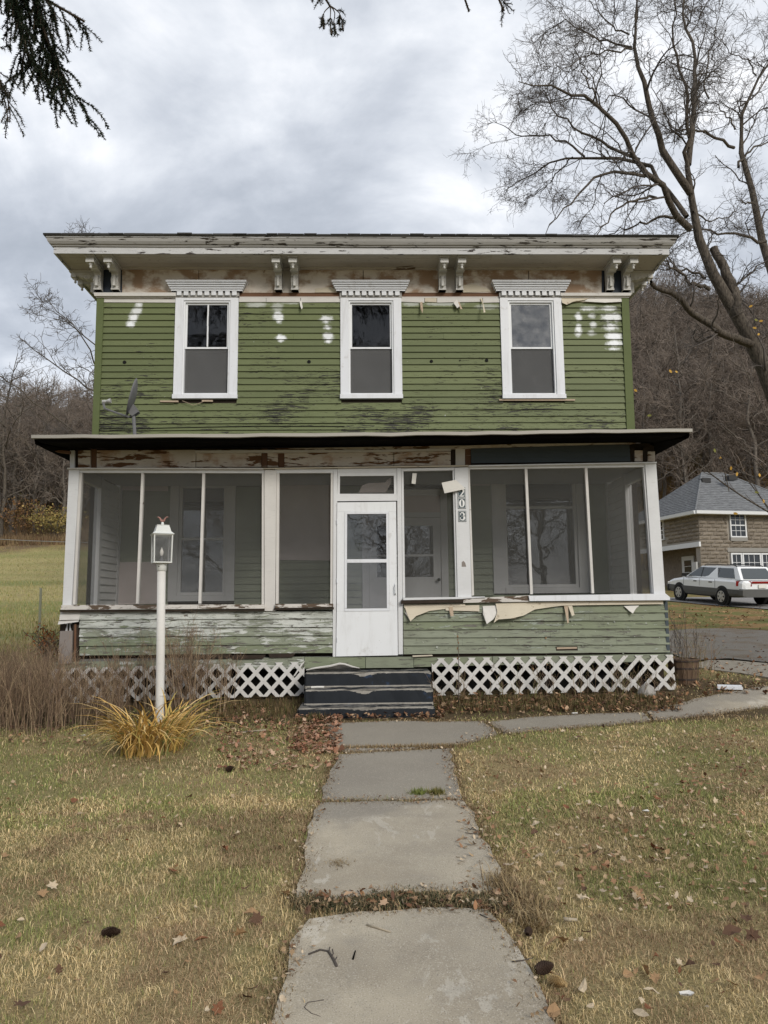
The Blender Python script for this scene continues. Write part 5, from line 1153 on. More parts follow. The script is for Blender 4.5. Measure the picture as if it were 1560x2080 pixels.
# ================================================================= spruce over the lawn (trunk out of the frame)
SX, SYY = -2.7, -.9; spz = H(SX, SYY)-.1
spr = empty('spruce_tree', (SX, SYY, spz)); tag(spr, 'tall dark spruce whose drooping branches hang into the top of the view', 'tree')
MB().tube([(SX, SYY, spz), (SX+.02, SYY, 2), (SX, SYY+.03, 6), (SX-.03, SYY, 13), (SX, SYY, 23.5)], [.40, .34, .28, .17, .02], 10).build('trunk', M['sprucebark'], spr, smooth=True)
def needles(P, per_m, ln, wd, seed):
    r_ = np.random.default_rng(seed); N, m, _ = P.shape; segl = np.linalg.norm(P[:, 1:]-P[:, :-1], axis=2); tot = segl.sum()
    if tot < 1e-6: return np.zeros((0, 3)), np.zeros((0, 3), int)
    K = int(tot*per_m); pr = (segl/tot).ravel(); ix = r_.choice(len(pr), K, p=pr); a, b = ix//(m-1), ix % (m-1); t = r_.random((K, 1)); O = P[a, b]*(1-t)+P[a, b+1]*t; d = nrmz(P[a, b+1]-P[a, b]); q = nrmz(np.cross(d, r_.normal(size=(K, 3)))); dr_ = nrmz(q+d*r_.uniform(.25, .8, (K, 1))); L_ = ln*r_.uniform(.7, 1.15, (K, 1)); sd = nrmz(np.cross(dr_, r_.normal(size=(K, 3))))*wd
    return np.stack([O-sd, O+sd, O+dr_*L_], 1).reshape(-1, 3), np.arange(3*K).reshape(-1, 3)
def spruce_branch(path, r0, nside, lside, droop, per_m, wd, seed, name='branch', mats=None):
    """returns (wood mesh, needle mesh) from a 3-d path"""
    P, R = resample(path, [r0, r0*.6, .006], 10); P = P[None]; R = R[None]
    S1, R1 = spawn(P, R, nside, lside, (30, 65), 6, .10, -droop, .15, .5, .004, .010, .6, .45); S2, R2 = spawn(S1, R1, 3.5, (lside[0]*.35, lside[1]*.5), (25, 55), 4, .10, -droop*.7, .2, .7, .003, .006, .7, .3)
    wv, wf = cat([tubes_np(P, R, 6), tubes_np(S1, R1, 4), tubes_np(S2, R2, 3)]); nv1, nf1 = needles(S1, per_m, .018, wd, seed); nv2, nf2 = needles(S2, per_m, .017, wd, seed+1); nv3, nf3 = needles(P[:, 4:], per_m, .018, wd, seed+2)
    nv, nf = cat([(nv1, nf1), (nv2, nf2), (nv3, nf3)]); a = npmesh('branch', wv, wf, k=4); a.materials.append(M['sprucebark']); b = npmesh('needles', nv, nf); b.materials.append(M['needle']); return a, b
BV = [spruce_branch([(0, 0, 0), (.8, .05, .10), (1.7, -.05, .02), (2.6, .05, -.25), (3.2, 0, -.35)], .035, 75, (.5, 1.1), .22, 130, .012, 40+i*5) for i in range(3)]
for i in range(100):
    t = i/99; z = 6.9+16*t; a = i*2.39996+random.uniform(-.2, .2); L_ = (1.45-1.3*t)*random.uniform(.85, 1.1)
    if -1.3 < math.atan2(math.sin(a-1.2), math.cos(a-1.2)) < 1.3 and z < 8.2: continue
    A, B = BV[i % 3]
    o = bpy.data.objects.new('branch', A); col.objects.link(o); o.parent = spr; o.location = (0, 0, z-spz); o.rotation_euler = (0, random.uniform(-.1, .15), a); o.scale = (L_, L_, L_)
    n_ = bpy.data.objects.new('needles', B); col.objects.link(n_); n_.parent = o
def hang(pts, r0, nside, lside, droop, per, wd, seed):
    A, B = spruce_branch([tuple(p) for p in pts], r0, nside, lside, droop, per, wd, seed); o = link('branch', A, None, spr); n_ = link('needles', B, None, o)
tr = lambda z: Vector((SX, SYY, z))
hang([tr(5.9), Vector((-2.5, 1.6, 5.6)), on_y(60, -130, 3.5), on_y(75, -20, 3.6), on_y(100, 90, 3.65), on_y(118, 150, 3.65)], .04, 210, (.2, .55), .42, 800, .003, 71)
hang([tr(5.4), Vector((-2.8, 2.2, 5.0)), on_y(-60, -60, 3.4), on_y(10, -10, 3.5), on_y(90, 30, 3.6), on_y(172, 44, 3.7)], .03, 80, (.15, .36), .30, 700, .0024, 75)
hang([tr(5.8), Vector((-2.5, 1.5, 5.5)), on_y(20, -110, 3.4), on_y(40, -10, 3.5), on_y(55, 60, 3.6), on_y(62, 130, 3.6)], .03, 130, (.2, .5), .42, 800, .0028, 73)
hang([tr(5.2), Vector((-2.9, 2.0, 4.7)), on_y(-90, -40, 3.3), on_y(-40, 60, 3.35), on_y(5, 130, 3.4), on_y(20, 200, 3.4)], .03, 50, (.2, .45), .35, 480, .002, 79)
hang([tr(5.9), Vector((-2.2, 1.8, 5.9)), Vector((-1.2, 3.0, 5.7)), on_y(640, -120, 3.9), on_y(672, -20, 4.0), on_y(671, 14, 4.0)], .03, 14, (.12, .24), .5, 420, .0017, 83)
for j, (xa, xb) in enumerate(((658, 655), (672, 670), (682, 678), (690, 694))):
    hang([on_y(671, 12, 4.0), on_y(xa, 24, 4.0), on_y(xb, 42, 4.0+.03*j), on_y(xb+3, (58, 70, 66, 62)[j], 4.0)], .004, 4, (.03, .08), .25, 520, .0016, 90+j)
hang([tr(6.2), Vector((-2.0, 1.4, 6.3)), Vector((-.3, 2.5, 6.0)), on_y(900, -150, 3.7), on_y(935, -40, 3.8), on_y(953, 24, 3.8)], .03, 12, (.1, .22), .4, 420, .0017, 97)
hang([Vector((-.3, 2.5, 6.0)), on_y(960, -120, 3.8), on_y(1000, -30, 3.85), on_y(1024, 22, 3.85)], .015, 8, (.08, .18), .3, 420, .0017, 101)
# ================================================================= sapling with thin branches at the right edge
sb = on_y(1690, 1300, 11.6); sb.z = H(sb.x, sb.y)-.05
sap = empty('sapling', sb); tag(sap, 'young tree with thin arching branches and a few yellow leaves by the gravel drive', 'tree')
SL = [([tuple(sb), (1668, 1180), (1640, 1090)], .045, .035, 11.6, 11.4), ([(1640, 1090), (1571, 1045), (1500, 1005), (1440, 960), (1395, 925), (1360, 893), (1334, 855), (1318, 820)], .016, .003, 11.4, 10.6), ([(1650, 1120), (1600, 1010), (1540, 940), (1500, 895), (1450, 855)], .014, .003, 11.4, 11.8),
  ([(1571, 1045), (1530, 990), (1480, 925), (1440, 880), (1404, 848)], .010, .003, 11.3, 11.0), ([(1481, 998), (1474, 965), (1463, 930), (1450, 900), (1442, 870)], .008, .0025, 10.9, 10.8), ([(1362, 896), (1348, 905), (1334, 914), (1320, 925)], .005, .002, 10.6, 10.4), ([(1640, 1090), (1600, 960), (1560, 850), (1520, 770), (1490, 690), (1470, 640)], .014, .003, 11.4, 11.9), ([(1440, 960), (1420, 925), (1400, 900), (1372, 890)], .005, .002, 10.9, 10.7), ([(1560, 1035), (1530, 985), (1522, 940), (1522, 905)], .006, .002, 11.2, 11.2)]
mains = [resample([tuple(q) if len(q) == 3 else tuple(on_y(q[0], q[1], ya+(yb-ya)*i/(len(p)-1))) for i, q in enumerate(p)], [a, (a+b)*.55, b], 12) for p, a, b, ya, yb in SL]
P = np.stack([a for a, _ in mains]); R = np.stack([b for _, b in mains]); Q1, R1 = spawn(P[1:], R[1:], 7, (.15, .5), (20, 55), 5, .14, .02, .2, .6, .0022, .006, .6); Q2, R2 = spawn(Q1, R1, 1.5, (.08, .22), (20, 55), 4, .14, .0, .2, .7, .0018, .004, .7)
mesh_np('trunk', [tubes_np(P, R, 6)], M['bark'], sap); mesh_np('crown', [tubes_np(Q1, R1, 4), tubes_np(Q2, R2, 3)], M['twig'], sap)
for px_, py_, yy in ((1494, 1043, 10.9), (1463, 930, 10.9), (1452, 915, 10.9), (1485, 951, 10.9), (1497, 963, 10.9), (1543, 965, 11.1), (1537, 1000, 11.1), (1374, 755, 11), (1362, 754, 11), (1291, 793, 10.8), (1319, 844, 10.7), (1546, 652, 11.8), (1533, 666, 11.8), (1541, 679, 11.8), (1536, 650, 11.8), (1525, 622, 11.8), (1551, 1018, 11.2)):
    p = on_y(px_, py_, yy); u = Vector((random.gauss(0, 1), random.gauss(0, .3), random.gauss(-.6, .6))).normalized(); v = u.cross(Vector((0, 1, .2))).normalized(); L_ = .035; m = MB(); m.poly([p-u*L_, p-u*L_*.3+v*L_*.55, p+u*L_*.5+v*L_*.4, p+u*L_]); m.poly([p-u*L_, p+u*L_, p+u*L_*.5-v*L_*.45, p-u*L_*.3-v*L_*.5]); m.build('leaf', M['yellowleaf'] if random.random() < .7 else M['oliveleaf'], sap, fix=False)
# ================================================================= lamp post
lp = on_g(324, 1480); LY = lp.y; LP = lambda a, b: on_y(a, b, LY)
lamp = empty('lamp_post', (lp.x, lp.y, H(lp.x, lp.y))); tag(lamp, 'white lamp post with a glass lantern and bird finial standing in the lily clump', 'lamp post')
b0_ = LP(324.5, 1485); b0_.z = H(lp.x, lp.y)-.12; t0 = LP(328, 1158)
po = MB(); po.tube([b0_, b0_.lerp(t0, .25), b0_.lerp(t0, .5), t0], .0475, 20); post_ = po.build('post', M['postpvc'], lamp, smooth=True)
c = LP(327.3, 1412); MB().lathe([(.0480, -.006), (.0492, -.004), (.0492, .004), (.0480, .006)], c, 20).build('joint', M['postpvc'], lamp)
cc = LP(328.2, 1158); zc1 = LP(328, 1144).z
MB().lathe([(.049, -.012), (.055, -.008), (.058, (zc1-cc.z)*.6), (.064, zc1-cc.z)], cc, 20).build('collar', M['lampmetal'], lamp, smooth=True)
p = LP(325.5, 1151); MB().tube([(p.x, LY-.062, p.z), (p.x, LY-.052, p.z)], .006, 8).build('screw', M['dark'], lamp)
cx_, cy_ = LP(328.7, 1115).x, LY; zb_ = zc1; zt_ = LP(328, 1087).z; zr = LP(328, 1067).z; ang = RD(24); hw0, hw1 = .098, .103
lan = MB()
def ring(h, z, a=ang): return [(cx_+h*1.414*math.cos(a+PI/4+i*PI/2), cy_+h*1.414*math.sin(a+PI/4+i*PI/2), z) for i in range(4)]
def frus(m, h0, z0, h1, z1): m.hexa(ring(h0, z0)+ring(h1, z1))
frus(lan, hw0+.006, zb_, hw0+.006, zb_+.014); frus(lan, hw1+.006, zt_-.006, hw1+.018, zt_+.008)
fb = lan.build('lantern', M['lampmetal'], lamp)
for i in range(4):
    a = ring(hw0-.002, zb_+.014)[i]; b = ring(hw1-.002, zt_-.006)[i]; MB().tube([a, b], .0085, 6).build('corner_bar', M['lampmetal'], fb)
    r0 = ring(hw0-.006, zb_+.016); r1 = ring(hw1-.006, zt_-.008); j = (i+1) % 4; MB().poly([r0[i], r0[j], r1[j], r1[i]]).build('glass_pane', M['lampglass'], fb, fix=False)
rm = MB(); zz = [zt_+.0085, zt_+.02, zt_+(zr-zt_)*.35, zt_+(zr-zt_)*.72, zr-.012, zr]; hh = [hw1+.022, hw1+.006, .088, .076, .068, .070]
for i in range(5): frus(rm, hh[i], zz[i]+.0003, hh[i+1], zz[i+1])
rm.build('lantern_roof', M['lampmetal'], fb)
MB().lathe([(.012, 0), (.018, .012), (.016, .03), (.008, .038)], (cx_, cy_, zr+.0005), 10).build('finial_base', M['lampmetal'], fb, smooth=True)
bd = MB(); zf = zr+.036
for s in (-1, 1): bd.tube([(cx_, cy_, zf), (cx_+s*.018, cy_, zf+.022), (cx_+s*.032, cy_, zf+.048), (cx_+s*.05, cy_-.004, zf+.062), (cx_+s*.068, cy_, zf+.058)], [.008, .012, .010, .007, .002], 6)
bd.tube([(cx_, cy_, zf-.002), (cx_, cy_, zf+.018), (cx_, cy_-.012, zf+.030)], [.009, .011, .004], 6); bd.build('bird_finial', M['copper'], fb, smooth=True)
MB().lathe([(.02, .015), (.02, .05), (.012, .052), (.012, .085)], (cx_, cy_, zb_), 10).build('socket', M['dishgrey'], fb)
MB().lathe([(.010, 0), (.018, .018), (.022, .04), (.016, .066), (.006, .088), (.002, .1)], (cx_, cy_, zb_+.0855), 12).build('bulb', M['bulb'], fb, smooth=True)
# ================================================================= daylily clump at the lamp foot
LC = [(.60, .38, .12), (.50, .33, .09), (.38, .29, .08), (.20, .21, .06), (.66, .48, .23)]
lc_ = on_g(312, 1530); lily = empty('lily_clump', lc_); tag(lily, 'clump of yellowing strap leaves round the lamp post foot', 'plant')
for k_, c_ in enumerate(LC): M['lily%d' % k_] = plain('lily_leaf_%s' % 'abcde'[k_], c_, .7, .2, 10)
LMESH = []
for v_ in range(8):
    m = MB(); L_ = random.uniform(.55, .92); dr_ = random.uniform(.85, 1.45); n = 7; b = 0
    for i in range(n):
        t = i/(n-1); a = .12+dr_*1.55*t**1.15; 
        if i == 0: x_, z_ = 0, 0
        else: x_ += L_/(n-1)*math.sin(min(a, 2.4)); z_ += L_/(n-1)*math.cos(min(a, 2.4))
        wd = .011*(1-t**2.2)+.0008; tw = t*random.uniform(-.3, .3)
        m.v += [(x_, -wd, z_+tw*wd), (x_+.001, 0, z_-wd*.5), (x_, wd, z_-tw*wd)]
    for i in range(n-1):
        for j in (0, 1): m.face((i*3+j, i*3+j+1, i*3+3+j+1, i*3+3+j))
    LMESH.append((m, L_))
lm_cache = {}
for i in range(290):
    v_ = random.randrange(8); c_ = random.choices(range(5), (4, 3, 2, 1, 3))[0]
    if (v_, c_) not in lm_cache: me = LMESH[v_][0].mesh('leaf', True); me.materials.append(M['lily%d' % c_]); lm_cache[(v_, c_)] = me
    o = bpy.data.objects.new('leaf', lm_cache[(v_, c_)]); col.objects.link(o); o.parent = lily
    grp = random.random(); gx, gy = ((-.10, -.06) if grp < .6 else (.12, .16)) if grp < .9 else (0, 0)
    lx, ly = gx+random.gauss(0, .08), gy+random.gauss(0, .08); a = math.atan2(ly-.04*0+random.gauss(0, .18), lx+.04+random.gauss(0, .22)); wx, wy = lily.location.x+lx, lily.location.y+ly
    o.location = (lx, ly, H(wx, wy)-lily.location.z-.01); s = random.uniform(.65, 1.0); o.scale = (s, s, s); o.rotation_euler = (random.gauss(0, .12), random.gauss(0, .12), a)
# ================================================================= dry weeds at the porch corner
def weeds(name, label, areas, seed, cols):
    r_ = np.random.default_rng(seed); Ps, Rs = [], []
    for (pxa, pxb, ya, yb, n, h) in areas:
        y = r_.uniform(ya, yb, n); px = r_.uniform(pxa, pxb, n); x = np.array([on_y(a, 1300, b).x for a, b in zip(px, y)]); z = hgt(x, y); hh = h*r_.uniform(.55, 1.15, n); m = 5; Q = np.empty((n, m, 3)); Q[:, 0] = np.stack([x, y, z-.02], 1); d = nrmz(np.stack([r_.normal(0, .10, n), r_.normal(0, .10, n), np.ones(n)], 1))
        for j in range(1, m): d = nrmz(d+r_.normal(size=(n, 3))*.07); Q[:, j] = Q[:, j-1]+d*(hh/(m-1))[:, None]
        Ps.append(Q); Rs.append(np.tile(np.array([.0035, .003, .0026, .002, .0014]), (n, 1)))
    P = np.concatenate(Ps); R = np.concatenate(Rs); Q1, R1 = spawn(P, R, 6, (.10, .32), (15, 45), 3, .12, .10, .30, .7, .0013, .002, .7, .2); Q2, R2 = spawn(Q1, R1, 2.2, (.03, .10), (15, 50), 2, .15, .05, .3, .8, .0012, .002, .8)
    parts = [tubes_np(P, R, 3), tubes_np(Q1, R1, 3), tubes_np(Q2, R2, 3)]; V, F_ = cat(parts); c = []
    for (pv, _), arr in zip(parts, (P, Q1, Q2)):
        k = len(pv)//len(arr); cc_ = np.asarray(cols)[r_.integers(0, len(cols), len(arr))]*r_.uniform(.65, 1.25, (len(arr), 1)); c.append(np.repeat(cc_, k, 0))
    me = npmesh(name, V, F_, np.concatenate(c), 4); tag(link(name, me, M['vcol']), label, 'weeds', kind='stuff')
WC = [(.30, .21, .135), (.22, .15, .10), (.40, .30, .19), (.16, .11, .08)]
weeds('dry_weeds', 'thicket of tall dry brown weeds in front of the left porch corner', [(-90, 130, 8.3, 9.8, 440, .78), (130, 250, 8.6, 9.8, 150, .66), (250, 480, 9.2, 9.9, 110, .85), (-200, 120, 9.8, 11.5, 200, .7), (350, 410, 9.0, 9.8, 50, 1.0)], 21, WC)
weeds('dry_weeds', 'sparse dry weeds at the right porch corner by the barrel', [(1376, 1440, 10.3, 10.8, 12, .45), (880, 1370, 9.5, 9.95, 40, .35), (1372, 1470, 10.8, 12.2, 16, .6)], 22, WC+[(.18, .17, .06)])
# withered single stalks in front of the right siding
def stalk(px, pyb, pyt, label):
    b = on_g(px, pyb); root = empty('dead_stalk', b); tag(root, label, 'plant'); top = on_y(px-2, pyt, b.y); MB().tube([b-Vector((0, 0, .03)), b.lerp(top, .5)+Vector((.006, 0, 0)), top], [.006, .005, .003], 5).build('stem', M['greytwig'], root)
    for i in range(9):
        t = random.choice([random.uniform(.62, .98), random.uniform(.3, .98)]); p = b.lerp(top, t); s = random.uniform(.03, .055); a = random.uniform(0, 6.28); dx = Vector((math.cos(a)*.5, math.sin(a)*.5, -1)).normalized(); sd = Vector((-math.sin(a), math.cos(a), 0)); m = MB()
        m.poly([p, p+dx*s*.5+sd*s*.3, p+dx*s*1.1]); m.poly([p, p+dx*s*1.1, p+dx*s*.55-sd*s*.28+Vector((0, .01, 0))]); m.build('leaf', M['leaf_tan'], root, fix=False)
stalk(932, 1428, 1286, 'withered stalk with curled tan leaves standing right of the steps'); stalk(1110, 1412, 1276, 'withered stalk with brown leaves standing before the wall vent'); stalk(1083, 1410, 1322, 'short withered stalk beside the lattice')
# ================================================================= barrel planter, stones, scraps
bp = on_g(1403, 1392); bar = empty('barrel_planter', (bp.x, bp.y+.2, H(bp.x, bp.y+.2))); tag(bar, 'half barrel wooden planter with dead stems at the right porch corner', 'planter'); bc = bar.location; h_ = .34
for i in range(18):
    a0_, a1_ = 2*PI*i/18+.012, 2*PI*(i+1)/18-.012; m = MB(); pr = ((.175, -.02), (.20, h_*.5), (.215, h_)); j = random.uniform(-.003, .003); v = []
    for r_, z_ in pr:
        for rr in (r_+j, r_-.02): v.append([(bc.x+rr*math.cos(a), bc.y+rr*math.sin(a), bc.z+z_) for a in (a0_, a1_)])
    for k_ in (0, 2): (o0, i0_, o1, i1_) = v[k_:k_+4]; m.hexa([o0[0], o0[1], i0_[1], i0_[0], o1[0], o1[1], i1_[1], i1_[0]])
    m.build('stave', M['barrel'], bar)
for z_, r_ in ((.05, .187), (.20, .2055), (.30, .2145)): MB().lathe([(r_, 0), (r_+.003, 0), (r_+.004, .025), (r_+.001, .025)], (bc.x, bc.y, bc.z+z_), 24).build('hoop', M['hoop'], bar)
MB().lathe([(.19, 0), (.19, .02), (.10, .04), (.02, .05)], (bc.x, bc.y, bc.z+.25), 18).build('soil', M['soil'], bar)
S = np.array([[[0, 0, 0], [random.gauss(0, .05), random.gauss(0, .05), .3], [random.gauss(0, .13), random.gauss(0, .1), random.uniform(.45, .8)]] for _ in range(16)])+np.array([bc.x, bc.y, bc.z+.28])+rng.normal(size=(16, 1, 3))*np.array([.07, .07, 0]); Rr = np.tile(np.array([.004, .003, .0018]), (16, 1)); Q1, R1 = spawn(S, Rr, 5, (.1, .25), (20, 60), 4, .2, .05, .3, .7, .0015); mesh_np('dead_stems', [tubes_np(S, Rr, 4), tubes_np(Q1, R1, 3)], M['greytwig'], bar)
def rock(px, py, w_, h_, label, mat='stone'):
    p = on_g(px, py); bm = bmesh.new(); bmesh.ops.create_icosphere(bm, subdivisions=2, radius=1)
    for v in bm.verts: v.co *= random.uniform(.85, 1.1); v.co.x *= w_; v.co.y *= w_*.7; v.co.z = max(-h_*.3, v.co.z*h_*.8); v.co += Vector((p.x, p.y+w_*.5, H(p.x, p.y+w_*.5)+h_*.25))
    me = bpy.data.meshes.new('stone'); bm.to_mesh(me); bm.free(); tag(link('stone', me, M[mat]), label, 'stone')
rock(1318, 1417, .12, .17, 'pale stone leaning against the right end of the lattice')
gp = on_g(1483, 1400, .022); gm = MB(); L_, an = .30, -.35; dx, dy = math.cos(an), math.sin(an)
for w0, w1, z0, z1 in ((-.05, .05, 0, .004), (-.055, -.049, 0, .04), (.049, .055, 0, .05), (.055, .075, .046, .05)):
    gm.hexa([(gp.x+dx*l-dy*w_, gp.y+dy*l+dx*w_, H(gp.x, gp.y)+.024+z) for z in (z0, z1) for l, w_ in ((-L_/2, w0), (L_/2, w0), (L_/2, w1), (-L_/2, w1))])
tag(gm.build('gutter_piece', M['trim']), 'short piece of white gutter lying on the side path', 'gutter piece')
stk_ = on_g(80, 1281); top = on_y(83, 1195, stk_.y)
sk = MB(); sk.hexa([(stk_.x+a, stk_.y+b, stk_.z-.1) for a, b in ((-.03, -.02), (.03, -.02), (.03, .02), (-.03, .02))]+[(top.x+a, stk_.y+b, top.z+(.02 if a < 0 else 0)) for a, b in ((-.032, -.02), (.032, -.02), (.032, .02), (-.032, .02))]); tag(sk.build('stake', M['stake']), 'grey wooden stake standing upright in the field left of the porch', 'stake')
# utility line from a pole beyond the frame to the back of the house
pa = on_y(-30, 1063, 40); pole = Vector((on_y(-260, 1063, 44).x, 44, 0)); pole.z = H(pole.x, pole.y); up_pole = empty('utility_pole', pole); tag(up_pole, 'wooden utility pole carrying a thin wire across the field', 'pole'); wz = on_y(-260, 1066, 44).z
MB().tube([pole-Vector((0, 0, .3)), pole+Vector((0, 0, 9))], [.16, .11], 10).build('post', M['bark'], up_pole)
e0 = Vector((pole.x, pole.y, wz)); e1 = Vector((XL+.05, 19.9, 3.2)); mid = [e0.lerp(e1, t)-Vector((0, 0, 1.2*4*t*(1-t)*.25)) for t in np.linspace(0, 1, 16)]
MB().tube(mid, .012, 4).build('wire', M['utility'], up_pole)
# ================================================================= neighbour's stone block house
NY = 39.5; nc = on_y(1421, 1100, NY); NA = RD(11); nx_, ny_ = Vector((math.cos(NA), math.sin(NA), 0)), Vector((-math.sin(NA), math.cos(NA), 0)); NZ = H(nc.x+2, nc.y)-.05
nb = empty('stone_house', (nc.x, nc.y, NZ)); tag(nb, 'tan rock faced block house with a grey hipped roof behind the parked car', 'house')
def nw(a, b, z): return Vector((nc.x, nc.y, 0))+nx_*a+ny_*b+Vector((0, 0, z))
def nbox(name, mat, a0, a1, b0, b1, z0, z1, parent=None):
    m = MB(); m.hexa([nw(a0, b0, z0), nw(a1, b0, z0), nw(a1, b1, z0), nw(a0, b1, z0), nw(a0, b0, z1), nw(a1, b0, z1), nw(a1, b1, z1), nw(a0, b1, z1)]); return m.build(name, M[mat], parent or nb)
EZ = on_y(1421, 1041, NY).z; BZ = on_y(1421, 1100, NY).z; W_, D_ = 7.4, 7.0
core = nbox('upper_wall', 'mortar', .03, W_, .03, D_, BZ, EZ); nbox('lower_wall', 'block', 1.4, W_, .4, D_, NZ-.3, BZ-.002); fw_ = nbox('front_wall', 'mortar', .03, W_, .03, .395, NZ-.3, BZ-.002)
def npx(px, py):   # photo point on the front face
    d = ray(px, py); n_ = ny_; t = (Vector((nc.x, nc.y, 0))-CAM).dot(n_)/d.dot(n_); p = CAM+d*t; q = p-Vector((nc.x, nc.y, 0)); return q.dot(nx_), p.z
uw = npx(1480, 1044)+npx(1516, 1092); lw_ = npx(1482.5, 1123)+npx(1600, 1178); lint = npx(1480, 1113)+npx(1600, 1122)
ch = (EZ-NZ)/21.0; bl = .62; cnt = 0
vb = []
for v_ in range(6):
    bm = bmesh.new(); bmesh.ops.create_grid(bm, x_segments=4, y_segments=3, size=.5)
    for v in bm.verts:
        edge = abs(v.co.x) > .49 or abs(v.co.y) > .49; v.co.z = 0 if edge else random.uniform(.55, 1.0)
    me = bpy.data.meshes.new('block'); bm.to_mesh(me); bm.free(); me.materials.append(M['block']); vb.append(me)
def blk(a, z, w_, h_, face):   # rock faced block
    o = bpy.data.objects.new('block', random.choice(vb)); col.objects.link(o)
    R3 = Matrix((nx_, Vector((0, 0, 1)), -ny_)).transposed() if face == 0 else Matrix((-ny_, Vector((0, 0, 1)), -nx_)).transposed()
    pos = nw(a, 0, z) if face == 0 else nw(0, a, z); sx = random.choice((1, -1))
    mw = Matrix.Translation(pos) @ R3.to_4x4() @ Matrix.Diagonal((w_*sx, h_*sx, .06, 1)); o.parent = nb; o.matrix_parent_inverse = (Matrix.Translation(nb.location)).inverted(); o.matrix_basis = mw
for r_ in range(21):
    z0 = NZ+r_*ch; a = -.30 if r_ % 2 else 0.0
    while a < 4.6:
        w_ = bl*random.uniform(.85, 1.15); a0, a1 = max(a, .0), a+w_; mz = z0+ch/2; ok = a1-a0 > .12
        for q in ((uw[0]-.12, uw[3]-.22, uw[2]+.12, uw[1]+.05), (lw_[0]-.1, lw_[3]-.2, lw_[2], lint[1]+.02)):
            if q[1] < mz < q[3] and a1 > q[0] and a0 < q[2]:
                if a0 < q[0]: a1 = min(a1, q[0]); ok = a1-a0 > .08
                elif a1 > q[2]: a0 = max(a0, q[2]); ok = a1-a0 > .08
                else: ok = False
        if ok: blk((a0+a1)/2, mz, a1-a0-.022, ch-.022, 0)
        a += w_
    if z0 >= BZ-.02:
        b = -.3 if r_ % 2 else .0
        while b < 5.2:
            w_ = bl*random.uniform(.85, 1.15); b0, b1 = max(b, 0), b+w_
            if b1-b0 > .12 and not (3.05 < (b0+b1)/2 < 4.2 and z0+ch/2 < EZ-.12): blk((b0+b1)/2, z0+ch/2, b1-b0-.022, ch-.022, 1)
            b += w_
def nwin(a0, a1, z0, z1, cols_, rows_, face=0, fw=.07, mid=True):
    wn_ = None
    def bb(name, mat, p0, p1, q0, q1, d0, d1, parent): 
        if face == 0: return nbox(name, mat, p0, p1, -d1, -d0, q0, q1, parent)
        return nbox(name, mat, -d1, -d0, p0, p1, q0, q1, parent)
    wn_ = bb('window', 'nwhite', a0-fw, a1+fw, z1, z1+fw, -.02, .075, nb)
    bb('frame', 'nwhite', a0-fw, a0, z0, z1-.001, -.02, .073, wn_); bb('frame', 'nwhite', a1, a1+fw, z0, z1-.001, -.02, .073, wn_); bb('sill', 'nwhite', a0-fw, a1+fw, z0-fw, z0-.001, -.02, .09, wn_)
    bb('pane', 'nglass', a0, a1, z0, z1, -.02, .03, wn_)
    for i in range(1, cols_): x = a0+(a1-a0)*i/cols_; bb('muntin', 'nwhite', x-.012, x+.012, z0, z1, .031, .042, wn_)
    for i in range(1, rows_): z = z0+(z1-z0)*i/rows_; t = .03 if mid and i == rows_//2 else .012; bb('muntin', 'nwhite', a0, a1, z-t, z+t, .0425, .05, wn_)
nwin(uw[0]+.07, uw[2]-.07, uw[3]+.07, uw[1]-.02, 3, 4); nbox('window_ledge', 'nlintel', uw[0]-.02, uw[2]+.02, -.08, .02, uw[3]-.2, uw[3]-.005)
nbox('lintel', 'nlintel', lint[0]-.1, lint[2]+.3, -.045, .02, lint[3]+.0, lint[1])
za_, zb2 = lw_[3]-.35, lw_[1]-.09; x = lw_[0]+.1
for wd, cn in ((.52, 2), (1.0, 3), (.52, 2)): nwin(x, x+wd, za_, zb2, cn, 4, fw=.08, mid=False); x += wd+.19
nwin(3.25, 4.05, EZ-1.15, EZ-.14, 2, 4, face=1)
nbox('porch_beam', 'nwhite', -.08, .028, -.06, D_, BZ-.27, BZ-.01); nbox('porch_soffit', 'nwhite', .031, 1.39, .40, D_, BZ-.10, BZ-.004)
nbox('porch_post', 'nwhite', .0, .14, D_-.3, D_-.1, NZ-.2, BZ-.28)
nd = nbox('entry_door', 'nwhite', 1.33, 1.395, 2.5, 3.65, NZ, NZ+2.25); nbox('door_glass', 'nglass', 1.315, 1.328, 2.75, 3.4, NZ+.25, NZ+2.0, nd)
for i in range(1, 5): nbox('muntin', 'nwhite', 1.30, 1.3145, 2.75, 3.4, NZ+.25+.35*i-.015, NZ+.25+.35*i+.015, nd)
nbox('porch_lamp', 'black', 1.20, 1.34, 1.28, 1.42, NZ+1.85, NZ+2.2); nbox('electric_meter_box', 'dishlight', -.14, -.01, .22, .62, NZ+1.15, NZ+1.75)
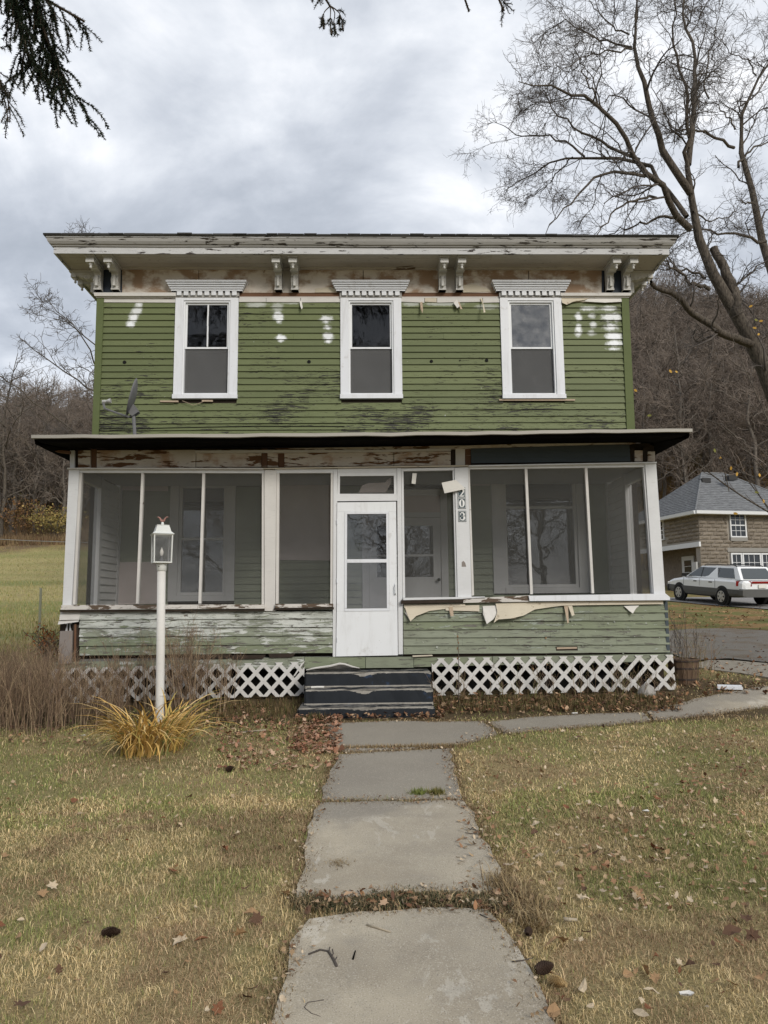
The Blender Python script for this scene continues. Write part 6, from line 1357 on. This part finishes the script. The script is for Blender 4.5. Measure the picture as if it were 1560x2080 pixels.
# hipped roof with shingle courses
ov = .45; a0, a1, b0, b1 = -ov, W_+ov, -ov, D_+ov; zr0 = EZ+.02; pk = on_y(1472, 958, NY+3.4).z; half = (D_+2*ov)/2; inset = 3.4
E4 = [nw(a0, b0, zr0), nw(a1, b0, zr0), nw(a1, b1, zr0), nw(a0, b1, zr0)]; R0, R1_ = nw(a0+inset, b0+half, pk), nw(a1-inset, b0+half, pk)
rm = MB(); rm.poly([E4[0], E4[1], R1_, R0]); rm.poly([E4[3], E4[0], R0]); rm.poly([E4[1], E4[2], R1_]); rm.poly([E4[2], E4[3], R0, R1_]); rm.poly(E4[::-1]); nroof = rm.build('roof', M['nroof'], nb, fix=False)
def courses(A, B, C, D, n):   # lapped shingle courses on a roof face (A,B eave; C,D ridge)
    nn = (B-A).cross(D-A).normalized(); nn = nn if nn.z > 0 else -nn
    for i in range(n):
        t0, t1 = i/n, (i+1)/n+.012; p = [A.lerp(D, t0), B.lerp(C, t0), B.lerp(C, min(1, t1)), A.lerp(D, min(1, t1))]
        MB().hexa([p[0]+nn*.004, p[1]+nn*.004, p[2]+nn*.004, p[3]+nn*.004, p[0]+nn*.035, p[1]+nn*.035, p[2]+nn*.010, p[3]+nn*.010]).build('shingle_course', M['nroof'], nroof)
courses(E4[0], E4[1], R1_, R0, 22); courses(E4[3], E4[0], R0.lerp(R0, 1), R0+Vector((0, .001, 0)), 22)
for pts in ((E4[0], R0), (E4[1], R1_), (R0, R1_)): MB().tube([p+Vector((0, 0, .03)) for p in pts], .06, 6).build('hip_cap', M['nroof'], nroof)
gut = MB()
for p, q in ((E4[0], E4[1]), (E4[3], E4[0])):
    d = (q-p).normalized(); n_ = Vector((d.y, -d.x, 0)); gut.hexa([p-n_*.02+Vector((0, 0, -.17)), q-n_*.02+Vector((0, 0, -.17)), q+n_*.10+Vector((0, 0, -.14)), p+n_*.10+Vector((0, 0, -.14)), p-n_*.02+Vector((0, 0, .03)), q-n_*.02+Vector((0, 0, .03)), q+n_*.12+Vector((0, 0, .03)), p+n_*.12+Vector((0, 0, .03))])
gut.build('gutter', M['nwhite'], nb)
nbox('eave_soffit', 'nwhite', a0, a1, b0, -.001, EZ-.06, EZ-.005); nbox('eave_soffit', 'nwhite', a0, -.001, .0, D_, EZ-.06, EZ-.005)
for px_, py_, yy in ((1486, 968, NY+2.3), (1432, 974, NY+3.0)):
    p = on_y(px_, py_, yy); MB().box(p.x-.25, p.x+.25, p.y-.2, p.y+.3, p.z-.22, p.z+.06).build('roof_vent', M['black'], nroof)
# ================================================================= parked station wagon
cw = on_g(1476, 1230, .03); CA = RD(10); car = empty('station_wagon', (0, 0, 0)); tag(car, 'white station wagon with grey lower cladding parked before the stone block house', 'car')
rearL = Vector((-1.33, .72))      # local (x fwd, y left) of the rear left wheel
fx, fy = Vector((-math.sin(CA), math.cos(CA))), Vector((-math.cos(CA), -math.sin(CA)))
org = Vector((cw.x, cw.y+.1))-fx*rearL.x-fy*rearL.y; car.location = (org.x, org.y, H(org.x, org.y)+.03); car.rotation_euler = (0, 0, math.atan2(fx.y, fx.x))
sl = math.atan2(H(*(org+fx*1.3))-H(*(org-fx*1.3)), 2.6); car.rotation_euler = (0, -sl, math.atan2(fx.y, fx.x)); car.rotation_mode = 'XYZ'
ST = [(-2.36, .50, .86, .66), (-2.30, .36, .93, .76), (-1.9, .33, .97, .83), (-1.0, .30, .97, .85), (0, .28, .955, .855), (.9, .28, .94, .85), (1.25, .30, .925, .84), (1.8, .32, .86, .81), (2.18, .34, .77, .74), (2.34, .42, .66, .62)]
def cloft(st, secf, name, mat, smooth=True):
    m = MB(); n = None
    for s_ in st:
        q = secf(*s_); n = len(q); m.v += [(s_[0], y, z) for y, z in q]
    for i in range(len(st)-1):
        for j in range(n): j2 = (j+1) % n; m.face((i*n+j, i*n+j2, (i+1)*n+j2, (i+1)*n+j))
    m.face(range(n)); m.face([(len(st)-1)*n+j for j in range(n)]); return m.build(name, M[mat], car, smooth=False, local=True)
def sec_body(x, zb, zt, hw):
    h = [(hw*.86, zb), (hw*.97, zb+.08), (hw, (zb+zt)/2), (hw*.985, zt-.10), (hw*.93, zt-.02), (hw*.80, zt)]; return h+[(-y, z) for y, z in reversed(h)]
body = cloft(ST, sec_body, 'body', 'carpaint')
cloft([s_ for s_ in ST[1:-1]], lambda x, zb, zt, hw: (lambda h: h+[(-y, z) for y, z in reversed(h)])([(hw*.90, zb-.015), (hw*1.0, zb+.05), (hw*1.022, .46), (hw*1.018, .605), (hw*.98, .615)]), 'cladding', 'cladding')
cloft([(-2.42, 0, 0, .70), (-2.40, 0, 0, .80), (-2.25, 0, 0, .855)], lambda x, a, b, hw: (lambda h: h+[(-y, z) for y, z in reversed(h)])([(hw*.95, .36), (hw, .42), (hw, .60), (hw*.96, .64)]), 'rear_bumper', 'cladding')
cloft([(2.18, 0, 0, .82), (2.36, 0, 0, .72), (2.40, 0, 0, .60)], lambda x, a, b, hw: (lambda h: h+[(-y, z) for y, z in reversed(h)])([(hw*.95, .34), (hw, .40), (hw, .56), (hw*.96, .60)]), 'front_bumper', 'cladding')
GB = [(-2.26, .80), (-1.0, .80), (.3, .80), (1.05, .78)]; zb_, zt_ = .955, 1.42
def gside(x_b, hb, x_t, ht, t): return Vector((x_b+(x_t-x_b)*t, hb+(ht-hb)*t, zb_+(zt_-zb_)*t))
rb, rt, fbx, ft = -2.24, -1.86, 1.02, .18; hb, ht = .79, .60
gm = MB(); tp_ = [(rt, ht, zt_-.015), ((rt+ft)/2, ht+.015, zt_+.012), (ft, ht-.01, zt_-.02)]
gm.v = [(rb, hb-.04, zb_), (-.6, hb, zb_), (fbx, hb-.03, zb_)]+tp_+[(rb, -hb+.04, zb_), (-.6, -hb, zb_), (fbx, -hb+.03, zb_)]+[(x, -y, z) for x, y, z in tp_]
gm.f = [(0, 1, 4, 3), (1, 2, 5, 4), (7, 6, 9, 10), (8, 7, 10, 11), (3, 4, 10, 9), (4, 5, 11, 10), (6, 0, 3, 9), (2, 8, 11, 5), (0, 6, 7, 1), (1, 7, 8, 2)]; gm.mi = [0]*10
gm.build('cabin', M['carpaint'], car, local=True)
def side_pt(x, t, sgn):
    """point on the cabin side, x along the car, t 0 belt 1 roof"""
    y = (hb-.02+(ht-hb+.03)*t)+.004; return Vector((x, sgn*(y+.006), zb_+(zt_-zb_)*t))
for sgn in (1, -1):
    for (xa0, xa1), (xb0, xb1) in (((.84, .22), (.03, .03)), ((-.03, -.03), (-.93, -.93)), ((-1.0, -1.0), (-1.92, -1.70))):
        m = MB(); q = [side_pt(xa0, .10, sgn), side_pt(xa1, .86, sgn), side_pt(xb1, .86, sgn), side_pt(xb0, .10, sgn)]; m.prism(q, (0, -sgn*.012, 0)); m.build('side_window', M['carglass'], car, local=True)
    for xx in (0.0, -.965): m = MB(); m.prism([side_pt(xx+.028, .08, sgn), side_pt(xx+.028, .88, sgn), side_pt(xx-.028, .88, sgn), side_pt(xx-.028, .08, sgn)], (0, -sgn*.008, 0)); m.build('door_pillar', M['black'], car, local=True)
    m = MB(); m.tube([(.1, sgn*.53, zt_+.0), (0, sgn*.53, zt_+.045), (-1.6, sgn*.53, zt_+.045), (-1.75, sgn*.53, zt_-.0)], .016, 6); m.build('roof_rail', M['black'], car, local=True)
    for xx in (.28, -.66): MB().box(xx-.09, xx+.09, sgn*.846-.012, sgn*.846+.012, .80, .835).build('door_handle', M['black'], car, local=True)
    for xx in (1.02, -.0, -.93): MB().box(xx-.004, xx+.004, sgn*.850-.004, sgn*.850+.004, .62, .93).build('door_seam', M['black'], car, local=True)
    m = MB(); m.hexa([(.82, sgn*.83, .97), (.92, sgn*.83, .97), (.92, sgn*1.0, .98), (.82, sgn*1.0, .98), (.80, sgn*.83, 1.09), (.90, sgn*.83, 1.09), (.90, sgn*.99, 1.10), (.80, sgn*.99, 1.10)]); m.build('mirror', M['black'], car, local=True)
    m = MB(); m.hexa([(-2.385, sgn*.42, .74), (-2.10, sgn*.845, .74), (-2.10, sgn*.80, .75), (-2.33, sgn*.42, .75), (-2.36, sgn*.42, .92), (-2.10, sgn*.838, .92), (-2.10, sgn*.79, .92), (-2.31, sgn*.42, .92)]); m.build('tail_lamp', M['taillamp'], car, local=True)
    MB().box(2.30, 2.345, sgn*.58-.14, sgn*.58+.12, .58, .70).build('headlight', M['bulb'], car, local=True)
    for wx in (-1.33, 1.30):
        MB().lathe([(.375, -.05), (.395, -.02), (.395, .006), (.36, .01)], (wx, sgn*.845, .325), 24, 'y').build('wheel_arch', M['black'], car, local=True)
        m = MB(); y0 = sgn*.755; m.lathe([(.20, -.11), (.295, -.105), (.32, -.08), (.325, 0), (.32, .08), (.295, .105), (.20, .11)], (wx, y0+sgn*.02, .325), 28, 'y'); wh = m.build('wheel', M['tyre'], car, smooth=False, local=True)
        yr = y0+sgn*.132; m = MB(); m.lathe([(.205, -.006), (.205, .008), (.185, .01), (.185, -.006)], (wx, yr, .325), 28, 'y')
        for k_ in range(6):
            t = PI/6+k_*PI/3; c_, s_ = math.cos(t), math.sin(t); m.hexa([(wx+c_*.03-s_*w2, yr+e_, .325+s_*.03+c_*w2) for e_ in (-.008, .012) for w2 in (-.035, .035)][:2]+[(wx+c_*.19-s_*w2, yr-.008, .325+s_*.19+c_*w2) for w2 in (.05, -.05)]+[(wx+c_*.03-s_*w2, yr+.012, .325+s_*.03+c_*w2) for w2 in (-.035, .035)]+[(wx+c_*.19-s_*w2, yr+.012, .325+s_*.19+c_*w2) for w2 in (.05, -.05)])
        m.lathe([(.055, -.01), (.055, .016), (.03, .022)], (wx, yr, .325), 12, 'y'); m.build('rim', M['rim'], wh, local=True)
m = MB(); m.prism([(-2.225, -.62, 1.0), (-2.225, .62, 1.0), (-1.93, .50, 1.36), (-1.93, -.50, 1.36)], (-.012, 0, -.008)); m.build('rear_window', M['carglass'], car, local=True)
m = MB(); m.prism([(.95, -.66, 1.0), (.95, .66, 1.0), (.27, .52, 1.37), (.27, -.52, 1.37)], (.014, 0, .01)); m.build('windshield', M['carglass'], car, local=True)
MB().box(-2.392, -2.372, -.41, .41, .84, .92).build('hatch_lamp_bar', M['taillamp'], car, local=True); MB().box(-2.40, -2.375, -.16, .16, .68, .80).build('number_plate', M['bulb'], car, local=True)
# ================================================================= lawn blades
def in_poly(x, y, poly):
    c = np.zeros(len(x), bool); px, py = poly[:, 0], poly[:, 1]; n = len(poly); j = n-1
    for i in range(n):
        m = ((py[i] > y) != (py[j] > y)) & (x < (px[j]-px[i])*(y-py[i])/(py[j]-py[i]+1e-12)+px[i]); c ^= m; j = i
    return c
def vnoise(x, y, sc, seed):
    r_ = np.random.default_rng(seed); T = r_.random((64, 64)); u, v = x*sc+100, y*sc+100; i, j = np.floor(u).astype(int), np.floor(v).astype(int); f, g = u-i, v-j; f = f*f*(3-2*f); g = g*g*(3-2*g)
    q = lambda a, b: T[a % 64, b % 64]; return (q(i, j)*(1-f)+q(i+1, j)*f)*(1-g)+(q(i, j+1)*(1-f)+q(i+1, j+1)*f)*g
def fbm(x, y, sc, seed): return .5*vnoise(x, y, sc, seed)+.3*vnoise(x, y, sc*2.1, seed+1)+.2*vnoise(x, y, sc*4.3, seed+2)
def blades(name, label, N, ymin, ymax, hmul, seed, dry_bias=0):
    r_ = np.random.default_rng(seed); y = ymin+(ymax-ymin)*r_.random(N)**1.0; x = (r_.random(N)*2-1)*(.60*y+1.0)
    out = np.zeros(N, bool)
    for p in SLABS: out |= in_poly(x, y, p)
    out |= (y > 9.75) & (np.abs(x) < 4.1); out |= (y > 8.95) & (x > -1.2) & (x < .75)
    bed = (y > 8.75+.3*fbm(x, y, .8, 9)) & (r_.random(N) < .75); out |= bed
    out |= r_.random(N) > .35+1.3*vnoise(x, y, 9.0, 71); keep = ~out; x, y = x[keep], y[keep]; n = len(x)
    patch = fbm(x, y, .6, 31); p2_ = fbm(x, y, 2.4, 37); green = np.clip((patch+.5*(p2_-.5)-.455)/.13, 0, 1); brown = fbm(x, y, 1.7, 91) > .60; far = np.clip((y-6)/4, 0, 1)
    green = green*(1-.15*far)*.95; isg = (r_.random(n) < green*.74+.04) & ~(brown & (r_.random(n) < .7))
    lay = np.where(isg, r_.uniform(.5, 1.25, n), r_.uniform(.9, 1.6, n)); h = np.where(isg, r_.uniform(.013, .032, n), r_.uniform(.014, .036, n))*hmul*(.8+.5*patch)*np.exp(r_.normal(0, .38, n))
    az = r_.uniform(0, 2*np.pi, n); wd = np.maximum(.0008, .00031*y)*r_.uniform(.7, 1.3, n); z = hgt(x, y)
    dx, dy = np.cos(az), np.sin(az); sx, sy = -dy*wd, dx*wd; l1 = h*.55; a1 = lay*.55; a2 = lay*1.25
    mx, my, mz = x+dx*l1*np.sin(a1), y+dy*l1*np.sin(a1), z+l1*np.cos(a1); l2 = h*.55; tx, ty, tz = mx+dx*l2*np.sin(a2), my+dy*l2*np.sin(a2), np.maximum(mz+l2*np.cos(a2), z+.002)
    V = np.stack([np.stack([x-sx, y-sy, z-.004], 1), np.stack([x+sx, y+sy, z-.004], 1), np.stack([mx+sx*.8, my+sy*.8, mz], 1), np.stack([mx-sx*.8, my-sy*.8, mz], 1), np.stack([tx, ty, tz], 1)], 1).reshape(-1, 3)
    b = (np.arange(n)*5)[:, None]; F_ = np.concatenate([b+np.array([[0, 1, 2]]), b+np.array([[0, 2, 3]]), b+np.array([[3, 2, 4]])]).reshape(-1, 3)
    cg = np.array([(.19, .22, .07), (.24, .25, .085), (.15, .18, .055), (.30, .285, .11)]); cd_ = np.array([(.58, .44, .23), (.48, .36, .185), (.66, .52, .295), (.38, .285, .15), (.34, .275, .125)]); cb_ = np.array([(.30, .20, .11), (.40, .28, .16), (.22, .145, .085), (.50, .38, .22)])
    tone = .62+.76*fbm(x, y, 1.5, 43); c = np.where(isg[:, None], cg[r_.integers(0, 4, n)], np.where(brown[:, None], cb_[r_.integers(0, 4, n)], cd_[r_.integers(0, 5, n)]))*r_.uniform(.6, 1.4, (n, 1))*tone[:, None]*1.16; me = npmesh(name, V, F_, np.repeat(c, 5, 0)); tag(link(name, me, M['vcol']), label, 'grass', kind='stuff')
blades('lawn_grass', 'patchy green and straw coloured lawn on both sides of the concrete walk', 340000, 1.6, 6.0, 1.1, 51)
blades('lawn_grass', 'thin straw coloured lawn between the walk and the porch', 190000, 6.0, 12.5, 1.1, 52)
# straw and litter creeping over the slab edges and in the open joint
def tufts(name, label, cen, n, h, cols, seed, spread=.03, wd=.0016, lay=(.1, 1.0)):
    r_ = np.random.default_rng(seed); cen = np.asarray(cen); k = r_.integers(0, len(cen), n); x = cen[k, 0]+r_.normal(0, spread, n); y = cen[k, 1]+r_.normal(0, spread, n); z = hgt(x, y)+.01; hh = h*r_.uniform(.5, 1.2, n); la = r_.uniform(*lay, n); az = r_.uniform(0, 6.28, n); dx, dy = np.cos(az), np.sin(az); w_ = wd*r_.uniform(.7, 1.4, n)
    mx, my, mz = x+dx*hh*.5*np.sin(la*.6), y+dy*hh*.5*np.sin(la*.6), z+hh*.5*np.cos(la*.6); tx, ty, tz = mx+dx*hh*.5*np.sin(la*1.3), my+dy*hh*.5*np.sin(la*1.3), mz+hh*.5*np.cos(la*1.3)
    V = np.stack([np.stack([x-dy*-w_, y-dx*w_, z-.02], 1), np.stack([x+dy*-w_, y+dx*w_, z-.02], 1), np.stack([mx+dy*-w_, my+dx*w_, mz], 1), np.stack([mx-dy*-w_, my-dx*w_, mz], 1), np.stack([tx, ty, np.maximum(tz, z-.005)], 1)], 1).reshape(-1, 3); b = (np.arange(n)*5)[:, None]; F_ = np.concatenate([b+np.array([[0, 1, 2]]), b+np.array([[0, 2, 3]]), b+np.array([[3, 2, 4]])]).reshape(-1, 3)
    c = np.asarray(cols)[r_.integers(0, len(cols), n)]*r_.uniform(.7, 1.25, (n, 1)); me = npmesh(name, V, F_, np.repeat(c, 5, 0)); return tag(link(name, me, M['vcol']), label, 'grass', kind='stuff')
DRY = [(.34, .25, .13), (.26, .19, .10), (.40, .31, .18), (.20, .14, .08)]
edge = np.concatenate([np.concatenate([p+(np.roll(p, -1, 0)-p)*t for t in (0, .33, .66)]) for p in SLABS[:6]]); edge = edge[(edge[:, 1] > 2.2)]
tufts('edge_straw', 'dry straw fringe along the edges of the concrete walk', edge, 17000, .045, DRY+[(.14, .09, .05), (.18, .12, .07)], 61, .038, .0014, (.7, 1.5))
jc = np.array([[on_g(x, 1838+8*math.sin(x*.02), 0).x, on_g(x, 1838+8*math.sin(x*.02), 0).y] for x in sorted(random.choices(range(612, 1075), k=46))]); jc[:, 1] += np.random.normal(0, .02, len(jc))
tufts('joint_weeds', 'low weeds and moss growing in the open joint of the walk', jc, 6500, .040, [(.075, .085, .04), (.12, .11, .06), (.20, .15, .085), (.055, .06, .03), (.32, .24, .14), (.28, .2, .11)], 62, .045, .0022, (.5, 1.5))
tufts('joint_straw', 'bleached straw heaped at the right end of the walk joint', [[on_g(x, y, 0).x, on_g(x, y, 0).y] for x, y in ((1030, 1815), (1050, 1840), (1075, 1860), (1060, 1830), (1085, 1885), (1015, 1800))], 1100, .11, DRY, 63, .05, .0016, (.6, 1.3))
def gp(px, py): p = on_g(px, py, .0); return [p.x, p.y]
tufts('joint_grass', 'dry grass line in the crack below the front landing', [gp(x, 1524-(x-700)*.018) for x in range(700, 950, 6)], 1500, .05, DRY, 64, .02, .0022)
for px_, lab, cols_, n_ in ((850, 'small bright green weed tuft on the walk crack', [(.16, .19, .05), (.22, .24, .07)], 420), (886, 'small yellow brown weed tuft on the walk crack', [(.24, .20, .07), (.20, .17, .05), (.14, .15, .05)], 520)):
    o = tufts('weed_tuft', lab, [gp(px_, 1617)], n_, .055, cols_, px_, .030, .0020, (.0, 1.6)); del o['kind']; o['category'] = 'weed'
o = tufts('straw_wisp', 'loose pale straw wisp lying on the third slab of the walk', [gp(690, 1763)], 160, .06, DRY, 5, .035, .0012, (1.1, 1.4)); del o['kind']; o['category'] = 'straw'
tufts('bed_weeds', 'low brown and green weeds in the bed along the porch lattice', [gp(x, 1432+random.uniform(-14, 14)) for x in range(640, 1380, 3)]+[gp(x, 1440+random.uniform(-12, 30)) for x in range(400, 660, 3)], 7500, .10, [(.12, .10, .04), (.16, .11, .055), (.09, .095, .035), (.22, .15, .08)], 66, .05, .0026, (.1, 1.2))
# ================================================================= fallen leaves
def leaf_outline(kind):
    if kind == 0: return [(0, -1), (.25, -.55), (.8, -.6), (.55, -.15), (1.0, .25), (.45, .3), (.35, .62), (0, 1.05), (-.35, .62), (-.45, .3), (-1.0, .25), (-.55, -.15), (-.8, -.6), (-.25, -.55)]
    if kind == 1: return [(0, -1), (.35, -.6), (.45, 0), (.3, .6), (0, 1.1), (-.3, .6), (-.45, 0), (-.35, -.6)]
    return [(0, -1), (.5, -.5), (.62, .1), (.3, .7), (0, 1), (-.3, .7), (-.62, .1), (-.5, -.5)]
def leaf_mesh(kind, curl, seed):
    r_ = random.Random(seed); m = MB(); o = leaf_outline(kind); m.v = [(0, 0, .10*r_.random())]
    a = r_.uniform(0, PI)
    for x, y in o:
        u = x*math.cos(a)+y*math.sin(a); m.v.append((x*(1-curl*.3*u*u), y*(1-curl*.3*u*u), curl*u*u*.75+r_.uniform(-.06, .10)))
    n = len(o); m.f = [(0, i+1, (i+1) % n+1) for i in range(n)]; m.mi = [0]*n; return m
LKEY = ['tan', 'tan', 'russet', 'pale', 'pale', 'brown']; LM = {}
LLAB = {'tan': ('curled tan leaf lying on the lawn', 'tan leaves fallen on the lawn'), 'russet': ('russet brown lobed leaf lying on the lawn', 'russet leaves fallen on the lawn'), 'pale': ('bleached pale leaf lying on the lawn', 'pale leaves fallen on the lawn'), 'brown': ('dark brown curled leaf lying on the lawn', 'dark leaves fallen on the lawn')}
def lmesh(c_, v_):
    if (c_, v_) not in LM: me = leaf_mesh(v_ % 3, (.3, .7, 1.1)[v_ % 3] if v_ < 6 else .5, v_*7+1).mesh('fallen_leaf'); me.materials.append(M['leaf_'+c_]); LM[(c_, v_)] = me
    return LM[(c_, v_)]
def on_slab(x, y):
    return any(in_poly(np.array([x]), np.array([y]), p)[0] for p in SLABS)
cnt = 0
while cnt < 250:
    if random.random() < .72: px_, py_ = random.uniform(930, 1700), 1480+600*random.random()**1.1
    else: px_, py_ = random.uniform(-120, 640), 1560+520*random.random()
    p = on_g(px_, py_)
    if on_slab(p.x, p.y): continue
    c_ = random.choice(LKEY); o = bpy.data.objects.new('fallen_leaf', lmesh(c_, random.randrange(9))); col.objects.link(o); s = random.choice([.014, .018, .024, .032, .042])*random.uniform(.8, 1.15)
    o.scale = (s, s, s); o.location = (p.x, p.y, H(p.x, p.y)+.018+.2*s); o.rotation_euler = (random.gauss(0, .35), random.gauss(0, .35), random.uniform(0, 6.28)); tag(o, LLAB[c_][0], 'leaf', LLAB[c_][1]); cnt += 1
def litter(name, label, areas, seed, lift=.01):
    r_ = random.Random(seed); V, F_, C = [], [], []; o = 0; base = [leaf_mesh(v % 3, (.3, .7, 1.0)[v % 3], v*3+2) for v in range(9)]
    for (fn, n, s0, s1, cols_, up_) in areas:
        for _ in range(n):
            q = fn(r_); x, y = q
            if abs(x) < 4.05 and y > 9.93: continue
            m = base[r_.randrange(9)]; s = r_.uniform(s0, s1); R3 = Matrix.Rotation(r_.uniform(0, 6.28), 3, 'Z') @ Matrix.Rotation(r_.gauss(0, .5), 3, 'X'); z = H(x, y)+lift+r_.random()*up_
            if -1.2 < x < .8 and y > 9.05: continue
            for v in m.v: w_ = R3 @ Vector(v)*s; V.append((w_.x+x, w_.y+y, w_.z+z))
            F_ += [(a+o, b+o, c+o) for a, b, c in m.f]; cc_ = r_.choice(cols_); k = r_.uniform(.7, 1.25); C += [tuple(t*k for t in cc_)]*len(m.v); o += len(m.v)
    me = npmesh(name, V, np.array(F_), np.array(C)); tag(link(name, me, M['vcol']), label, 'leaves', kind='stuff')
TANS = [(.34, .21, .12), (.28, .15, .08), (.40, .27, .17), (.18, .09, .05), (.11, .06, .04)]; PNK = [(.36, .20, .13), (.30, .15, .09), (.42, .29, .2), (.2, .1, .06)]
def pxa(x0, x1, y0, y1): return lambda r: tuple(on_g(r.uniform(x0, x1), r.uniform(y0, y1)).xy)
def pxe(r): i = r.randrange(len(edge)); return (edge[i, 0]+r.gauss(0, .05), edge[i, 1]+r.gauss(0, .05))
litter('leaf_litter', 'brown leaf litter drifted along the porch bed and over the lawn', [(pxa(600, 695, 1452, 1535), 420, .02, .042, PNK, .04), (pxa(440, 690, 1436, 1570), 620, .016, .036, PNK, .02), (pxa(380, 640, 1425, 1510), 340, .016, .036, TANS, .02), (pxa(1380, 1620, 1480, 1620), 160, .014, .03, PNK, .02), (pxa(20, 240, 1470, 1520), 110, .016, .034, TANS, .02), (pxa(650, 900, 1442, 1466), 330, .02, .04, TANS, .04), (pxa(880, 1390, 1412, 1452), 700, .02, .045, TANS, .04), (pxa(1370, 1560, 1345, 1415), 260, .02, .045, TANS, .04), (pxa(1340, 1600, 1250, 1345), 160, .03, .05, TANS, .02), (pxa(930, 1700, 1490, 1860), 1050, .011, .027, [(.50, .40, .28), (.38, .27, .16), (.28, .16, .09)], .02), (pxa(-40, 620, 1490, 1700), 200, .010, .024, [(.45, .34, .22), (.30, .18, .10)], .02), (pxa(1360, 1700, 1228, 1275), 260, .04, .07, [(.40, .25, .13), (.30, .17, .08)], .01), (pxa(615, 1060, 1824, 1860), 90, .01, .03, TANS, .03), (pxe, 1500, .007, .018, [(.50, .40, .28), (.32, .22, .13), (.2, .12, .07)], .02)], 77, .022)
# leaf scraps heaped by the walk
# ================================================================= cones, sticks, scraps on the walk
def cone(px, py, L_, r_, az, label, mat='cone', off=.03, name='spruce_cone', tip=None):
    p = on_g(px, py, off); root = empty(name, p, az); root.location.z = H(p.x, p.y)+off+r_*.75; tag(root, label, 'cone')
    m = MB(); m.lathe([(r_*.25, -L_/2), (r_*.62, -L_*.3), (r_*.68, 0), (r_*.5, L_*.3), (.002, L_/2)], (0, 0, 0), 10); 
    m.v = [(z, x, y) for x, y, z in m.v]; m.build('core', M[mat], root, smooth=True, local=True)
    sm = MB(); n = 15
    for i in range(n):
        t = i/(n-1); x = -L_/2+L_*t*.96; rr = r_*(.45+.75*math.sin(PI*min(1, t*.9+.12)))*.95; k = 11
        for j in range(k):
            a = 2*PI*(j+.5*(i % 2))/k; ca, sa = math.cos(a), math.sin(a); w_ = rr*.30; b = Vector((x-.004, ca*rr*.62, sa*rr*.62)); e_ = Vector((x+L_*.045, ca*rr, sa*rr)); s_ = Vector((0, -sa, ca))*w_
            sm.poly([b-s_*.6, b+s_*.6, e_+s_*.9+Vector((-.002, 0, 0)), e_+Vector((L_*.02, 0, 0)), e_-s_*.9+Vector((-.002, 0, 0))])
    sm.build('scales', M[tip or mat], root, fix=False, local=True)
cone(1106, 1974, .085, .022, .5, 'dark brown spruce cone on the right edge of the walk', off=.03)
cone(1133, 2002, .075, .018, -.75, 'half stripped pale spruce cone beside the dark one', 'conepale', .02, 'stripped_cone'); 
cone(1074, 1897, .055, .016, 1.2, 'small spruce cone in straw at the walk edge', off=.02)
cone(226, 1900, .08, .02, .1, 'lone spruce cone in the grass left of the walk', off=.012); cone(468, 1566, .075, .024, .3, 'dark spruce cone on the lawn near the lily clump', off=.012)
def stick(pts, r_, mat, label, off=.028, side=(), name='stick'):
    P_ = [on_g(a, b, off) for a, b in pts]; m = MB(); n = len(P_); m.tube(P_, [r_*(1-.4*i/(n-1)) for i in range(n)], 6)
    for q in side: m.tube([on_g(a, b, off+.004*(i+1)) for i, (a, b) in enumerate(q)], r_*.45, 5)
    tag(m.build(name, M[mat], smooth=True), label, 'stick')
stick([(684, 1962), (678, 1950), (672, 1940), (666, 1932), (650, 1929), (627, 1938)], .006, 'greytwig', 'forked grey twig lying on the front slab of the walk', .028, [[(674, 1944), (677, 1936), (675, 1928)], [(680, 1952), (684, 1944)], [(668, 1934), (670, 1924)]], 'forked_twig')
stick([(745, 1878), (768, 1885), (793, 1893)], .0055, 'palestick', 'straight pale stick lying on the front slab near the weedy joint'); stick([(717, 1948), (722, 1931)], .004, 'tar', 'tiny black stick beside the forked twig')
stick([(658, 2031), (625, 2036), (618, 2046), (632, 2058), (650, 2064)], .0016, 'greytwig', 'thin curved twig at the near end of the walk', .024, (), 'curved_twig'); stick([(1040, 1953), (1060, 1951), (1082, 1946)], .003, 'greytwig', 'short grey twig at the right walk edge', .026)
stick([(975, 1857), (990, 1864), (1003, 1871)], .0028, 'greytwig', 'thin dark twig just below the walk joint', .026); stick([(1145, 1867), (1158, 1868), (1172, 1868)], .011, 'palestick', 'short thick tan stick in the grass right of the walk', .02)
stick([(945, 1688), (962, 1686), (972, 1689)], .005, 'greytwig', 'tangle of grey twigs at the third slab edge', .02, [[(950, 1690), (960, 1680), (975, 1692)], [(945, 1692), (968, 1694)]])
stick([(540, 1483), (480, 1488), (500, 1487)], .010, 'palestick', 'pale stick lying in the leaves right of the lilies', .03)
for (px_, py_, s, lab) in ((1312, 1648, .035, 'crumpled white paper scrap on the lawn'), (167, 1494, .04, 'small white scrap below the dry weeds'), (1168, 1450, .05, 'flat white scrap on the side path'), (1395, 2020, .028, 'curled white bark strip on the lawn')):
    p = on_g(px_, py_, .03); m = MB(); k = 7
    pts = [Vector((p.x+s*random.uniform(.6, 1.1)*math.cos(a), p.y+s*.5*random.uniform(.6, 1.1)*math.sin(a), H(p.x, p.y)+.03+random.uniform(0, .35)*s)) for a in [2*PI*i/k for i in range(k)]]
    c = Vector((p.x, p.y, H(p.x, p.y)+.028)); 
    for i in range(k): m.poly([c, pts[i], pts[(i+1) % k]])
    for i in range(k): m.poly([c-Vector((0, 0, .004)), pts[(i+1) % k]-Vector((0, 0, .004)), pts[i]-Vector((0, 0, .004))])
    tag(m.build('paper_scrap', M['paperwhite'], fix=False), lab, 'scrap')
# bare street trees behind the photographer (they show in the window glass)
for x, y, s in ((6.5, -16, .9), (11, -22, 1.1), (2.5, -24, 1.0), (-9, -26, 1.1), (16, -18, 1.0)): hill_tree(x, y, s, 'bare street tree across the road from the green house', 'street trees across the road', 'street_tree')
